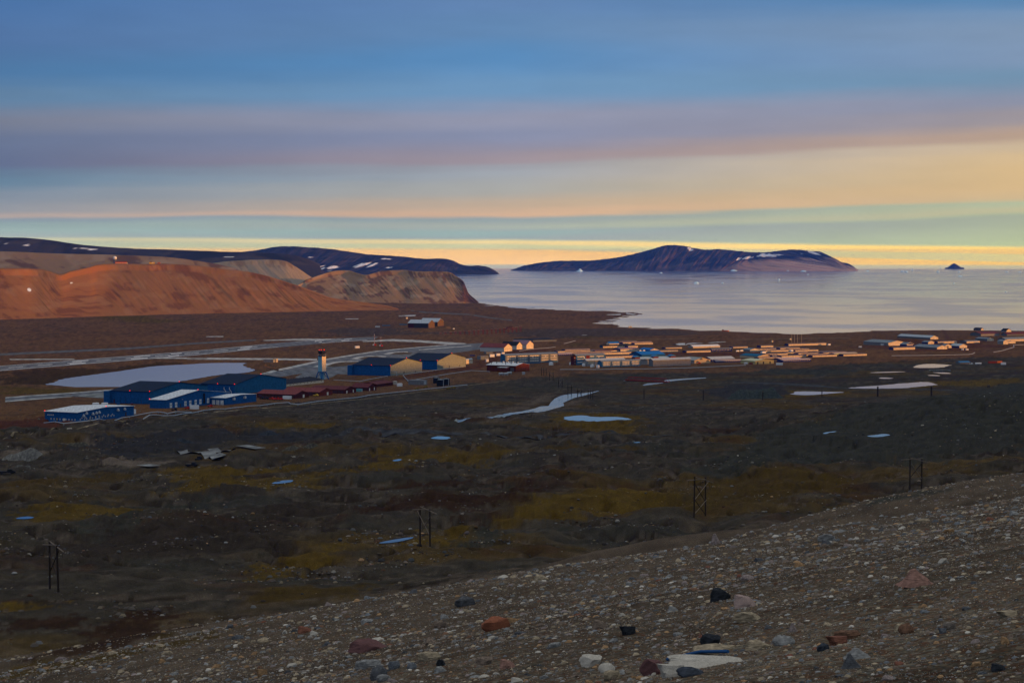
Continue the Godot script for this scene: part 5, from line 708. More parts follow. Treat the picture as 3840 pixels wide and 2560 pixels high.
# ------------------------------------------------------------------ helpers
func numbered(called: String) -> String:
	var n: int = taken.get(called, 0)
	taken[called] = n + 1
	return called if n == 0 else "%s_%03d" % [called, n]

func col(c) -> Color:
	return Color(c[0], c[1], c[2]).linear_to_srgb()

func mat(key: String, rough := 0.75, metal := 0.0) -> StandardMaterial3D:
	if mats.has(key): return mats[key]
	var m := StandardMaterial3D.new()
	m.albedo_color = col(PALETTE[key])
	m.roughness = rough
	m.metallic = metal
	m.metallic_specular = .5 if rough < .5 else .15
	if key in ["asphalt", "asphalt2", "concrete", "concrete2", "concrete3", "roadgrey", "redsoil", "redbrown", "paletrack", "tansoil", "snow"]:
		weather(m, .012, .55)
		m.roughness = 0.95
		m.metallic_specular = 0.1
	elif key in ["blue", "blue2", "olive", "white", "cream", "grey", "bluegrey", "navy", "redroof", "redroof2", "palegrey", "frost", "darkwood", "wood", "rust", "rustsunlit", "greyw", "slate", "slate2", "darkred", "brick", "blue3"]:
		weather(m, .06, .75)
	mats[key] = m
	return m

func weather(m: StandardMaterial3D, scale: float, low: float):
	m.albedo_texture = blotch(low)
	m.uv1_triplanar = true
	m.uv1_world_triplanar = true
	m.uv1_scale = Vector3(scale, scale, scale)

func blotch(low: float) -> ImageTexture:
	var key := "blotch%f" % low
	if mats.has(key): return mats[key]
	var n := FastNoiseLite.new()
	n.seed = 77
	n.frequency = 0.012
	n.fractal_octaves = 6
	n.fractal_gain = 0.62
	var im: Image = n.get_seamless_image(512, 512)
	var out := Image.create(512, 512, false, Image.FORMAT_RGB8)
	for y in 512:
		for x in 512:
			var v: float = lerpf(low, 1.0, clampf(im.get_pixel(x, y).r * 1.5 - .25, 0, 1))
			out.set_pixel(x, y, Color(v, v, v))
	var t := ImageTexture.create_from_image(out)
	mats[key] = t
	return t

func tag(o: Node, label: String, category := "", group := "", kind := ""):
	if label: o.set_meta("label", label)
	if category: o.set_meta("category", category)
	if group: o.set_meta("group", group)
	if kind: o.set_meta("kind", kind)

func thing(called: String, at: Vector3, turn: float, label: String, category: String, group := "") -> Node3D:
	var o := Node3D.new()
	o.name = numbered(called)
	add_child(o)
	o.position = at
	o.rotation.y = turn
	tag(o, label, category, group)
	return o

func put(mesh: Mesh, called: String, m: Material, parent: Node3D = null, at := Vector3.ZERO, scale3 := Vector3.ONE, turn := 0.0) -> MeshInstance3D:
	var o := MeshInstance3D.new()
	o.mesh = mesh
	o.material_override = m
	o.name = called if parent else numbered(called)
	(parent if parent else self).add_child(o, true)
	o.position = at
	o.rotation.y = turn
	o.scale = scale3
	return o

func part_box(called: String, key: String, parent: Node3D, at: Vector3, size: Vector3, turn := 0.0) -> MeshInstance3D:
	return put(unit_box, called, mat(key), parent, at, size, turn)

func st() -> SurfaceTool:
	var s := SurfaceTool.new()
	s.begin(Mesh.PRIMITIVE_TRIANGLES)
	s.set_smooth_group(-1)
	return s

func quad(s: SurfaceTool, a: Vector3, b: Vector3, c: Vector3, d: Vector3):   # a b c d counter-clockwise from outside
	for p in [a, c, b, a, d, c]: s.add_vertex(p)

func tri(s: SurfaceTool, a: Vector3, b: Vector3, c: Vector3):
	for p in [a, c, b]: s.add_vertex(p)

func block(s: SurfaceTool, lo: Vector3, hi: Vector3):
	var a := lo
	var b := hi
	quad(s, Vector3(a.x, a.y, b.z), Vector3(b.x, a.y, b.z), Vector3(b.x, b.y, b.z), Vector3(a.x, b.y, b.z))
	quad(s, Vector3(b.x, a.y, a.z), Vector3(a.x, a.y, a.z), Vector3(a.x, b.y, a.z), Vector3(b.x, b.y, a.z))
	quad(s, Vector3(a.x, a.y, a.z), Vector3(a.x, a.y, b.z), Vector3(a.x, b.y, b.z), Vector3(a.x, b.y, a.z))
	quad(s, Vector3(b.x, a.y, b.z), Vector3(b.x, a.y, a.z), Vector3(b.x, b.y, a.z), Vector3(b.x, b.y, b.z))
	quad(s, Vector3(a.x, b.y, b.z), Vector3(b.x, b.y, b.z), Vector3(b.x, b.y, a.z), Vector3(a.x, b.y, a.z))
	quad(s, Vector3(a.x, a.y, a.z), Vector3(b.x, a.y, a.z), Vector3(b.x, a.y, b.z), Vector3(a.x, a.y, b.z))

func done(s: SurfaceTool) -> ArrayMesh:
	s.generate_normals()
	return s.commit()

func tube(s: SurfaceTool, a: Vector3, b: Vector3, r: float, r2 := -1.0, n := 8):
	if r2 < 0: r2 = r
	var ax := (b - a).normalized()
	var u := ax.cross(Vector3.UP if absf(ax.y) < .9 else Vector3.RIGHT).normalized()
	var v := ax.cross(u)
	for i in n:
		var t0 := TAU * i / n
		var t1 := TAU * (i + 1) / n
		var p0 := u * cos(t0) + v * sin(t0)
		var p1 := u * cos(t1) + v * sin(t1)
		quad(s, a + p0 * r, a + p1 * r, b + p1 * r2, b + p0 * r2)
		tri(s, b, b + p0 * r2, b + p1 * r2)
		tri(s, a, a + p1 * r, a + p0 * r)

func W(x: float, d: float, y: float) -> Vector3:
	return Vector3(x, y, -d)

# ------------------------------------------------------------------ the lie of the land
func ss(a: float, b: float, x: float) -> float:
	var t := clampf((x - a) / (b - a), 0.0, 1.0)
	return t * t * (3.0 - 2.0 * t)

func poly_dist(poly: PackedVector2Array, x: float, d: float) -> float:   # > 0 inside
	var inside := false
	var best := 1e18
	var n := poly.size()
	var a := poly[n - 1]
	for i in n:
		var b := poly[i]
		var ex := b.x - a.x
		var ey := b.y - a.y
		var wx := x - a.x
		var wy := d - a.y
		var t := clampf((wx * ex + wy * ey) / (ex * ex + ey * ey + 1e-9), 0.0, 1.0)
		var qx := wx - t * ex
		var qy := wy - t * ey
		best = minf(best, qx * qx + qy * qy)
		if (a.y > d) != (b.y > d) and x < ex * (d - a.y) / (b.y - a.y) + a.x:
			inside = not inside
		a = b
	return sqrt(best) if inside else -sqrt(best)

var shore := PackedVector2Array()
var quiet_spots := []
var pond_polys := []      # [poly, level, centre, radius]

func valley(d: float) -> float:
	if d >= 1650.0:
		return 34.0 - 0.0135 * (d - 2115.0) if d < 3300.0 else 18.0 * exp(-(d - 3300.0) / 3500.0)
	if d < 0: return 90.0
	for i in 8:
		if d < VALLEY[i + 1][0]:
			return lerpf(VALLEY[i][1], VALLEY[i + 1][1], (d - VALLEY[i][0]) / (VALLEY[i + 1][0] - VALLEY[i][0]))
	return 40.3

func base_h(x: float, d: float) -> float:
	var v := valley(d)
	if d > 420.0 and d < 1640.0:
		var A := 2.4 * ss(420, 620, d) * (1.0 - ss(1250, 1640, d))
		v += A * (sin(x * .021 + 1.3 * sin(d * .011)) * sin(d * .027 + .8 * sin(x * .013)) + .55 * sin(x * .047 + d * .031 + 1.0) * sin(d * .041 - x * .017))
	if x > -200.0 and d < 2450.0:
		v += maxf(0.0, 162.0 - 58.0 * ss(900, 1700, d) - 20.0 * ss(1700, 2050, d) - 84.0 * ss(2050, 2450, d)) * exp(-pow((x - 1500.0) / 380.0, 2))
		v += 28.0 * ss(110, 400, x) * exp(-pow((d - 1250.0) / 330.0, 2))
	if d < 1400.0:
		var hp := minf(168.2 + .185 * x - .161 * d - 2.2e-5 * d * d + d * .006 * (sin(x * .045 + d * .017) + sin(d * .052 - x * .031 + 1.0)), 255.0) - 400.0 * ss(700, 1400, d)
		var q := maxf(6.0 - absf(v - hp), 0.0) / 6.0
		v = maxf(v, hp) + q * q * 1.5
	if d > 3200.0:
		var sd := poly_dist(shore, x, d)
		if sd > 0:
			var t := ss(0, 600, sd)
			v = v * t - d * d / EARTH * (1.0 - t)
		else:
			v = -d * d / EARTH - minf(6.0, -sd * .05) - .2
	return v

func hg(x: float, d: float) -> float:
	var v := base_h(x, d)
	var quiet := 1.0
	for p in pond_polys:
		var c: Vector2 = p[2]
		var r: float = p[3]
		if absf(x - c.x) < r and absf(d - c.y) < r:
			var sd := poly_dist(p[0], x, d)
			var lev: float = p[1]
			if sd > 0:
				v = lev - minf(1.2, .1 + sd * .1)
				quiet = 0.0
			elif sd > -30.0:
				v = lerpf(lev - .08, maxf(v, lev + .05), ss(0, 30, -sd))
				quiet = minf(quiet, ss(1, 26, -sd))
	for c in quiet_spots:
		if absf(x - c.x) < 45.0 and absf(d - c.y) < 45.0: quiet = minf(quiet, ss(22, 45, Vector2(x - c.x, d - c.y).length()))
	return v + bumps(x, d) * quiet if quiet > 0.0 else v

func bumps(x: float, d: float) -> float:
	# small relief of gravel, hummocks and gullies; none on the levelled ground of the base
	var a := 0.0
	if d < 1700.0:
		a = noise.get_noise_2d(x * 3.0, d * 3.0) * lerpf(.18, 1.5, ss(300, 620, d)) * (1.0 - ss(1350, 1700, d))
		if d < 300.0: a += noise.get_noise_2d(x * 16.0, d * 16.0) * .07 * ss(1.0, 6.0, d)
		a += noise.get_noise_2d(x * .9 + 300.0, d * .9) * 5.0 * ss(430, 650, d) * (1.0 - ss(1250, 1640, d))
		if d > 430.0:
			var cut := maxf(0.0, 1.0 - absf(noise.get_noise_2d(x * .55 + 1200.0, d * .75)) * 11.0)
			a -= cut * cut * 3.2 * ss(430, 560, d) * (1.0 - ss(1350, 1650, d))
	elif d > 3300.0:
		a = noise.get_noise_2d(x * .35, d * .35) * .7 * ss(3300, 4000, d)
	return a

# ------------------------------------------------------------------ start
func _ready():
	rng.seed = 20240817
	noise.seed = 11
	noise.frequency = 0.02
	noise.fractal_octaves = 4
	fine.seed = 5
	fine.frequency = 0.05
	fine.fractal_octaves = 3
	unit_box = BoxMesh.new()
	unit_box.size = Vector3.ONE
	# camera
	var cam := Camera3D.new()
	cam.name = "camera"
	add_child(cam)
	cam.position = Vector3(0, EYE, 0)
	cam.rotation.x = -atan(322.0 / 7200.0)
	cam.fov = rad_to_deg(2.0 * atan(1280.0 / 7200.0))
	cam.near = 0.5
	cam.far = 120000.0
	cam.current = true
	# sky, air, exposure
	var env := Environment.new()
	env.background_mode = Environment.BG_SKY
	var sky := Sky.new()
	var pano := PanoramaSkyMaterial.new()
	pano.panorama = make_sky()
	sky.sky_material = pano
	env.sky = sky
	env.tonemap_mode = Environment.TONE_MAPPER_LINEAR
	env.tonemap_exposure = 1.0
	env.sdfgi_enabled = true
	env.ssao_enabled = true
	env.ssil_enabled = true
	env.fog_enabled = true
	env.fog_density = HAZE
	env.fog_light_color = Color(.17, .46, 1.0)
	var we := WorldEnvironment.new()
	we.name = "world_environment"
	we.environment = env
	add_child(we)
	# the low sun, from the right and a little behind
	var sun := DirectionalLight3D.new()
	sun.name = "sun"
	add_child(sun)
	var az := deg_to_rad(108.0)
	var el := deg_to_rad(3.6)
	var toward := Vector3(sin(az) * cos(el), sin(el), -cos(az) * cos(el))
	sun.look_at_from_position(toward * 10.0, Vector3.ZERO, Vector3.UP)
	sun.light_color = Color(1.0, .66, .30)
	sun.light_energy = 1.6
	sun.light_angular_distance = 0.6
	sun.shadow_enabled = true
	# land and water
	for p in SHORE: shore.append(Vector2(p[0], p[1]))
	for p in PONDS:
		var poly := PackedVector2Array()
		var lo := Vector2(1e9, 1e9)
		var hi := -lo
		for v in p[3]:
			poly.append(Vector2(v[0], v[1]))
			lo = lo.min(Vector2(v[0], v[1]))
			hi = hi.max(Vector2(v[0], v[1]))
		pond_polys.append([poly, p[2], (lo + hi) * .5, maxf(hi.x - lo.x, hi.y - lo.y) * .5 + 32.0])
	for q in STRIPS:
		if q[0] == "concrete_slab": quiet_spots.append(Vector2((q[3][0][0] + q[3][1][2]) * .5, (q[3][0][1] + q[3][1][3]) * .5))
	var t0 := Time.get_ticks_msec()
	make_ground()
	print("ground ", Time.get_ticks_msec() - t0)
	make_sea()
	for h in HILLS: make_hill(h)
	print("hills ", Time.get_ticks_msec() - t0)
	make_ponds()
	for s in STRIPS: make_strip(s)
	# the base
	for b in BUILDINGS: make_building(b)
	make_tower()
	make_bridge()
	make_hilltop()
	for p in PIPES: make_pipe(p)
	for t in TANKS: make_tank(t)
	for t in HTANKS: make_htank(t)
	for b in BOXES: make_box(b)
	for v in VEHICLES: make_vehicle(v)
	for p in POLES: make_pole(p)
	make_approach()
	make_small_things()
	print("things ", Time.get_ticks_msec() - t0)
	for i in ICE: make_ice(i)
	for p in PILES: make_pile(p)
	make_stones()
	print("stones ", Time.get_ticks_msec() - t0)

# ------------------------------------------------------------------ sky
func make_sky() -> ImageTexture:
	var w := 1024
	var h := 4096
	var im := Image.create(w, h, false, Image.FORMAT_RGBF)
	var n := FastNoiseLite.new()
	n.seed = 3
	n.frequency = 0.01
	n.fractal_octaves = 4
	var zen := Color8(206, 208, 212).srgb_to_linear()
	var low := Color8(150, 148, 152).srgb_to_linear()
	var rows := []
	for s in SKY:
		var cs := []
		for k in 3: cs.append(Color8(s[3 + k * 3], s[4 + k * 3], s[5 + k * 3]).srgb_to_linear())
		rows.append(cs)
	for j in h:
		var el := 90.0 - 180.0 * (j + .5) / h
		if el > 44.0:
			im.fill_rect(Rect2i(0, j, w, 1), zen)
		elif el < -1.5:
			im.fill_rect(Rect2i(0, j, w, 1), low)
		else:
			for i in w:
				var a := 360.0 * (i + .5) / w
				if a > 180.0: a -= 360.0
				im.set_pixel(i, j, sky_colour(n, rows, zen, a, el))
	# the lowest strip of sky, between eye level and the sea horizon, which lies below it
	var na := 360
	var ne := 24
	var pos := PackedVector3Array()
	var uvs := PackedVector2Array()
	var idx := PackedInt32Array()
	var glow := Image.create(720, 64, false, Image.FORMAT_RGB8)
	for i in 720:
		for k in 64:
			var c := sky_colour(n, rows, zen, 360.0 * (i + .5) / 720 - 180.0, lerpf(.10, -.75, (k + .5) / 64.0))
			glow.set_pixel(i, k, Color(c.r / 3.0, c.g / 3.0, c.b / 3.0).linear_to_srgb())
	for i in na + 1:
		for k in ne + 1:
			var a := 360.0 * i / na - 180.0
			var el := lerpf(-.75, .10, float(k) / ne)
			pos.append(Vector3(sin(deg_to_rad(a)) * 66000.0, EYE + tan(deg_to_rad(el)) * 66000.0, -cos(deg_to_rad(a)) * 66000.0))
			uvs.append(Vector2(float(i) / na, 1.0 - float(k) / ne))
			if i > 0 and k > 0:
				var q := i * (ne + 1) + k
				var p := q - ne - 1
				idx.append_array([p - 1, p, q, p - 1, q, q - 1])
	var arr := []
	arr.resize(Mesh.ARRAY_MAX)
	arr[Mesh.ARRAY_VERTEX] = pos
	arr[Mesh.ARRAY_TEX_UV] = uvs
	arr[Mesh.ARRAY_INDEX] = idx
	var me := ArrayMesh.new()
	me.add_surface_from_arrays(Mesh.PRIMITIVE_TRIANGLES, arr)
	var m := StandardMaterial3D.new()
	m.albedo_color = Color.BLACK
	m.metallic_specular = 0.0
	m.roughness = 1.0
	m.emission_enabled = true
	m.emission = Color.BLACK
	m.emission_operator = BaseMaterial3D.EMISSION_OP_ADD
	m.emission_texture = ImageTexture.create_from_image(glow)
	m.emission_energy_multiplier = 3.0
	tag(put(me, "sky", m), "lowest strip of sky over the sea horizon", "", "", "structure")
	return ImageTexture.create_from_image(im)

func sky_colour(n: FastNoiseLite, rows: Array, zen: Color, a: float, el: float) -> Color:
	# the bands tilt across the view and level out beyond it
	var y := 958.0 - tan(deg_to_rad(el)) * 7200.0
	var t := clampf(a / 14.9, -1.35, 1.35)
	var wy := y
	if y > 0: wy += n.get_noise_2d(a * 9.0, y * 1.1) * 16.0 * (1.0 - ss(800, 960, y)) + n.get_noise_2d(a * 2.0, y * 4.0) * 4.0
	var prev := -1e9
	var k0 := 0
	for k in SKY.size():
		var s = SKY[k]
		var sy: float = lerpf(s[1], s[2], t) if t > 0 else lerpf(s[1], s[0], -t)
		if sy > wy: break
		k0 = k
		prev = sy
	var c := blend3(rows[k0], t)
	if prev > -1e8 and k0 < SKY.size() - 1:
		var s2 = SKY[k0 + 1]
		var sy2: float = lerpf(s2[1], s2[2], t) if t > 0 else lerpf(s2[1], s2[0], -t)
		c = c.lerp(blend3(rows[k0 + 1], t), ss(0, 1, (wy - prev) / maxf(sy2 - prev, .5)))
	if el > 9.0: c = c.lerp(zen, ss(9.0, 44.0, el))
	var mott := 1.0 + .05 * n.get_noise_2d(a * 14.0 + 300.0, y * .7) + .03 * n.get_noise_2d(a * 50.0, y * 1.6)
	var grey := (c.r + c.g + c.b) / 3.0
	c = c.lerp(Color(grey, grey, grey), .07)
	c = Color(c.r * mott, c.g * mott, c.b * mott)
	# the haze in front of the low sky takes this much away again
	var way := 57000.0 if el < .24 else minf(57000.0, 240.0 / tan(deg_to_rad(el)))
	var clear := exp(-HAZE * way)
	var air := 1.0 - clear
	return Color(maxf(c.r - air * .04, .02) / clear, maxf(c.g - air * .09, .02) / clear, maxf(c.b - air * .27, .02) / clear)

func blend3(cs: Array, t: float) -> Color:
	var u := clampf(t, -1.0, 1.0)
	var c1: Color = cs[1]
	var c2: Color = cs[2] if u > 0 else cs[0]
	return c1.lerp(c2, absf(u))

# ------------------------------------------------------------------ ground
func make_ground():
	var angles := PackedFloat32Array()
	var edge := deg_to_rad(20.0)
	var dense := 960
	for i in dense + 1: angles.append(-edge + 2.0 * edge * i / dense)
	var more := 100
	for i in range(1, more): angles.append(edge + (TAU - 2.0 * edge) * i / more)
	var radii := PackedFloat32Array()
	var r := 2.0
	while r < 15000.0:
		radii.append(r)
		if r < 12.0: r *= 1.06
		elif r < 400.0: r *= 1.02
		elif r < 2000.0: r *= 1.006
		else: r *= 1.013
	var nc := angles.size()
	var nr := radii.size()
	var pos := PackedVector3Array()
	var cols := PackedColorArray()
	pos.resize(nc * nr)
	cols.resize(nc * nr)
	var sn := PackedFloat32Array()
	var cs := PackedFloat32Array()
	for a in angles:
		sn.append(sin(a))
		cs.append(cos(a))
	for j in nr:
		var rad := radii[j]
		for i in nc:
			var x := sn[i] * rad
			var d := cs[i] * rad
			var k := j * nc + i
			pos[k] = Vector3(x, hg(x, d), -d)
			cols[k] = ground_colour(x, d)
	# patches of cover, each with its own outline
	for p in PATCHES:
		var poly := PackedVector2Array()
		var amin := 10.0
		var amax := -10.0
		var rmin := 1e9
		var rmax := 0.0
		for v in p[2]:
			poly.append(Vector2(v[0], v[1]))
			amin = minf(amin, atan2(v[0], v[1]))
			amax = maxf(amax, atan2(v[0], v[1]))
			rmin = minf(rmin, Vector2(v[0], v[1]).length())
			rmax = maxf(rmax, Vector2(v[0], v[1]).length())
		var soft: float = p[1]
		var g = GROUND[p[0]]
		var pc := Color(g[0], g[1], g[2]) * 1.75
		amin -= soft / rmin * 1.5
		amax += soft / rmin * 1.5
		rmin -= soft * 1.5
		rmax += soft * 1.5
		for j in nr:
			if radii[j] < rmin or radii[j] > rmax: continue
			for i in range(clampi(int((amin + edge) / (2 * edge) * dense) - 1, 0, dense), clampi(int((amax + edge) / (2 * edge) * dense) + 2, 0, dense)):
				var x := sn[i] * radii[j]
				var d := cs[i] * radii[j]
				var f := 9.0 / soft
				var sd := poly_dist(poly, x, d) + soft * (1.6 * fine.get_noise_2d(x * f * .35, d * f * .35) + 1.1 * fine.get_noise_2d(x * f * 2.0 + 91.0, d * f * 2.0) + .8 * fine.get_noise_2d(x * 9.0, d * 9.0 + 13.0))
				var wgt := ss(-soft * .35, soft * .45, sd)
				if wgt > 0.0:
					var k := j * nc + i
					var m := .84 + .4 * noise.get_noise_2d(x * 4.0 + 50.0, d * 4.0) + .22 * noise.get_noise_2d(x * 26.0, d * 26.0)
					var pt := pc * m
					if p[0] == "sunlitsoil":
						var q1 := noise.get_noise_2d(x * .9 + 77.0, d * .9)
						var q2 := noise.get_noise_2d(x * .18, d * .18)
						pt = pt.lerp(Color(.19, .135, .085) * m, .8 * ss(-.05, .4, q1)).lerp(Color(.34, .205, .095) * m, .7 * ss(.05, .5, q2 + q1 * .4))
					cols[k] = cols[k].lerp(pt, wgt * .92)
	var idx := PackedInt32Array()
	idx.resize((nr - 1) * nc * 6)
	var o := 0
	for j in nr - 1:
		for i in nc:
			var a := j * nc + i
			var b := j * nc + (i + 1) % nc
			var c := a + nc
			var e := b + nc
			idx[o] = a; idx[o + 1] = e; idx[o + 2] = b
			idx[o + 3] = a; idx[o + 4] = c; idx[o + 5] = e
			o += 6
	# smooth normals
	var nor := PackedVector3Array()
	nor.resize(nc * nr)
	for j in nr:
		var j0 := maxi(j - 1, 0)
		var j1 := mini(j + 1, nr - 1)
		for i in nc:
			var i0 := (i - 1 + nc) % nc
			var i1 := (i + 1) % nc
			var du := pos[j * nc + i1] - pos[j * nc + i0]
			var dv := pos[j1 * nc + i] - pos[j0 * nc + i]
			nor[j * nc + i] = du.cross(dv).normalized()
	var arr := []
	arr.resize(Mesh.ARRAY_MAX)
	arr[Mesh.ARRAY_VERTEX] = pos
	arr[Mesh.ARRAY_NORMAL] = nor
	arr[Mesh.ARRAY_COLOR] = cols
	arr[Mesh.ARRAY_INDEX] = idx
	var me := ArrayMesh.new()
	me.add_surface_from_arrays(Mesh.PRIMITIVE_TRIANGLES, arr)
	var m := StandardMaterial3D.new()
	m.vertex_color_use_as_albedo = true
	m.roughness = 1.0
	m.metallic_specular = 0.08
	m.albedo_texture = pebble_texture()
	m.uv1_triplanar = true
	m.uv1_world_triplanar = true
	m.uv1_scale = Vector3(.33, .33, .33)
	mats["ground"] = m
	var g2 := put(me, "ground", m)
	tag(g2, "gravel slope and tundra plain reaching down to the bay", "", "", "structure")

func ground_colour(x: float, d: float) -> Color:
	var n1 := noise.get_noise_2d(x * .18, d * .18)
	var n2 := noise.get_noise_2d(x * .9 + 77.0, d * .9)
	var n3 := noise.get_noise_2d(x * 5.0, d * 5.0 + 31.0)
	var n4 := noise.get_noise_2d(x * 26.0, d * 26.0)
	var c := Color(.062, .064, .053)
	# gravel of the near slope
	var hp := 168.2 + .185 * x - .161 * d - 2.2e-5 * d * d
	var near := ss(-12.0, 8.0, hp - valley(maxf(d, 0.0)) + n2 * 14.0 + n3 * 6.0) if d < 1000.0 else 0.0
	c = c.lerp(Color(.042, .042, .037), ss(.0, .35, n2 + n3 * .3))
	c = c.lerp(Color(.098, .097, .081), .7 * ss(.12, .4, noise.get_noise_2d(x * 1.7 + 400.0, d * 1.7) + n3 * .35))
	c = c.lerp(Color(.105, .078, .018), .6 * ss(.08, .4, n1 + n2 * .5))
	c = c.lerp(Color(.048, .026, .014), .6 * ss(.2, .5, noise.get_noise_2d(x * .5 - 200.0, d * .5) + n3 * .3))
	c = c.lerp(Color(.045, .054, .050), .6 * ss(.15, .4, noise.get_noise_2d(x * .35 + 900.0, d * .35)))
	if d > 430.0 and d < 1700.0:   # gravel, and bank shade put in as dark tone, along the stream channels
		var cut := maxf(0.0, 1.0 - absf(noise.get_noise_2d(x * .55 + 1200.0, d * .75)) * 9.0)
		c = c.lerp(Color(.10, .096, .085) if n3 > .05 else Color(.038, .032, .022), .75 * ss(.15, .6, cut + n4 * .3))
	c = c.lerp(Color(.122, .112, .090).lerp(Color(.094, .085, .068), ss(-.2, .4, n2)), near)
	var k := 1.9 * (.86 + n3 * .42 + n2 * .15 + n4 * .2)
	return Color(c.r * k, c.g * k, c.b * k)

func pebble_texture() -> ImageTexture:
	var size := 1024
	var n := FastNoiseLite.new()
	n.seed = 9
	n.noise_type = FastNoiseLite.TYPE_CELLULAR
	n.cellular_return_type = FastNoiseLite.RETURN_CELL_VALUE
	n.fractal_type = FastNoiseLite.FRACTAL_NONE
	n.frequency = 0.085
	var cell: Image = n.get_seamless_image(size, size, false, false, .02)
	n.frequency = 0.03
	n.seed = 21
	var big: Image = n.get_seamless_image(size, size, false, false, .02)
	var im := Image.create(size, size, false, Image.FORMAT_RGB8)
	for y in size:
		for x in size:
			var v := cell.get_pixel(x, y).r
			var b := big.get_pixel(x, y).r
			var t := v
			var c := Color(.42 + t * .42, .40 + t * .40, .37 + t * .37)
			if b > .78: c = c.lerp(Color(.98, .95, .90), .65)
			elif b < .2: c = c.lerp(Color(.62, .40, .30), .5)
			var hue := fmod(v * 37.0, 1.0)
			if hue > .85: c = Color(c.r * 1.15, c.g * .92, c.b * .78)
			elif hue < .15: c = Color(c.r * .88, c.g * .97, c.b * 1.1)
			im.set_pixel(x, y, c)
	return ImageTexture.create_from_image(im)

# ------------------------------------------------------------------ water
func make_sea():
	var nc := 160
	var radii := PackedFloat32Array()
	var r := 2500.0
	while r < 54000.0:
		radii.append(r)
		r *= 1.03
	var pos := PackedVector3Array()
	var nor := PackedVector3Array()
	var idx := PackedInt32Array()
	for j in radii.size():
		for i in nc + 1:
			var a := deg_to_rad(-60.0 + 170.0 * i / nc)
			var rad := radii[j]
			pos.append(Vector3(sin(a) * rad, -rad * rad / EARTH, -cos(a) * rad))
			nor.append(Vector3(sin(a) * rad * 2.0 / EARTH, 1, -cos(a) * rad * 2.0 / EARTH).normalized())
			if j > 0 and i > 0:
				var k := j * (nc + 1) + i
				var b := k - nc - 1
				idx.append_array([b - 1, k, b, b - 1, k - 1, k])
	var arr := []
	arr.resize(Mesh.ARRAY_MAX)
	arr[Mesh.ARRAY_VERTEX] = pos
	arr[Mesh.ARRAY_NORMAL] = nor
	arr[Mesh.ARRAY_INDEX] = idx
	var me := ArrayMesh.new()
	me.add_surface_from_arrays(Mesh.PRIMITIVE_TRIANGLES, arr)
	var m := StandardMaterial3D.new()
	m.albedo_color = Color(.50, .49, .53)
	m.metallic = 0.5
	m.roughness = 1.0
	m.metallic_specular = 0.9
	# wind-ruffled lanes and calm slicks
	var n := FastNoiseLite.new()
	n.seed = 41
	n.frequency = 0.008
	n.fractal_octaves = 5
	var im: Image = n.get_seamless_image(1024, 1024)
	var out := Image.create(1024, 1024, false, Image.FORMAT_RGB8)
	for y in 1024:
		for x in 1024:
			var v := lerpf(.08, .145, ss(.3, .75, im.get_pixel(x, y).r))
			out.set_pixel(x, y, Color(v, v, v))
	m.roughness_texture = ImageTexture.create_from_image(out)
	m.uv1_triplanar = true
	m.uv1_world_triplanar = true
	m.uv1_scale = Vector3(1.0 / 5200.0, 1.0 / 5200.0, 1.0 / 7000.0)
	tag(put(me, "sea", m), "calm lilac grey bay reaching to the horizon", "", "", "structure")

func water(rough: float) -> StandardMaterial3D:
	var key := "water%f" % rough
	if mats.has(key): return mats[key]
	var m := StandardMaterial3D.new()
	m.albedo_color = Color(.10, .14, .16)
	m.roughness = rough
	m.metallic_specular = 0.5
	mats[key] = m
	return m

func make_ponds():
	for i in PONDS.size():
		var poly: PackedVector2Array = pond_polys[i][0]
		# round the corners of the bank
		for k in 3:
			var np := PackedVector2Array()
			for q in poly.size():
				var a := poly[q]
				var b := poly[(q + 1) % poly.size()]
				np.append(a.lerp(b, .25))
				np.append(a.lerp(b, .75))
			poly = np
		var size: float = pond_polys[i][3] - 32.0
		for q in poly.size(): poly[q] += Vector2(noise.get_noise_2d(poly[q].x * 9.0, poly[q].y * 3.0), noise.get_noise_2d(poly[q].x * 9.0 + 70.0, poly[q].y * 3.0)) * clampf(size * .08, .6, 4.0)
		var ids := Geometry2D.triangulate_polygon(poly)
		var s := st()
		var lev: float = PONDS[i][2]
		for t in range(0, ids.size(), 3):
			var a := poly[ids[t]]
			var b := poly[ids[t + 1]]
			var c := poly[ids[t + 2]]
			if (b - a).cross(c - a) < 0:
				var sw := b
				b = c
				c = sw
			tri(s, W(a.x, a.y, lev + .12), W(b.x, b.y, lev + .12), W(c.x, c.y, lev + .12))
		tag(put(done(s), PONDS[i][0], water(.05)), PONDS[i][1] if PONDS[i][1] else "small still tundra pond", "", "", "structure")

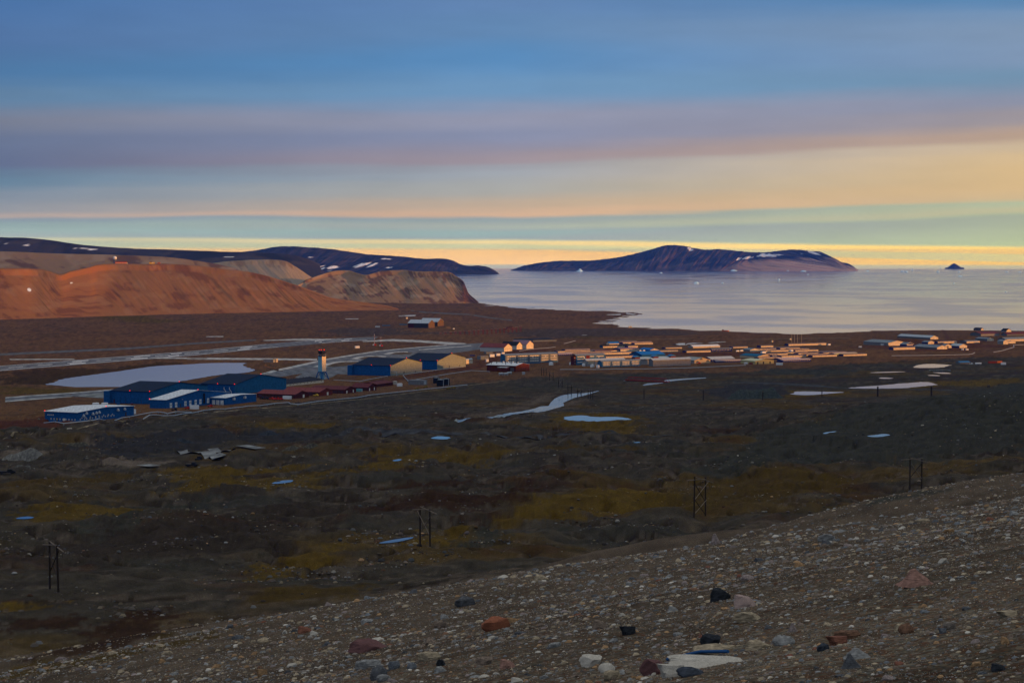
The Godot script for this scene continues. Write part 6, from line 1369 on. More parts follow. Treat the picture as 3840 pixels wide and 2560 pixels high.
func make_strip(d: Array):
	var pairs: Array = d[3]
	var lift: float = d[2]
	var s := st()
	s.set_smooth_group(0)
	for i in pairs.size() - 1:
		var p = pairs[i]
		var q = pairs[i + 1]
		var a0 := Vector2(p[0], p[1])
		var a1 := Vector2(p[2], p[3])
		var b0 := Vector2(q[0], q[1])
		var b1 := Vector2(q[2], q[3])
		var near: bool = minf(a0.y, b0.y) < 1720.0
		var n := clampi(int(((a0 + a1) - (b0 + b1)).length() * .5 / (4.0 if near else 60.0)), 1, 90)
		var mcr := clampi(int((a0 - a1).length() / 4.0), 1, 8) if near else 1
		for k in n:
			for c in mcr:
				var v := []
				for e in [[k, c], [k, c + 1], [k + 1, c + 1], [k + 1, c]]:
					var w := a0.lerp(b0, float(e[0]) / n).lerp(a1.lerp(b1, float(e[0]) / n), float(e[1]) / mcr)
					v.append(W(w.x, w.y, hg(w.x, w.y) + lift + (.12 if near else 0.0)))
				if (v[1] - v[0]).cross(v[3] - v[0]).y > 0: quad(s, v[0], v[1], v[2], v[3])
				else: quad(s, v[0], v[3], v[2], v[1])
	var m: Material
	if d[1] == "river":
		m = water(.22).duplicate()
		m.albedo_color = Color(.30, .36, .35)
	else: m = mat(d[1])
	var labels := {"runway": "grey asphalt runway with white markings", "river": "pale meltwater river winding over gravel", "snow_patch": "old snow patch on the plain", "concrete_slab": "old concrete foundation slab"}
	tag(put(done(s), d[0], m), labels.get(d[0], "%s on the plain" % d[0].replace("_", " ")), "", "", "structure")

# ------------------------------------------------------------------ hills, far mountains, island
func cr(a: float, b: float, c: float, d: float, t: float) -> float:
	return .5 * (2.0 * b + (c - a) * t + (2.0 * a - 5.0 * b + 4.0 * c - d) * t * t + (3.0 * b - a - 3.0 * c + d) * t * t * t)

func make_hill(hd: Array):
	var style: String = hd[2]
	var nu: int = hd[3]
	var nv: int = hd[4]
	var g: float = hd[5]
	var cols: Array = hd[6]
	var snow: Array = hd[7]
	var n := cols.size()
	var nb := nv / 4
	var rows := nv + nb
	var pos := PackedVector3Array()
	var colr := PackedColorArray()
	pos.resize((nu + 1) * (rows + 1))
	colr.resize(pos.size())
	var nz := FastNoiseLite.new()
	nz.seed = 100 + nu + nv
	nz.frequency = 1.0
	nz.fractal_octaves = 4
	var span := 0.0
	var deep := 0.0
	for k in n:
		if k > 0: span += absf(cols[k][3] - cols[k - 1][3])
		deep += Vector2(cols[k][3] - cols[k][0], cols[k][4] - cols[k][1]).length() / n
	for i in nu + 1:
		var fu := float(i) / nu
		var t := fu * (n - 1)
		var k := mini(int(t), n - 2)
		var ft := t - k
		var c0 = cols[maxi(k - 1, 0)]
		var c1 = cols[k]
		var c2 = cols[k + 1]
		var c3 = cols[mini(k + 2, n - 1)]
		var p := []
		for e in 9: p.append(cr(c0[e], c1[e], c2[e], c3[e], ft))
		var foot := Vector3(p[0], p[2], -p[1])
		var brow := Vector3(p[3], p[5], -p[4])
		var back := Vector3(p[6], p[8], -p[7])
		var rise := maxf(brow.y - foot.y, 1.0)
		var wide := Vector2(brow.x - foot.x, brow.z - foot.z).length()
		var ends := ss(0, .04, fu) * ss(1, .96, fu)
		for j in rows + 1:
			var q: Vector3
			var v: float
			if j <= nv:
				v = float(j) / nv
				var hv := pow(v, 1.25)
				if style == "pale" or style == "palebrown" or style == "brown":
					# scree below, a low scarp at the brow
					hv = lerpf(pow(v, 1.2) * .93, 1.0, ss(.93, 1.0, v))
				elif style == "island":
					hv = lerpf(pow(v, .8), v, .4)
				q = Vector3(lerpf(foot.x, brow.x, v), foot.y + rise * hv, lerpf(foot.z, brow.z, v))
			else:
				v = 1.0 + float(j - nv) / nb
				var e2 := v - 1.0
				q = Vector3(lerpf(brow.x, back.x, e2), lerpf(brow.y, back.y, e2 * e2), lerpf(brow.z, back.z, e2))
			# gullies run down the slope, ledges across it
			var along := brow.x / deep * 5.0
			var run := along - (1.0 - minf(v, 1.0)) * 1.1
			var gul := nz.get_noise_2d(run * .45, v * .5) * .42 + nz.get_noise_2d(run * 2.2, v * .7 + 9.0) * .34 + nz.get_noise_2d(run * 7.0, v * 1.2 + 29.0) * .2
			var amp := g * sin(PI * minf(v, 1.0) * .93) * (1.0 if v <= 1.0 else .3) * ends
			if v > 1.0: amp = g * .2
			q.z += gul * amp * 1.8
			q.y += gul * amp * .45
			if v > .9: q.y += nz.get_noise_2d(along * 1.8, v * 9.0) * g * .10 * ends
			var idx0 := i * (rows + 1) + j
			pos[idx0] = q
			# rock and soil colours, with sunlight put in at the island
			var s1 := nz.get_noise_2d(run * 1.0, v * 2.4 + 40.0)
			var s2 := nz.get_noise_2d(run * 6.0, v * 2.6)
			var s3 := nz.get_noise_2d(along * 1.1, v * 3.0 + 70.0)
			var c: Color
			match style:
				"brown":
					c = Color(.235, .102, .040).lerp(Color(.13, .052, .026), .75 * ss(.08, .42, s1 + s2 * .45)).lerp(Color(.265, .135, .062), .7 * ss(.05, .4, s3 + s2 * .4))
				"pale":
					c = Color(.25, .195, .13).lerp(Color(.17, .125, .08), ss(.1, .4, s1 + s2 * .5))
				"palebrown":
					c = Color(.21, .135, .075).lerp(Color(.11, .065, .042), ss(.05, .35, s1 + s2 * .5)).lerp(Color(.25, .18, .115), ss(.1, .4, s3))
				"island":
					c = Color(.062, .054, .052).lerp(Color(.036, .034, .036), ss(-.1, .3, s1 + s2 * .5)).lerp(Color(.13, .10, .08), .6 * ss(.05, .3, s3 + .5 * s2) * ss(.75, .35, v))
					c = c.lerp(Color(.50, .35, .25).lerp(Color(.34, .22, .16), ss(-.1, .25, s2)), ss(.60, .70, fu + s2 * .05) * ss(.62, .42, v + s2 * .12 - .1 * ss(.7, .9, fu)))  # sunlit right end of the cliffs, painted into the rock
				_:
					c = Color(.040, .037, .037).lerp(Color(.026, .025, .027), ss(-.1, .3, s1 + s2 * .5)).lerp(Color(.070, .058, .05), .6 * ss(.1, .4, s3))
			if nu > 300 and hd[0] == "headland":   # dark layered cliff of the seaward end
				var cl := ss(.70, .80, fu + s2 * .03) * ss(.1, .3, v)
				var band := .5 + .5 * sin(v * 60.0 + s2 * 4.0)
				c = c.lerp(Color(.10, .06, .045).lerp(Color(.055, .032, .028), band), cl)
			for sp in snow:
				var du: float = (fu - sp[0]) / sp[2]
				var dv: float = (v - sp[1]) / sp[3]
				du -= dv * -sp[4] * .5
				if du * du + dv * dv < 1.0 + s2 * 1.2: c = Color(.70, .71, .73)
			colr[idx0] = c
	var nor := PackedVector3Array()
	nor.resize(pos.size())
	var idx := PackedInt32Array()
	for i in nu + 1:
		for j in rows + 1:
			var k := i * (rows + 1) + j
			var a := pos[maxi(i - 1, 0) * (rows + 1) + j]
			var b := pos[mini(i + 1, nu) * (rows + 1) + j]
			var c := pos[i * (rows + 1) + maxi(j - 1, 0)]
			var d := pos[i * (rows + 1) + mini(j + 1, rows)]
			nor[k] = (b - a).cross(d - c).normalized()
			if i < nu and j < rows:
				idx.append_array([k, k + 1, k + rows + 2, k, k + rows + 2, k + rows + 1])
	var arr := []
	arr.resize(Mesh.ARRAY_MAX)
	arr[Mesh.ARRAY_VERTEX] = pos
	arr[Mesh.ARRAY_NORMAL] = nor
	arr[Mesh.ARRAY_COLOR] = colr
	arr[Mesh.ARRAY_INDEX] = idx
	var me := ArrayMesh.new()
	me.add_surface_from_arrays(Mesh.PRIMITIVE_TRIANGLES, arr)
	if not mats.has("rockland"):
		var m := StandardMaterial3D.new()
		m.vertex_color_use_as_albedo = true
		m.roughness = 1.0
		m.metallic_specular = 0.05
		mats["rockland"] = m
	var labels := {"brown": "long brown scree hill lit by the low sun", "pale": "pale flat topped hill behind the brown one", "palebrown": "brown headland hills", "dark": "dark far ridge with snow streaks", "island": "high island with bare cliffs across the bay"}
	tag(put(me, hd[0], mats["rockland"]), labels[style], "", "", "structure")

# ------------------------------------------------------------------ buildings
func make_building(b: Array):
	var A: float = b[7]
	var B: float = b[8]
	var e: float = b[9]
	var rise: float = b[10]
	var along_x: bool = b[11] == "r"
	var ex: PackedStringArray = (b[15] as String).split(",")
	var gy: float = base_h(b[4], b[5])
	# level the floor at the front corner's ground
	var c := cos(deg_to_rad(b[6]))
	var s0 := sin(deg_to_rad(b[6]))
	var px: float = b[4] - c * A / 2 + s0 * B / 2
	var pd: float = b[5] - s0 * A / 2 - c * B / 2
	gy = base_h(px, pd)
	var t := thing(b[0], W(b[4], b[5], gy), deg_to_rad(b[6]), b[1], b[2], b[3])
	var hx := A / 2
	var hz := B / 2
	var lo := -2.5
	if "stilts" in ex: lo = 1.0
	# walls: two under the eaves, two under the gables
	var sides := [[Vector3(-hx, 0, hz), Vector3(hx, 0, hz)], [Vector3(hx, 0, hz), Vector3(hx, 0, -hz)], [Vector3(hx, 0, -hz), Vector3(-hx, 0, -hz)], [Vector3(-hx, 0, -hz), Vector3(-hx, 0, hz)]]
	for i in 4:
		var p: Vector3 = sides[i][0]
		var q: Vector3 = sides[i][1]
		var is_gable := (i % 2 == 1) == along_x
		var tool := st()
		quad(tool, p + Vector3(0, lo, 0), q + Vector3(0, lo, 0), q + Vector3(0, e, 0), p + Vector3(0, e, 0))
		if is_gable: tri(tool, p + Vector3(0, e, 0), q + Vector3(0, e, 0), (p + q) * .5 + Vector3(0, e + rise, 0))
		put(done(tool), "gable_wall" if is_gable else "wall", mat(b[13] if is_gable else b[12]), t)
	# roof: two sloping slabs with an overhang
	var th := .22 if A < 60 or B < 60 else .3
	var ov := .45 if e < 6 else .7
	for sg in [-1.0, 1.0]:
		var r := st()
		var run: float = hz if along_x else hx
		var half: float = (hx if along_x else hz) + ov
		var k := rise / run
		var pts := [Vector2(0, e + rise + .05), Vector2((run + ov) * sg, e - ov * k + .05)]
		var up := Vector2(0, th)
		var v := []
		for pt in [pts[0], pts[1], pts[1] + up, pts[0] + up]:
			for hh in [-half, half]:
				v.append(Vector3(hh, pt.y, pt.x) if along_x else Vector3(pt.x, pt.y, hh))
		for f in [[0, 2, 3, 1], [2, 4, 5, 3], [4, 6, 7, 5], [0, 6, 4, 2], [1, 3, 5, 7]]:
			var a: Vector3 = v[f[0]]
			var bb: Vector3 = v[f[1]]
			var cc: Vector3 = v[f[2]]
			var dd: Vector3 = v[f[3]]
			var mid := (a + bb + cc + dd) * .25
			var ctr := (v[0] + v[3] + v[4] + v[7]) * .25 as Vector3
			if (bb - a).cross(cc - a).dot(mid - ctr) > 0: quad(r, a, bb, cc, dd)
			else: quad(r, a, dd, cc, bb)
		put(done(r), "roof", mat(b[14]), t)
	for f in ex: add_feature(t, f, A, B, e, rise, along_x, b)

func front_row(t: Node3D, called: String, key: String, A: float, B: float, y: float, w: float, h: float, n: int, inset := 1.5, thick := .12):
	for i in n:
		part_box(called, key, t, Vector3(-A / 2 + inset + (A - 2 * inset) * (i + .5) / n, y, B / 2), Vector3(w, h, thick))

func side_row(t: Node3D, called: String, key: String, A: float, B: float, y: float, w: float, h: float, n: int, inset := 1.5):
	for i in n:
		part_box(called, key, t, Vector3(-A / 2, y, B / 2 - inset - (B - 2 * inset) * (i + .5) / n), Vector3(.12, h, w))

func add_feature(t: Node3D, f: String, A: float, B: float, e: float, rise: float, along_x: bool, b: Array):
	var hx := A / 2
	var hz := B / 2
	match f:
		"pocket":   # rounded door pocket and the great sliding doors on the long side
			var s := st()
			var n := 8
			for i in n:
				var a0 := PI / 2 * i / n
				var a1 := PI / 2 * (i + 1) / n
				var p0 := Vector3(-hx - 3.0 * sin(a0), 0, -hz - 3.0 * (1 - cos(a0)) + 0.0)
				var p1 := Vector3(-hx - 3.0 * sin(a1), 0, -hz - 3.0 * (1 - cos(a1)) + 0.0)
				quad(s, p1 + Vector3(0, -2, 0), p0 + Vector3(0, -2, 0), p0 + Vector3(0, e * .98, 0), p1 + Vector3(0, e * .98, 0))
			block(s, Vector3(-hx - 3.0, -2, -hz - 5), Vector3(-hx + .3, e * .98, -hz + 1.2))
			put(done(s), "door_pocket", mat("blue"), t)
			for i in 6:
				part_box("hangar_door", "blue", t, Vector3(-hx - .12, e * .44, hz - 3 - (B - 8) * (i + .5) / 6), Vector3(.16, e * .86, (B - 8) / 6 - .35))
			var lamp := StandardMaterial3D.new()
			if not mats.has("beacon"):
				lamp.albedo_color = Color(.5, .05, .03)
				lamp.emission_enabled = true
				lamp.emission = Color(1, .12, .08)
				lamp.emission_energy_multiplier = 2.0
				mats["beacon"] = lamp
			for p in [Vector3(-hx, e + .6, hz), Vector3(0, e + rise + .7, hz), Vector3(-hx, e + .6, 0)]:
				put(beacon_mesh(), "obstruction_lamp", mats["beacon"], t, p)
			part_box("eave_flashing", "timberpale", t, Vector3(-hx + 2, e + .42 + 2 * rise / hx, hz + .72), Vector3(4.5, .3, .12))
		"beacon":
			put(beacon_mesh(), "obstruction_lamp", mats["beacon"], t, Vector3(0, e + rise + .7, hz))
			put(beacon_mesh(), "obstruction_lamp", mats["beacon"], t, Vector3(-hx, e + .6, -hz))
		"doors8":
			side_row(t, "truck_door", "darkred", A, B, 1.6, 1.3, 3.2, 9, 2.0)
		"vents":
			for z in [hz - 3.0, hz - 9.0]:
				var s := st()
				tube(s, Vector3(-hx - .8, 1, z), Vector3(-hx - .8, 3.2, z), .35)
				tube(s, Vector3(-hx - .8, 3.2, z), Vector3(-hx - .8, 5.2, z - 2.0), .35)
				tube(s, Vector3(-hx - .8, 5.2, z - 2.0), Vector3(-hx - .8, 7.2, z - 2.0), .35)
				put(done(s), "duct", mat("steel"), t)
		"doorm":
			part_box("door", "darkwood", t, Vector3(-hx + A * .42, 1.6, hz), Vector3(2.4, 3.2, .15))
			part_box("door", "darkwood", t, Vector3(-hx + A * .78, 1.2, hz), Vector3(2.0, 2.4, .15))
			part_box("wall_panel", "grey", t, Vector3(-hx + A * .28, 3.4, hz), Vector3(3.5, 3.0, .1))
			part_box("gutter", "olive", t, Vector3(hx - .2, e / 2, hz), Vector3(.25, e, .25))
		"posts":
			front_row(t, "post", "blue4", A, B, e / 2 - .3, .35, e - .8, 6, .4)
		"manywin":
			for row in [[1.6, 12], [2.6, 8]]:
				for i in row[1]:
					var x: float = -hx + 2.5 + (A * .62) * (i + .5) / row[1] + rng.randf_range(-.8, .8)
					small_window(t, Vector3(x, row[0], hz), 1.1, 1.0, false)
			for i in 9: small_window(t, Vector3(-hx, 1.6, hz - 2.0 - (B - 5) * i / 9.0), 1.0, 1.0, true)
			for i in 4: small_window(t, Vector3(-hx, 4.6, -hz + 3.0 + i * 1.6), 1.0, .8, true)
			part_box("door", "door", t, Vector3(-hx, 1.2, hz - B * .4), Vector3(.14, 2.4, 2.0))
			part_box("door", "darkwood", t, Vector3(-hx, 1.4, hz - B * .62), Vector3(.14, 2.8, 1.6))
			part_box("door", "darkwood", t, Vector3(hx - A * .15, 1.6, hz), Vector3(1.8, 3.2, .14))
			for p in [[.10, 4.0], [.15, 5.6], [.26, 4.6], [.32, 5.0], [.37, 5.2], [.70, 5.4], [.82, 5.4]]:
				var u := part_box("air_handler", "steel", t, Vector3(-hx + A * p[0], p[1], hz + .7), Vector3(1.8, 1.3, 1.3))
				put(unit_box, "duct", mat("whitetank"), u, Vector3(.1, .7, -.1), Vector3(.5, .6, .5), .4)
			part_box("plant_box", "whitetank", t, Vector3(hx + 1.2, 2.6, hz - 1.5), Vector3(2.6, 3.6, 3.0))
		"rollers":
			for fr in [.075, .155, .30, .375, .46, .535, .66]:
				var d := part_box("roller_door", "white", t, Vector3(-hx + A * fr, 2.1, hz), Vector3(3.4, 4.2, .16))
				for k in 3: put(unit_box, "window", mat("glass"), d, Vector3(-.3 + .3 * k, .02, .5), Vector3(.22, .12, .3))
			part_box("door", "darkwood", t, Vector3(-hx + A * .22, 1.3, hz), Vector3(1.2, 2.6, .14))
			part_box("wall_lamp", "steel", t, Vector3(-hx + A * .25, 6.0, hz + .2), Vector3(.5, .5, .4))
		"flue":
			for k in 3:
				var s := st()
				tube(s, Vector3(-hx + A * .58 + k * .9, .5, hz + .6), Vector3(-hx + A * .58 + k * .9, 9.0, hz + .6), .28)
				put(done(s), "flue", mat("blackpaint"), t)
		"doors3":
			side_row(t, "roller_door", "white", A, B, 2.0, 3.2, 4.0, 3, 1.2)
		"acs":
			for fr in [.25, .6]:
				var u := part_box("air_handler", "steel", t, Vector3(-hx + A * fr, 4.4, hz + .8), Vector3(2.6, 1.7, 1.6))
				put(unit_box, "duct", mat("greytank"), u, Vector3(.2, .65, 0), Vector3(.4, .5, .5))
		"stubs":
			for i in 12:
				var s := st()
				tube(s, Vector3(-hx + A * (i + .5) / 12, e + rise, 0), Vector3(-hx + A * (i + .5) / 12, e + rise + 1.1, 0), .25)
				put(done(s), "roof_vent", mat("blackpaint"), t)
			front_row(t, "window", "glass", A, B, e * .55, 1.2, .8, 10)
		"openings":
			side_row(t, "bay_shade", "bayshade", A, B, e * .45, B / 15.0, e * .6, 11, 1.0)  # dark panels standing for the shade in open bays
		"door1":
			var d := part_box("door", "door", t, Vector3(A * .12, minf(1.4, e * .4), hz), Vector3(clampf(A * .12, 1.4, 3.5), minf(2.8, e * .8), .14))
			put(unit_box, "handle", mat("blackpaint"), d, Vector3(.35, 0, .6), Vector3(.06, .08, .6))
		"door2":
			part_box("door", "door", t, Vector3(-hx + A * .2, 1.3, hz), Vector3(1.8, 2.6, .14))
			part_box("door", "door", t, Vector3(hx - A * .25, 1.5, hz), Vector3(1.6, 2.6, .14))
		"doors2b":
			for x in [-.35, -.05, .3]: part_box("door", "darkwood", t, Vector3(A * x, 1.5, hz), Vector3(2.2, 3.0, .14))
		"doors4":
			for x in [-.25, -.1, .12, .3]: part_box("door", "darkdoorway", t, Vector3(A * x, 1.4, hz), Vector3(2.0, 2.8, .14))
			front_row(t, "window", "panel", A, B, e * .6, .8, .8, 12)
		"blackdoor":
			part_box("door", "darkdoorway", t, Vector3(-A * .05, e * .45, hz), Vector3(A * .22, e * .9, .14))  # dark panel in place of the shade in an open doorway
		"dorm":
			dorm_front(t, A, B, e, "stilts" in b[15])
		"redpanel":
			part_box("red_panel", "brick", t, Vector3(-hx + A * .36 + 2.0, e * .80, hz + .05), Vector3(6.0, e * .34, .4))
			var s := st()
			block(s, Vector3(-hx - 3.5, -2, -hz + .5), Vector3(-hx - .05, e * .93, hz - .3))
			put(done(s), "stair_tower", mat("darkred"), t)
			for k in 3: small_window(t, Vector3(-hx - 1.8, 2.2 + k * 3.6, hz - .3), .8, 1.0, false)
		"stilts":
			for i in 14:
				part_box("stilt", "greytank", t, Vector3(-hx + A * (i + .5) / 14, -.4, hz - .5), Vector3(.35, 3.0, .35))
				part_box("stilt", "greytank", t, Vector3(-hx + A * (i + .5) / 14, -.4, -hz + .5), Vector3(.35, 3.0, .35))
		"panelwin":
			part_box("wall_panel", "tan", t, Vector3(-hx + A * .12, e * .62, hz), Vector3(A * .16, e * .5, .14))
			part_box("wall_panel", "cream", t, Vector3(-hx + A * .42, e * .8, hz), Vector3(A * .12, e * .25, .14))
			for k in 4: part_box("rib", "greyw", t, Vector3(-hx + A * .3 + k * A * .15, e / 2, hz), Vector3(.2, e, .3))
		"ribs":
			var n := clampi(int(A / 3.0), 3, 22)
			for i in n: part_box("wall_panel", b[12] if b[11] == "r" else b[13], t, Vector3(-hx + A * (i + .5) / n, e * .47, hz), Vector3(A / n - .25, e * .9, .22))
			if n > 8:
				for i in n: part_box("slot_window", "glass", t, Vector3(-hx + A * (i + .5) / n, e * .7, hz + .12), Vector3(.5, .9, .1))
		"dormers":
			for fr in [0.0, .5, .97]:
				var dn := Node3D.new()
				dn.name = "dormer"
				t.add_child(dn, true)
				dn.position = Vector3(-hx + A * fr, 0, hz * .4)
				part_box("dormer_wall", "brick", dn, Vector3(0, e * .6 + 1.5, 1.0), Vector3(8, e * .9 + 2.0, 7))
				var s := st()
				for sg in [-1.0, 1.0]:
					var p := [Vector3(0, e + 4.6, 5), Vector3(0, e + 4.6, -3.2), Vector3(4.6 * sg, e + 2.6, -3.2), Vector3(4.6 * sg, e + 2.6, 5)]
					if sg < 0: quad(s, p[0], p[1], p[2], p[3])
					else: quad(s, p[3], p[2], p[1], p[0])
				tri(s, Vector3(-4.6, e + 2.6, 4.9), Vector3(4.6, e + 2.6, 4.9), Vector3(0, e + 4.6, 4.9))
				put(done(s), "dormer_roof", mat("brightblue2") , dn)
		"arches":
			for fr in [[-.08, .62, 2.6], [.33, .25, 2.6], [-.3, .15, 2.2]]:
				var s := st()
				var n := 10
				var r: float = fr[2]
				for i in n:
					var a0 := PI * i / n
					var a1 := PI * (i + 1) / n
					tri(s, Vector3(0, 0, 0), Vector3(cos(a0) * r, sin(a0) * r, 0), Vector3(cos(a1) * r, sin(a1) * r, 0))
				put(done(s), "arch_shade", mat("slatew"), t, Vector3(A * fr[0], (e + rise) * fr[1], hz + .06))  # flat dark fans painted for the shade inside the arches
		"winrow":
			var n := clampi(int(A / 3.2), 3, 24)
			var key := "panel" if b[12] == "navyshadow" else "glass"
			front_row(t, "window", key, A, B, e * .58, .75, clampf(e * .25, .4, 1.0), n, 1.0)
		"eaves":
			for sg in [-1.0, 1.0]:
				part_box("eave_board", "panel", t, Vector3(sg * (hx + .45), e - .1, 0), Vector3(.15, .5, B))
		"trim":
			for sg in [-1.0, 1.0]:
				var s := st()
				tube(s, Vector3(sg * (hx + .4), e, hz + .5), Vector3(0, e + rise + .3, hz + .5), .35, -1, 4)
				put(done(s), "barge_board", mat("cream"), t)
			part_box("wall_panel", "cream", t, Vector3(0, e * .75, hz), Vector3(A * .8, e * .5, .2))
		"reddoor":
			part_box("hangar_door", "darkred", t, Vector3(-hx, e * .42, -hz + B * .15), Vector3(.3, e * .84, B * .28))
		"chimneys":
			for k in 7:
				var s := st()
				var p := Vector3(-hx + 4 + (k % 4) * 4.5, e + .6, -hz + 4 + k * 5.0)
				tube(s, p, p + Vector3(0, 3.4 + (k % 3), 0), .4)
				put(done(s), "chimney", mat("blackpaint"), t)
			for k in 4: part_box("roof_unit", "steel", t, Vector3(-2 + k * 2.5, e + rise + .6, hz - 6 - k * 8), Vector3(2, 1.4, 2))
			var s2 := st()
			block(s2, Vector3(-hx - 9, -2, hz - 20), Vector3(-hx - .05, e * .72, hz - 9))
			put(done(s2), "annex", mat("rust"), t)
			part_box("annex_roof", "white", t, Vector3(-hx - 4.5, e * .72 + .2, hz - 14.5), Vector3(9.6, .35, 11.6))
			part_box("door", "darkdoorway", t, Vector3(-hx - .1, 2.5, hz - 5), Vector3(.16, 5, 4.5))
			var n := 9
			for i in n: part_box("wall_panel", "rustsunlit", t, Vector3(-hx + A * (i + .5) / n, e * .48, hz), Vector3(A / n - .3, e * .92, .2))

func beacon_mesh() -> Mesh:
	if mats.has("beacon_mesh"): return mats["beacon_mesh"]
	var m := SphereMesh.new()
	m.radius = .38
	m.height = .76
	m.radial_segments = 8
	m.rings = 4
	mats["beacon_mesh"] = m
	return m

func small_window(t: Node3D, at: Vector3, w: float, h: float, side: bool):
	var o := part_box("window", "panel", t, at, Vector3(.14, h, w) if side else Vector3(w, h, .14))
	put(unit_box, "pane", mat("glass"), o, Vector3(-.4 if side else 0.0, 0, 0.0 if side else .4), Vector3(.4, .6, .6) if side else Vector3(.6, .6, .4))

func dorm_front(t: Node3D, A: float, B: float, e: float, stilts: bool):
	var base := 1.3 if stilts else 1.2
	part_box("blue_base", "blue3", t, Vector3(0, base * .5 - .2 + (.8 if stilts else 0.0), B / 2 + .02), Vector3(A - .3, base, .16))
	var groups := maxi(2, int(A / 14.0))
	for r in 3:
		var y := base + .8 + (e - base - .6) / 3.0 * (r + .42)
		for g in groups:
			var w := A / groups * .74
			var x := -A / 2 + A * (g + .5) / groups
			var p := part_box("window_band", "panel", t, Vector3(x, y, B / 2), Vector3(w, 1.25, .2))
			var n := 5
			for i in n: put(unit_box, "pane", mat("glass"), p, Vector3(-.5 + (i + .5) / n, 0, .45), Vector3(1.1 / w, .62, .3))
	for g in groups - 1:
		part_box("service_shaft", "bluegrey", t, Vector3(-A / 2 + A * (g + 1.0) / groups, e * .5, B / 2), Vector3(.7, e * .94, .5))
	for k in 2: part_box("vent_unit", "whitetank", t, Vector3(-A / 2 + A * (.28 + .5 * k), e * .72, B / 2 + .3), Vector3(.8, 1.6, .6))

# ------------------------------------------------------------------ tower, bridge, hilltop station
func make_tower():
	var x := -209.2
	var d := 2109.0
	var t := thing("control_tower", W(x, d, base_h(x, d)), deg_to_rad(50.0), "tall pale blue control tower with dark glazed cab on splayed blue legs", "tower")
	var hs := 3.05
	var s := st()
	for k in [[-hs, hs, hs, hs], [hs, hs, hs, -hs], [hs, -hs, -hs, -hs], [-hs, -hs, -hs, hs]]:
		quad(s, Vector3(k[0], 8, k[1]), Vector3(k[2], 8, k[3]), Vector3(k[2], 25.4, k[3]), Vector3(k[0], 25.4, k[1]))
	put(done(s), "shaft", mat("towerblue"), t)
	part_box("sunlit_face", "cream", t, Vector3(0, 16.7, hs), Vector3(hs * 2 - .1, 17.4, .16))  # cream sheet puts the sunlit side of the shaft into colour
	part_box("core", "towerblue", t, Vector3(0, 4, 0), Vector3(3.6, 8.2, 3.6))
	for sx in [-1, 1]:
		for sz in [-1, 1]:
			var l := st()
			tube(l, Vector3(sx * (hs - .2), 8.4, sz * (hs - .2)), Vector3(sx * 5.4, -1, sz * 5.4), .55, .65, 6)
			put(done(l), "leg", mat("blue"), t)
	for k in [[-1, 1, 1, 1], [1, 1, 1, -1], [1, -1, -1, -1], [-1, -1, -1, 1]]:
		var l := st()
		tube(l, Vector3(k[0] * (hs - .2), 8.2, k[1] * (hs - .2)), Vector3(k[2] * 5.2, .4, k[3] * 5.2), .3, .3, 6)
		put(done(l), "brace", mat("blue"), t)
	part_box("collar", "blue", t, Vector3(0, 8.1, 0), Vector3(hs * 2 + .6, .7, hs * 2 + .6))
	var bal := st()
	ring(bal, 3.4, 4.8, 24.9, 26.0, 8)
	put(done(bal), "balcony", mat("blue4"), t)
	for i in 8:
		var a := TAU * (i + .5) / 8
		part_box("balcony_post", "steel", t, Vector3(cos(a) * 4.7, 26.7, sin(a) * 4.7), Vector3(.12, 1.3, .12))
	var rail := st()
	ring(rail, 4.72, 4.72, 27.2, 27.32, 8)
	put(done(rail), "railing", mat("steel"), t)
	var drum := st()
	ring(drum, 3.2, 3.2, 26.0, 27.4, 8)
	put(done(drum), "cab_base", mat("blackpaint"), t)
	for i in 8:
		var a0 := TAU * i / 8
		var a1 := TAU * (i + 1) / 8
		var p := st()
		var c0 := .06
		var q := [Vector3(cos(lerpf(a0, a1, c0)) * 3.2, 27.4, sin(lerpf(a0, a1, c0)) * 3.2), Vector3(cos(lerpf(a0, a1, 1 - c0)) * 3.2, 27.4, sin(lerpf(a0, a1, 1 - c0)) * 3.2),
			Vector3(cos(lerpf(a0, a1, 1 - c0)) * 4.2, 30.3, sin(lerpf(a0, a1, 1 - c0)) * 4.2), Vector3(cos(lerpf(a0, a1, c0)) * 4.2, 30.3, sin(lerpf(a0, a1, c0)) * 4.2)]
		quad(p, q[1], q[0], q[3], q[2])
		put(done(p), "cab_pane", mat("glass", .1), t)
		var mu := st()
		tube(mu, Vector3(cos(a0) * 3.22, 27.4, sin(a0) * 3.22), Vector3(cos(a0) * 4.22, 30.3, sin(a0) * 4.22), .14, -1, 5)
		put(done(mu), "mullion", mat("blackpaint"), t)
	var roof := st()
	ring(roof, 4.5, 4.3, 30.3, 31.2, 8)
	put(done(roof), "roof", mat("blackpaint"), t)
	for k in 5:
		var a := st()
		var p := Vector3(cos(k * 1.3) * 3.0, 31.2, sin(k * 1.3) * 3.0)
		tube(a, p, p + Vector3(0, 1.8 + (k % 2) * .8, 0), .1, -1, 5)
		put(done(a), "aerial", mat("redpaint"), t)
		put(beacon_mesh(), "obstruction_lamp", mats["beacon"], t, p + Vector3(0, 1.2, 0))

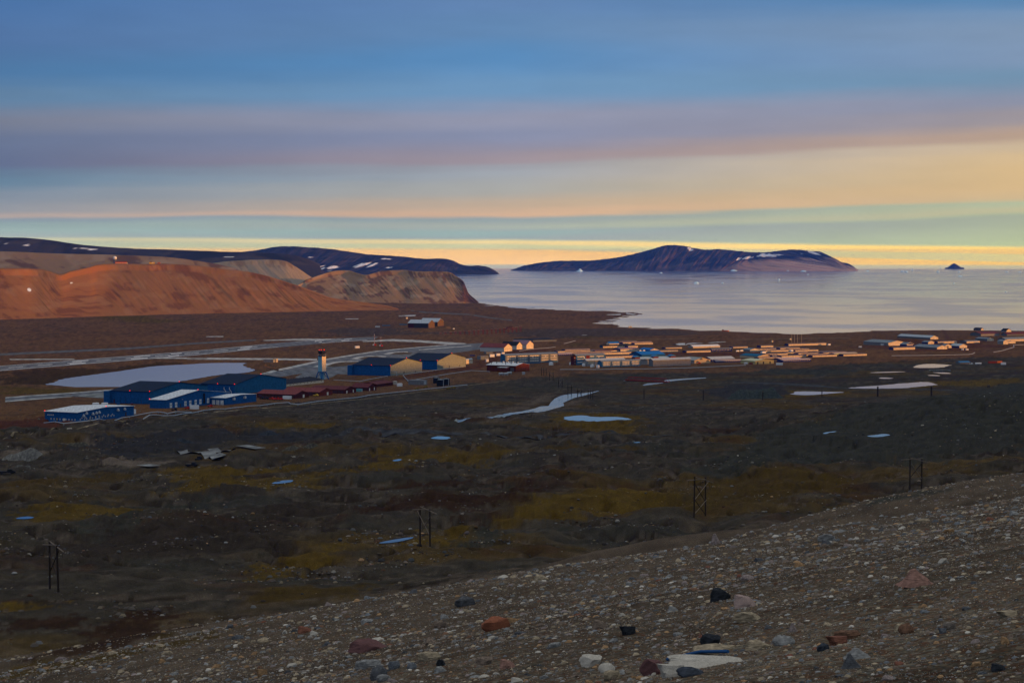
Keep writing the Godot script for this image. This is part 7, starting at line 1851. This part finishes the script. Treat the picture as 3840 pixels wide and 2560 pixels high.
func ring(s: SurfaceTool, r0: float, r1: float, y0: float, y1: float, n: int):
	for i in n:
		var a0 := TAU * i / n
		var a1 := TAU * (i + 1) / n
		var p := [Vector3(cos(a0) * r0, y0, sin(a0) * r0), Vector3(cos(a1) * r0, y0, sin(a1) * r0), Vector3(cos(a1) * r1, y1, sin(a1) * r1), Vector3(cos(a0) * r1, y1, sin(a0) * r1)]
		quad(s, p[1], p[0], p[3], p[2])
		tri(s, Vector3(0, y1, 0), p[2], p[3]) if false else tri(s, Vector3(0, y1, 0), p[3], p[2])
		tri(s, Vector3(0, y0, 0), p[1], p[0]) if false else tri(s, Vector3(0, y0, 0), p[0], p[1])

func bar(parent: Node3D, called: String, key: String, a: Vector3, b: Vector3, r: float, n := 5):
	var s := st()
	tube(s, a, b, r, -1, n)
	return put(done(s), called, mat(key), parent)

func make_bridge():
	var p0 := W(123.5, 2073.6, 35.6)
	var p1 := W(167.1, 2040.3, 35.8)
	var ln := (p1 - p0).length()
	var t := thing("truss_bridge", (p0 + p1) * .5, atan2(-(p1.z - p0.z), p1.x - p0.x), "red steel truss bridge spanning the river", "bridge")
	part_box("deck", "bridge", t, Vector3(0, -.35, 0), Vector3(ln, .6, 4.6))
	var n := 12
	for sz in [-2.4, 2.4]:
		part_box("bottom_chord", "bridge", t, Vector3(0, 0, sz), Vector3(ln, .45, .4))
		part_box("top_chord", "bridge", t, Vector3(0, 3.4, sz), Vector3(ln - 2 * ln / n, .4, .4))
		for i in n:
			var x0 := -ln / 2 + ln * i / n
			var x1 := -ln / 2 + ln * (i + 1) / n
			if i % 2 == 0: bar(t, "diagonal", "bridge", Vector3(x0, 0, sz), Vector3(x1, 3.4, sz), .17)
			else: bar(t, "diagonal", "bridge", Vector3(x0, 3.4, sz), Vector3(x1, 0, sz), .17)
			if i > 0: bar(t, "upright", "bridge", Vector3(x0, 0, sz), Vector3(x0, 3.4, sz), .13)
	for sx in [-1, 1]: part_box("abutment", "concrete3", t, Vector3(sx * (ln / 2 - .5), -2.6, 0), Vector3(3, 4.0, 6))

func make_hilltop():
	var t := thing("radar_dome", W(-1293.0, 6252.0, 143.0), 0.0, "white radar dome on a dark tower on the brown hilltop", "radome")
	var s := SphereMesh.new()
	s.radius = 6.2
	s.height = 11.6
	s.radial_segments = 24
	s.rings = 12
	put(s, "dome", mat("whitetank"), t, Vector3(0, 19.0, 0))
	var b := st()
	ring(b, 4.6, 4.6, -3, 14.5, 10)
	put(done(b), "tower_base", mat("slatew"), t)
	t = thing("hilltop_station", W(-1268.0, 6225.0, 143.0), deg_to_rad(8), "long orange hilltop building with dark red roof beside the radar dome", "building")
	part_box("wall", "orange", t, Vector3(0, 2.6, 0), Vector3(36, 7.5, 12))
	part_box("roof", "redroof", t, Vector3(0, 7.0, 0), Vector3(37, 2.0, 13))
	for i in 7: part_box("window", "panel", t, Vector3(-15 + i * 5, 3.4, 6), Vector3(1.6, 1.6, .2))
	part_box("end_block", "cream", t, Vector3(19.5, 1.6, 1), Vector3(3.4, 4.5, 8))
	t = thing("hilltop_hut", W(-1144.0, 6100.0, 144.0), deg_to_rad(8), "yellow hut with dark top on the brown hilltop", "hut")
	part_box("wall", "yellowpaint", t, Vector3(0, 2.4, 0), Vector3(17, 5.6, 8))
	part_box("roof", "darkwood", t, Vector3(-3, 6.0, 0), Vector3(9, 1.6, 7))
	part_box("window", "panel", t, Vector3(2, 3.0, 4), Vector3(5, 1.4, .2))
	t = thing("hilltop_hut", W(-1122.0, 6100.0, 145.0), 0, "tiny orange hut at the scarp edge of the brown hilltop", "hut")
	part_box("wall", "orange", t, Vector3(0, 1.2, 0), Vector3(8, 3.0, 5))
	part_box("roof", "redroof", t, Vector3(0, 3.0, 0), Vector3(8.6, .7, 5.6))

# ------------------------------------------------------------------ pipes, tanks, boxes, vehicles, poles
func make_pipe(p: Array):
	var pts: Array = p[3]
	var rad: float = p[1]
	var up: float = p[2]
	var t := thing("pipeline", W(pts[0][0], pts[0][1], hg(pts[0][0], pts[0][1])), 0, p[0], "pipeline")
	var o := t.position
	var s := st()
	var prev := Vector3.ZERO
	var sup := st()
	for i in pts.size():
		var q := W(pts[i][0], pts[i][1], hg(pts[i][0], pts[i][1]) + up) - o
		if i > 0:
			var n := maxi(1, int((q - prev).length() / 12.0))
			var last := prev
			for k in n:
				var w := prev.lerp(q, (k + 1.0) / n)
				w.y = hg(w.x + o.x, -(w.z + o.z)) + up - o.y
				var dir := (w - last).normalized() * .08
				tube(s, last - dir, w + dir, rad, -1, 7)
				block(sup, w + Vector3(-.35, -up - .6, -.5), w + Vector3(.35, -rad * .8, .5))
				last = w
		prev = q
	put(done(s), "pipe", mat("pipe", .35, .35), t)
	var so := put(done(sup), "supports", mat("concrete3"), t)
	so.set_meta("kind", "stuff")

func make_tank(p: Array):
	var t := thing(p[0], W(p[3], p[4], hg(p[3], p[4])), 0, p[1], "tank", p[2])
	var r: float = p[5]
	var h: float = p[6]
	var s := st()
	ring(s, r, r, -1, h, 20)
	put(done(s), "shell", mat(p[7]), t)
	var l := st()
	ring(l, r + .12, r + .12, h, h + .25, 20)
	put(done(l), "rim", mat(p[7]), t)
	var c := st()
	ring(c, r * .9, r * .1, h + .25, h + .25 + r * .18, 20)
	put(done(c), "lid", mat("slate2" if p[7] == "blacktank" else p[7]), t)
	part_box("ladder", "steel", t, Vector3(r * .7, h / 2, r * .75), Vector3(.4, h, .15))

func make_htank(p: Array):
	var r: float = p[5]
	var L: float = p[4]
	var t := thing("fuel_tank", W(p[2], p[3], hg(p[2], p[3])), deg_to_rad(p[6]), p[0], "tank", p[1])
	var s := st()
	var rr := r * .82
	tube(s, Vector3(-L / 2 + rr * .5, r + .4, 0), Vector3(L / 2 - rr * .5, r + .4, 0), rr, -1, 14)
	tube(s, Vector3(-L / 2 + rr * .5, r + .4, 0), Vector3(-L / 2, r + .4, 0), rr, rr * .55, 14)
	tube(s, Vector3(L / 2 - rr * .5, r + .4, 0), Vector3(L / 2, r + .4, 0), rr, rr * .55, 14)
	put(done(s), "shell", mat(p[7]), t)
	for k in [-.3, .3]: part_box("cradle", "steel", t, Vector3(L * k, .3, 0), Vector3(.5, 1.6, rr * 1.5))
	part_box("manhole", "steel", t, Vector3(L * .15, r + .4 + rr, 0), Vector3(.7, .4, .7))

func make_box(p: Array):
	var w: float = p[6]
	var h: float = p[7]
	var dp: float = p[8]
	var key: String = p[10]
	var t := thing(p[0], W(p[4], p[5], hg(p[4], p[5])), deg_to_rad(p[9]), p[1], p[2], p[3])
	part_box("body", key, t, Vector3(0, h / 2 - .1, 0), Vector3(w, h + .2, dp))
	part_box("roof", key, t, Vector3(0, h + .08, 0), Vector3(w + .16, .16, dp + .16))
	var n := clampi(int(w / 1.6), 3, 10)
	for i in n: part_box("rib", key, t, Vector3(-w / 2 + w * (i + .5) / n, h * .5, dp / 2), Vector3(.16, h * .92, .14))
	part_box("door", "greytank", t, Vector3(w / 2, h * .46, 0), Vector3(.1, h * .8, dp * .5))
	for k in [-.35, .35]: part_box("skid", "blackpaint", t, Vector3(w * k, -.3, 0), Vector3(.4, .8, dp))

func make_vehicle(p: Array):
	var L: float = p[4]
	var t := thing("parked_truck" if "truck" in p[0] else "parked_vehicle", W(p[2], p[3], hg(p[2], p[3])), deg_to_rad(p[5]), p[0], "vehicle", p[1])
	var s := st()
	# cab with a raked windscreen
	var w := 1.1
	var pr := [Vector2(L * .5, .6), Vector2(L * .5, 1.35), Vector2(L * .36, 1.5), Vector2(L * .27, 2.25), Vector2(L * .02, 2.3), Vector2(L * .02, .6)]
	for i in pr.size():
		var a: Vector2 = pr[i]
		var b: Vector2 = pr[(i + 1) % pr.size()]
		quad(s, Vector3(a.x, a.y, -w), Vector3(a.x, a.y, w), Vector3(b.x, b.y, w), Vector3(b.x, b.y, -w)) if false else quad(s, Vector3(a.x, a.y, w), Vector3(a.x, a.y, -w), Vector3(b.x, b.y, -w), Vector3(b.x, b.y, w))
	for i in range(1, pr.size() - 1):
		tri(s, Vector3(pr[0].x, pr[0].y, w), Vector3(pr[i].x, pr[i].y, w), Vector3(pr[i + 1].x, pr[i + 1].y, w))
		tri(s, Vector3(pr[0].x, pr[0].y, -w), Vector3(pr[i + 1].x, pr[i + 1].y, -w), Vector3(pr[i].x, pr[i].y, -w))
	put(done(s), "cab", mat(p[6]), t)
	for z in [-1.0, 1.0]: part_box("side_window", "glass", t, Vector3(L * .15, 1.85, z * w), Vector3(L * .17, .5, .06))
	part_box("bed", p[6], t, Vector3(-L * .25, .95, 0), Vector3(L * .5, .7, 2.2))
	for sx in [-.32, .3]:
		for z in [-1.0, 1.0]:
			var wl := st()
			tube(wl, Vector3(L * sx, .45, z * .85), Vector3(L * sx, .45, z * 1.15), .48, -1, 12)
			put(done(wl), "wheel", mat("rubber"), t)

func make_pole(p: Array):
	var o := W(p[1], p[2], 0)
	o.y = hg(p[1], p[2])
	var t := thing("power_pole", o, 0, p[0], "power pole", "old timber power line")
	for r in p[3]:
		var a := Vector3(r[0], r[1], -r[2]) - o
		var b := Vector3(r[3], r[4], -r[5]) - o
		var kind := int(r[7])
		if kind == 0:
			a.y = hg(r[0], r[2]) - o.y - 1.2
			bar(t, "post", "timber", a, b, r[6], 8)
		elif kind == 1: bar(t, "crossarm", "timberpale", a, b, r[6], 6)
		elif kind == 2: bar(t, "brace", "timber" if rng.randf() < .5 else "timberpale", a, b, r[6], 6)
		else:
			bar(t, "insulator", "rubber", a, b, r[6], 6)

func make_approach():
	for a in APPROACH:
		var h: float = a[2]
		var t := thing("approach_light_post", W(a[0], a[1], base_h(a[0], a[1])), 0, "red approach light post in the row beyond the runway end", "light post", "row of red approach light posts")
		bar(t, "post", "brick", Vector3(0, -1, 0), Vector3(0, h, 0), .45)
		bar(t, "post", "brick", Vector3(1.8, -1, 0), Vector3(1.8, h, 0), .45)
		part_box("crossbar", "brick", t, Vector3(.9, h, 0), Vector3(5.5, .8, .8))
		for k in 3: part_box("lamp", "whitetank", t, Vector3(-1.4 + k * 2.3, h + .6, 0), Vector3(.5, .5, .5))

func make_small_things():
	# red and white masts by the runway
	for m in [[-231.3, 3221.0, 20.0], [-217.8, 3185.0, 16.0]]:
		var t := thing("runway_mast", W(m[0], m[1], base_h(m[0], m[1])), 0, "slim red and white mast standing on the grass by the runway", "mast", "red and white runway masts")
		for k in 6: bar(t, "mast_section", "redpaint" if k % 2 == 0 else "whitetank", Vector3(0, m[2] * k / 6.0 - .5, 0), Vector3(0, m[2] * (k + 1) / 6.0 - .5, 0), .17)
		part_box("cabinet", "redpaint", t, Vector3(1.5, 1.0, 0), Vector3(3, 2.5, 3))
		part_box("sign_panel", "whitetank", t, Vector3(-1.6, 1.4, .5), Vector3(2.4, 1.8, .3))
	# antenna masts behind the longest barrack
	for k in 4:
		var x: float = [488.3, 493.2, 498.2, 505.5][k]
		var t := thing("antenna_mast", W(x, 3345.0, base_h(x, 3345.0)), 0, "thin pale antenna mast rising behind the longest barrack", "mast", "thin antenna masts behind the longest barrack")
		bar(t, "mast", "tan", Vector3(0, -1, 0), Vector3(0, 14.0 if k == 3 else 15.0, 0), .22)
		part_box("head", "tan", t, Vector3(0, 14.6, 0), Vector3(.9, .4, .9))
	# gantry where the pipeline crosses in front of the hangar
	var p0 := W(-142.5, 2190.0, base_h(-142.5, 2190.0))
	var p1 := W(-131.5, 2183.0, base_h(-131.5, 2183.0))
	var t := thing("pipe_gantry", p0, 0, "grey pipe gantry over the track at the corner of a pale gabled hangar", "gantry")
	bar(t, "post", "greytank", Vector3(0, -1, 0), Vector3(0, 4.6, 0), .35)
	bar(t, "post", "greytank", p1 - p0 + Vector3(0, -1, 0), p1 - p0 + Vector3(0, 4.8, 0), .35)
	bar(t, "beam", "greytank", Vector3(-.3, 4.6, 0), p1 - p0 + Vector3(.3, 4.8, 0), .4)
	# vessel on the shore
	var x0 := 484.0
	var d0 := 4352.0
	var b := thing("beached_barge", W(x0, d0, -d0 * d0 / EARTH - .6), deg_to_rad(-6), "rusty orange barge lying at the shore", "barge")
	var s := st()
	var secs := [[-8.0, 1.0, 2.6], [-6.8, 2.4, 2.3], [0.0, 2.8, 2.1], [6.5, 2.4, 2.4], [8.6, .5, 3.1]]
	for i in secs.size() - 1:
		var q = secs[i]
		var r = secs[i + 1]
		for z in [-1.0, 1.0]:
			var v := [Vector3(q[0], -.5, q[1] * .6 * z), Vector3(r[0], -.5, r[1] * .6 * z), Vector3(r[0], r[2], r[1] * z), Vector3(q[0], q[2], q[1] * z)]
			if z > 0: quad(s, v[0], v[1], v[2], v[3])
			else: quad(s, v[1], v[0], v[3], v[2])
		quad(s, Vector3(q[0], q[2] - .3, q[1]), Vector3(r[0], r[2] - .3, r[1]), Vector3(r[0], r[2] - .3, -r[1]), Vector3(q[0], q[2] - .3, -q[1]))
	put(done(s), "hull", mat("hull"), b)
	part_box("deckhouse", "rust", b, Vector3(-5, 3.2, 0), Vector3(3.5, 2.2, 2.6))
	part_box("hatch", "darkred", b, Vector3(1, 2.3, 0), Vector3(6, .8, 2.6))
	# tower store, sheds on the near shore
	t = thing("shore_hut", W(281.0, 4560.0, base_h(281.0, 4560.0)), deg_to_rad(10), "small lit cream hut on the shore", "hut")
	part_box("wall", "cream", t, Vector3(0, 1.2, 0), Vector3(8, 3.4, 4))
	part_box("roof", "tan", t, Vector3(0, 3.1, 0), Vector3(8.6, .5, 4.6))
	part_box("door", "darkwood", t, Vector3(1.5, .9, 2), Vector3(1.2, 2.2, .12))
	# culvert under the road, a row of dark pipe mouths in a pale bank
	t = thing("culvert", W(512.0, 2291.0, base_h(512.0, 2291.0)), deg_to_rad(-8), "pale culvert bank with a row of dark round pipe mouths", "culvert")
	var bank := CSGBox3D.new()
	bank.name = "bank"
	bank.size = Vector3(25, 2.8, 7.0)
	bank.material = mat("concrete3")
	t.add_child(bank)
	bank.position = Vector3(0, .3, -1.5)
	for i in 9:
		var bore := CSGCylinder3D.new()
		bore.name = "bore_%d" % i
		bore.operation = CSGShape3D.OPERATION_SUBTRACTION
		bore.radius = .85
		bore.height = 6.0
		bore.sides = 14
		bore.material = mat("concrete3")
		bank.add_child(bore)
		bore.rotation.x = PI / 2
		bore.position = Vector3(-9.6 + i * 2.3, .2, 1.5)
	# dark blue pipe piece lying on the near gravel
	var ha := W(2.06, 25.26, hg(2.06, 25.26) + .03)
	var hb := W(2.72, 23.95, hg(2.72, 23.95) + .05)
	t = thing("pipe_piece", ha, 0, "bent dark blue length of pipe on the gravel by tan slabs", "pipe")
	var mid := (hb - ha) * .5 + Vector3(.05, .05, 0)
	s = st()
	tube(s, Vector3.ZERO, mid, .022, -1, 8)
	tube(s, mid, hb - ha, .022, -1, 8)
	put(done(s), "tube", mat("boxblue"), t)

func make_pile(p: Array):
	# a heap with a noisy crest and slumped sides
	var w: float = p[3]
	var h: float = p[4]
	var flat: float = p[6]
	var dp := minf(w * .6, 60.0)
	var o := W(p[1], p[2] + dp * .5, 0)
	o.y = hg(p[1], p[2])
	var n := 40
	var m := 14
	var s := st()
	s.set_smooth_group(0)
	var v := []
	for j in m + 1:
		var row := []
		for i in n + 1:
			var x := (float(i) / n - .5) * w
			var z := (float(j) / m - .5) * dp
			var ex := absf(x) / (w * .5) * (1.0 + .3 * noise.get_noise_2d(x * 2.0 + 40.0, z * 2.0))
			var ez := absf(z) / (dp * .5)
			var fall := ss(1.0, flat, ex) * ss(1.0, flat * .6, ez)
			var y := h * fall * (1.0 + .5 * noise.get_noise_2d(x * 1.6 + p[1], z * 1.6)) + noise.get_noise_2d(x * 6.0 + p[1], z * 6.0) * h * .10 * fall
			row.append(Vector3(x, y - .6 + (hg(o.x + x, -(o.z + z)) - o.y), z))
		v.append(row)
	for j in m:
		for i in n: quad(s, v[j + 1][i], v[j + 1][i + 1], v[j][i + 1], v[j][i])
	var key := "pile_" + (p[5] as String)
	if not mats.has(key):
		var g = GROUND[p[5]]
		var mt := StandardMaterial3D.new()
		mt.albedo_color = col([g[0] * 1.4, g[1] * 1.4, g[2] * 1.4])
		mt.roughness = 1.0
		mt.metallic_specular = .08
		weather(mt, .08, .5)
		mats[key] = mt
	tag(put(done(s), "gravel_pile", mats[key], null, o), p[0], "gravel pile")

func make_ice(p: Array):
	var w: float = p[3]
	var h: float = p[4]
	var o := st()
	o.set_smooth_group(-1)
	var n := 14
	var m := 5
	var r := RandomNumberGenerator.new()
	r.seed = int(p[1]) * 7 + int(p[2])
	var v := []
	for j in m + 1:
		var row := []
		for i in n:
			var a := TAU * i / n
			var t := float(j) / m
			var shrink := pow(1.0 - t, .45) * r.randf_range(.8, 1.1)
			if p[5] == 1: shrink = (1.0 - t * .75) * r.randf_range(.85, 1.1)
			var y := h * t * r.randf_range(.75, 1.05)
			if p[5] == 1: y = h * t * (.62 + .38 * cos(a)) + h * t * .05
			row.append(Vector3(cos(a) * w * .5 * shrink, y - .3, sin(a) * w * .35 * shrink))
		v.append(row)
	for j in m:
		for i in n:
			quad(o, v[j][(i + 1) % n], v[j][i], v[j + 1][i], v[j + 1][(i + 1) % n])
	for i in n: tri(o, v[m][(i + 1) % n], v[m][i], Vector3(0, h * .95, 0))
	if not mats.has("ice"):
		var im := StandardMaterial3D.new()
		im.albedo_color = Color(.72, .88, .95)
		im.roughness = .5
		mats["ice"] = im
	var d: float = p[2]
	var shared: bool = p[0].begins_with("small pale")
	tag(put(done(o), "iceberg" if not shared else "ice_floe", mats["ice"], null, W(p[1], d, -d * d / EARTH)), p[0], "iceberg" if not shared else "ice floe", "ice floes on the bay" if shared else "")

# ------------------------------------------------------------------ stones
func rock_mesh(seed_: int, sharp: float, flat: float) -> ArrayMesh:
	# a cut and worn lump: an icosphere pressed by random planes
	var sm := SphereMesh.new()
	sm.radius = .5
	sm.height = 1.0
	sm.radial_segments = 18
	sm.rings = 10
	var r := RandomNumberGenerator.new()
	r.seed = seed_
	var cuts := []
	for i in 9:
		var nrm := Vector3(r.randf_range(-1, 1), r.randf_range(-.3, 1), r.randf_range(-1, 1)).normalized()
		cuts.append([nrm, r.randf_range(.22, .42)])
	cuts.append([Vector3(r.randf_range(-.3, .3), 1, r.randf_range(-.3, .3)).normalized(), flat])
	var nz := FastNoiseLite.new()
	nz.seed = seed_
	nz.frequency = 2.2
	var arr := sm.get_mesh_arrays()
	var vs: PackedVector3Array = arr[Mesh.ARRAY_VERTEX]
	for i in vs.size():
		var v := vs[i]
		for c in cuts:
			var dd: float = v.dot(c[0]) - c[1]
			if dd > 0: v -= (c[0] as Vector3) * dd * sharp
		v *= 1.0 + nz.get_noise_3dv(v * 1.3) * .16
		vs[i] = v
	var s := SurfaceTool.new()
	s.begin(Mesh.PRIMITIVE_TRIANGLES)
	s.set_smooth_group(0 if sharp < .8 else -1)
	var ids: PackedInt32Array = arr[Mesh.ARRAY_INDEX]
	for k in ids: s.add_vertex(vs[k])
	s.generate_normals()
	return s.commit()

func rock_mat(key: String) -> StandardMaterial3D:
	var k := "rock_" + key
	if mats.has(k): return mats[k]
	var m := StandardMaterial3D.new()
	m.albedo_color = col([ROCKS[key][0] * 1.4, ROCKS[key][1] * 1.4, ROCKS[key][2] * 1.4])
	m.roughness = .95
	m.metallic_specular = .15
	m.albedo_texture = rock_texture(key in ["white", "redwhite", "pinkwhite", "maroon"])
	m.uv1_triplanar = true
	m.uv1_scale = Vector3(.9, 1.6, .9)
	mats[k] = m
	return m

func rock_texture(banded: bool) -> ImageTexture:
	var key := "rocktex%s" % banded
	if mats.has(key): return mats[key]
	var n := FastNoiseLite.new()
	n.seed = 31
	n.frequency = .02
	n.fractal_octaves = 6
	n.fractal_gain = .65
	var im: Image = n.get_seamless_image(256, 256)
	var out := Image.create(256, 256, false, Image.FORMAT_RGB8)
	for y in 256:
		for x in 256:
			var v: float = clampf(im.get_pixel(x, y).r * 1.4 - .2, 0, 1)
			if banded: v = clampf(.5 + .35 * sin(v * 22.0) + .3 * (v - .5), 0, 1)
			v = .55 + .45 * v
			out.set_pixel(x, y, Color(v, v, v))
	mats[key] = ImageTexture.create_from_image(out)
	return mats[key]

func make_stones():
	var shapes := []
	for i in 10: shapes.append(rock_mesh(500 + i, 1.0 if i < 7 else .7, [.18, .26, .34, .12, .3, .22, .16, .2, .3, .38][i]))
	# stones one can point at
	for i in STONES.size():
		var p = STONES[i]
		var w: float = p[3]
		var h: float = p[4]
		var x: float = p[1]
		var d: float = p[2]
		var shp: Mesh = shapes[i % 7]
		if "round" in p[0] or "dome" in p[0] or "smooth" in p[0] or "cobble" in p[0]: shp = shapes[7 + i % 3]
		if "pyramid" in p[0] or "pointed" in p[0] or "peaked" in p[0]: shp = pyramid_rock(900 + i)
		var box := shp.get_aabb()
		var dp := clampf(w * .8, h, 1.2)
		var sink := .5
		if "pyramid" in p[0]:
			sink = .1
			w *= 1.12
		var sc := Vector3(w / box.size.x, h * (1.0 + sink) / box.size.y, dp / box.size.z)
		var o := put(shp, "boulder" if w > .45 else "stone", rock_mat(p[5]), null, W(x, d + dp * .25, hg(x, d) - box.position.y * sc.y - h * sink), sc, rng.randf_range(-.35, .35))
		tag(o, p[0], "rock")
	# further single stones, by colour
	var kinds := [["tan", "tan stone lying on the gravel slope"], ["grey", "grey stone lying on the gravel slope"], ["white", "whitish stone lying on the gravel slope"], ["brown", "brown stone lying on the gravel slope"], ["pinkgrey", "pinkish grey stone lying on the gravel slope"], ["blue", "bluish stone lying on the gravel slope"], ["brick", "reddish stone lying on the gravel slope"], ["darkgrey", "dark grey stone lying on the gravel slope"], ["orange", "orange tan stone lying on the gravel slope"]]
	var made := 0
	while made < 235:
		var u := rng.randf_range(-.27, .27)
		var d := 14.0 * pow(9.0, pow(rng.randf(), 1.3))
		var x := u * d
		if 170.0 - hg(x, d) > .2245 * d + .6: continue
		var k = kinds[[0, 0, 1, 1, 1, 2, 2, 3, 3, 4, 4, 5, 6, 7, 8, 0, 1, 7][rng.randi() % 18]]
		var w := d * rng.randf_range(.0032, .0072) * (1.0 + .8 * pow(rng.randf(), 5.0))
		var shp: Mesh = shapes[rng.randi() % 10]
		var sc := Vector3(w, w * rng.randf_range(.35, .75), w * rng.randf_range(.6, 1.1))
		var o := put(shp, "stone", rock_mat(k[0]), null, W(x, d, hg(x, d) + sc.y * .12), sc, rng.randf() * TAU)
		o.rotation.z = rng.randf_range(-.3, .1)
		tag(o, k[1], "rock", k[0].replace("pinkgrey", "pinkish grey").replace("darkgrey", "dark grey") + " stones on the gravel slope")
		made += 1
	# the gravel itself and the rubble of the plain
	var tints := []
	for c in ["tan", "tan", "grey", "grey", "brown", "brown", "greybrown", "greybrown", "greybrown", "brown", "pinkgrey", "tan", "grey", "white", "blue", "rust", "darkgrey", "orange"]: tints.append(ROCKS[c])
	for v in 3:
		var mm := MultiMesh.new()
		mm.transform_format = MultiMesh.TRANSFORM_3D
		mm.use_colors = true
		mm.mesh = pebble_mesh(700 + v)
		var count := 85000
		mm.instance_count = count
		var i := 0
		while i < count:
			var u := rng.randf_range(-.36, .36)
			var d := 10.0 * pow(30.0, pow(rng.randf(), 1.3))
			var x := u * d
			var hp := 168.2 + .185 * x - .161 * d - 2.2e-5 * d * d
			if d > 100 and hp < valley(d) - 1.0: continue
			if rng.randf() > ss(430.0, 60.0, d - x * 1.3): continue
			var w := d * (.0006 + .0036 * pow(rng.randf(), 16.0))
			w = clampf(w, .010, .7)
			var bs := Basis(Vector3.UP, rng.randf() * TAU).scaled(Vector3(w, w * rng.randf_range(.35, .8), w * rng.randf_range(.6, 1.2)))
			mm.set_instance_transform(i, Transform3D(bs, W(x, d, hg(x, d) - w * .04)))
			var c = tints[rng.randi() % tints.size()]
			var k := rng.randf_range(.3, 1.35) if w < d * .0016 else rng.randf_range(.5, 1.2)
			mm.set_instance_color(i, Color(c[0] * k, c[1] * k, c[2] * k))
			i += 1
		scatter(mm, "gravel", "pebbles and small stones covering the near slope")
	var mm2 := MultiMesh.new()
	mm2.transform_format = MultiMesh.TRANSFORM_3D
	mm2.use_colors = true
	mm2.mesh = pebble_mesh(711)
	var total := 12000
	mm2.instance_count = total
	var j := 0
	while j < total:
		var u := rng.randf_range(-.34, .34)
		var d := 380.0 * pow(5.0, rng.randf())
		var x := u * d
		var hp := 168.2 + .185 * x - .161 * d
		if hp > valley(d) + 2.0: continue
		var clump := noise.get_noise_2d(x * .8 + 500.0, d * .8)
		if rng.randf() > pow(ss(-.05, .5, clump), 2.0) + .03: continue
		if d > 1700.0 and rng.randf() < .6: continue
		var w := rng.randf_range(.3, .75) + 1.6 * pow(rng.randf(), 9.0)
		var bs := Basis(Vector3.UP, rng.randf() * TAU).scaled(Vector3(w, w * rng.randf_range(.4, .8), w * rng.randf_range(.7, 1.1)))
		mm2.set_instance_transform(j, Transform3D(bs, W(x, d, hg(x, d) + w * .05)))
		var c = tints[rng.randi() % tints.size()]
		var k := rng.randf_range(.2, .55) if rng.randf() < .93 else 1.0
		mm2.set_instance_color(j, Color(c[0] * k, c[1] * k, c[2] * k))
		j += 1
	scatter(mm2, "rubble", "scattered boulders and rubble on the dark tundra")

func scatter(mm: MultiMesh, called: String, label: String):
	if not mats.has("scatter"):
		var m := StandardMaterial3D.new()
		m.vertex_color_use_as_albedo = true
		m.roughness = .95
		m.metallic_specular = .15
		mats["scatter"] = m
	var o := MultiMeshInstance3D.new()
	o.multimesh = mm
	o.material_override = mats["scatter"]
	o.name = numbered(called)
	add_child(o)
	tag(o, label, "", "", "stuff")

func pebble_mesh(seed_: int) -> ArrayMesh:
	var r := RandomNumberGenerator.new()
	r.seed = seed_
	var s := st()
	var n := 7
	var v := []
	for k in 3:
		var row := []
		for i in n:
			var a := TAU * (i + r.randf_range(-.25, .25)) / n
			var rad: float = [.38, .5, .28][k] * r.randf_range(.85, 1.12)
			row.append(Vector3(cos(a) * rad, [-.4, .0, .38][k] + r.randf_range(-.06, .06), sin(a) * rad))
		v.append(row)
	for k in 2:
		for i in n: quad(s, v[k][(i + 1) % n], v[k][i], v[k + 1][i], v[k + 1][(i + 1) % n])
	for i in n: tri(s, v[2][(i + 1) % n], v[2][i], Vector3(0, .42, 0))
	return done(s)

func pyramid_rock(seed_: int) -> ArrayMesh:
	var r := RandomNumberGenerator.new()
	r.seed = seed_
	var s := st()
	var n := 11
	var m := 5
	var v := []
	for j in m + 1:
		var t := float(j) / m
		var row := []
		for i in n:
			var a := TAU * i / n
			var rad := lerpf(.5, .07, pow(t, .85)) * r.randf_range(.86, 1.1)
			row.append(Vector3(cos(a) * rad - .1 * t, t + r.randf_range(-.03, .03), sin(a) * rad))
		v.append(row)
	for j in m:
		for i in n: quad(s, v[j][(i + 1) % n], v[j][i], v[j + 1][i], v[j + 1][(i + 1) % n])
	for i in n: tri(s, v[m][(i + 1) % n], v[m][i], Vector3(-.1, 1.04, 0))
	return done(s)
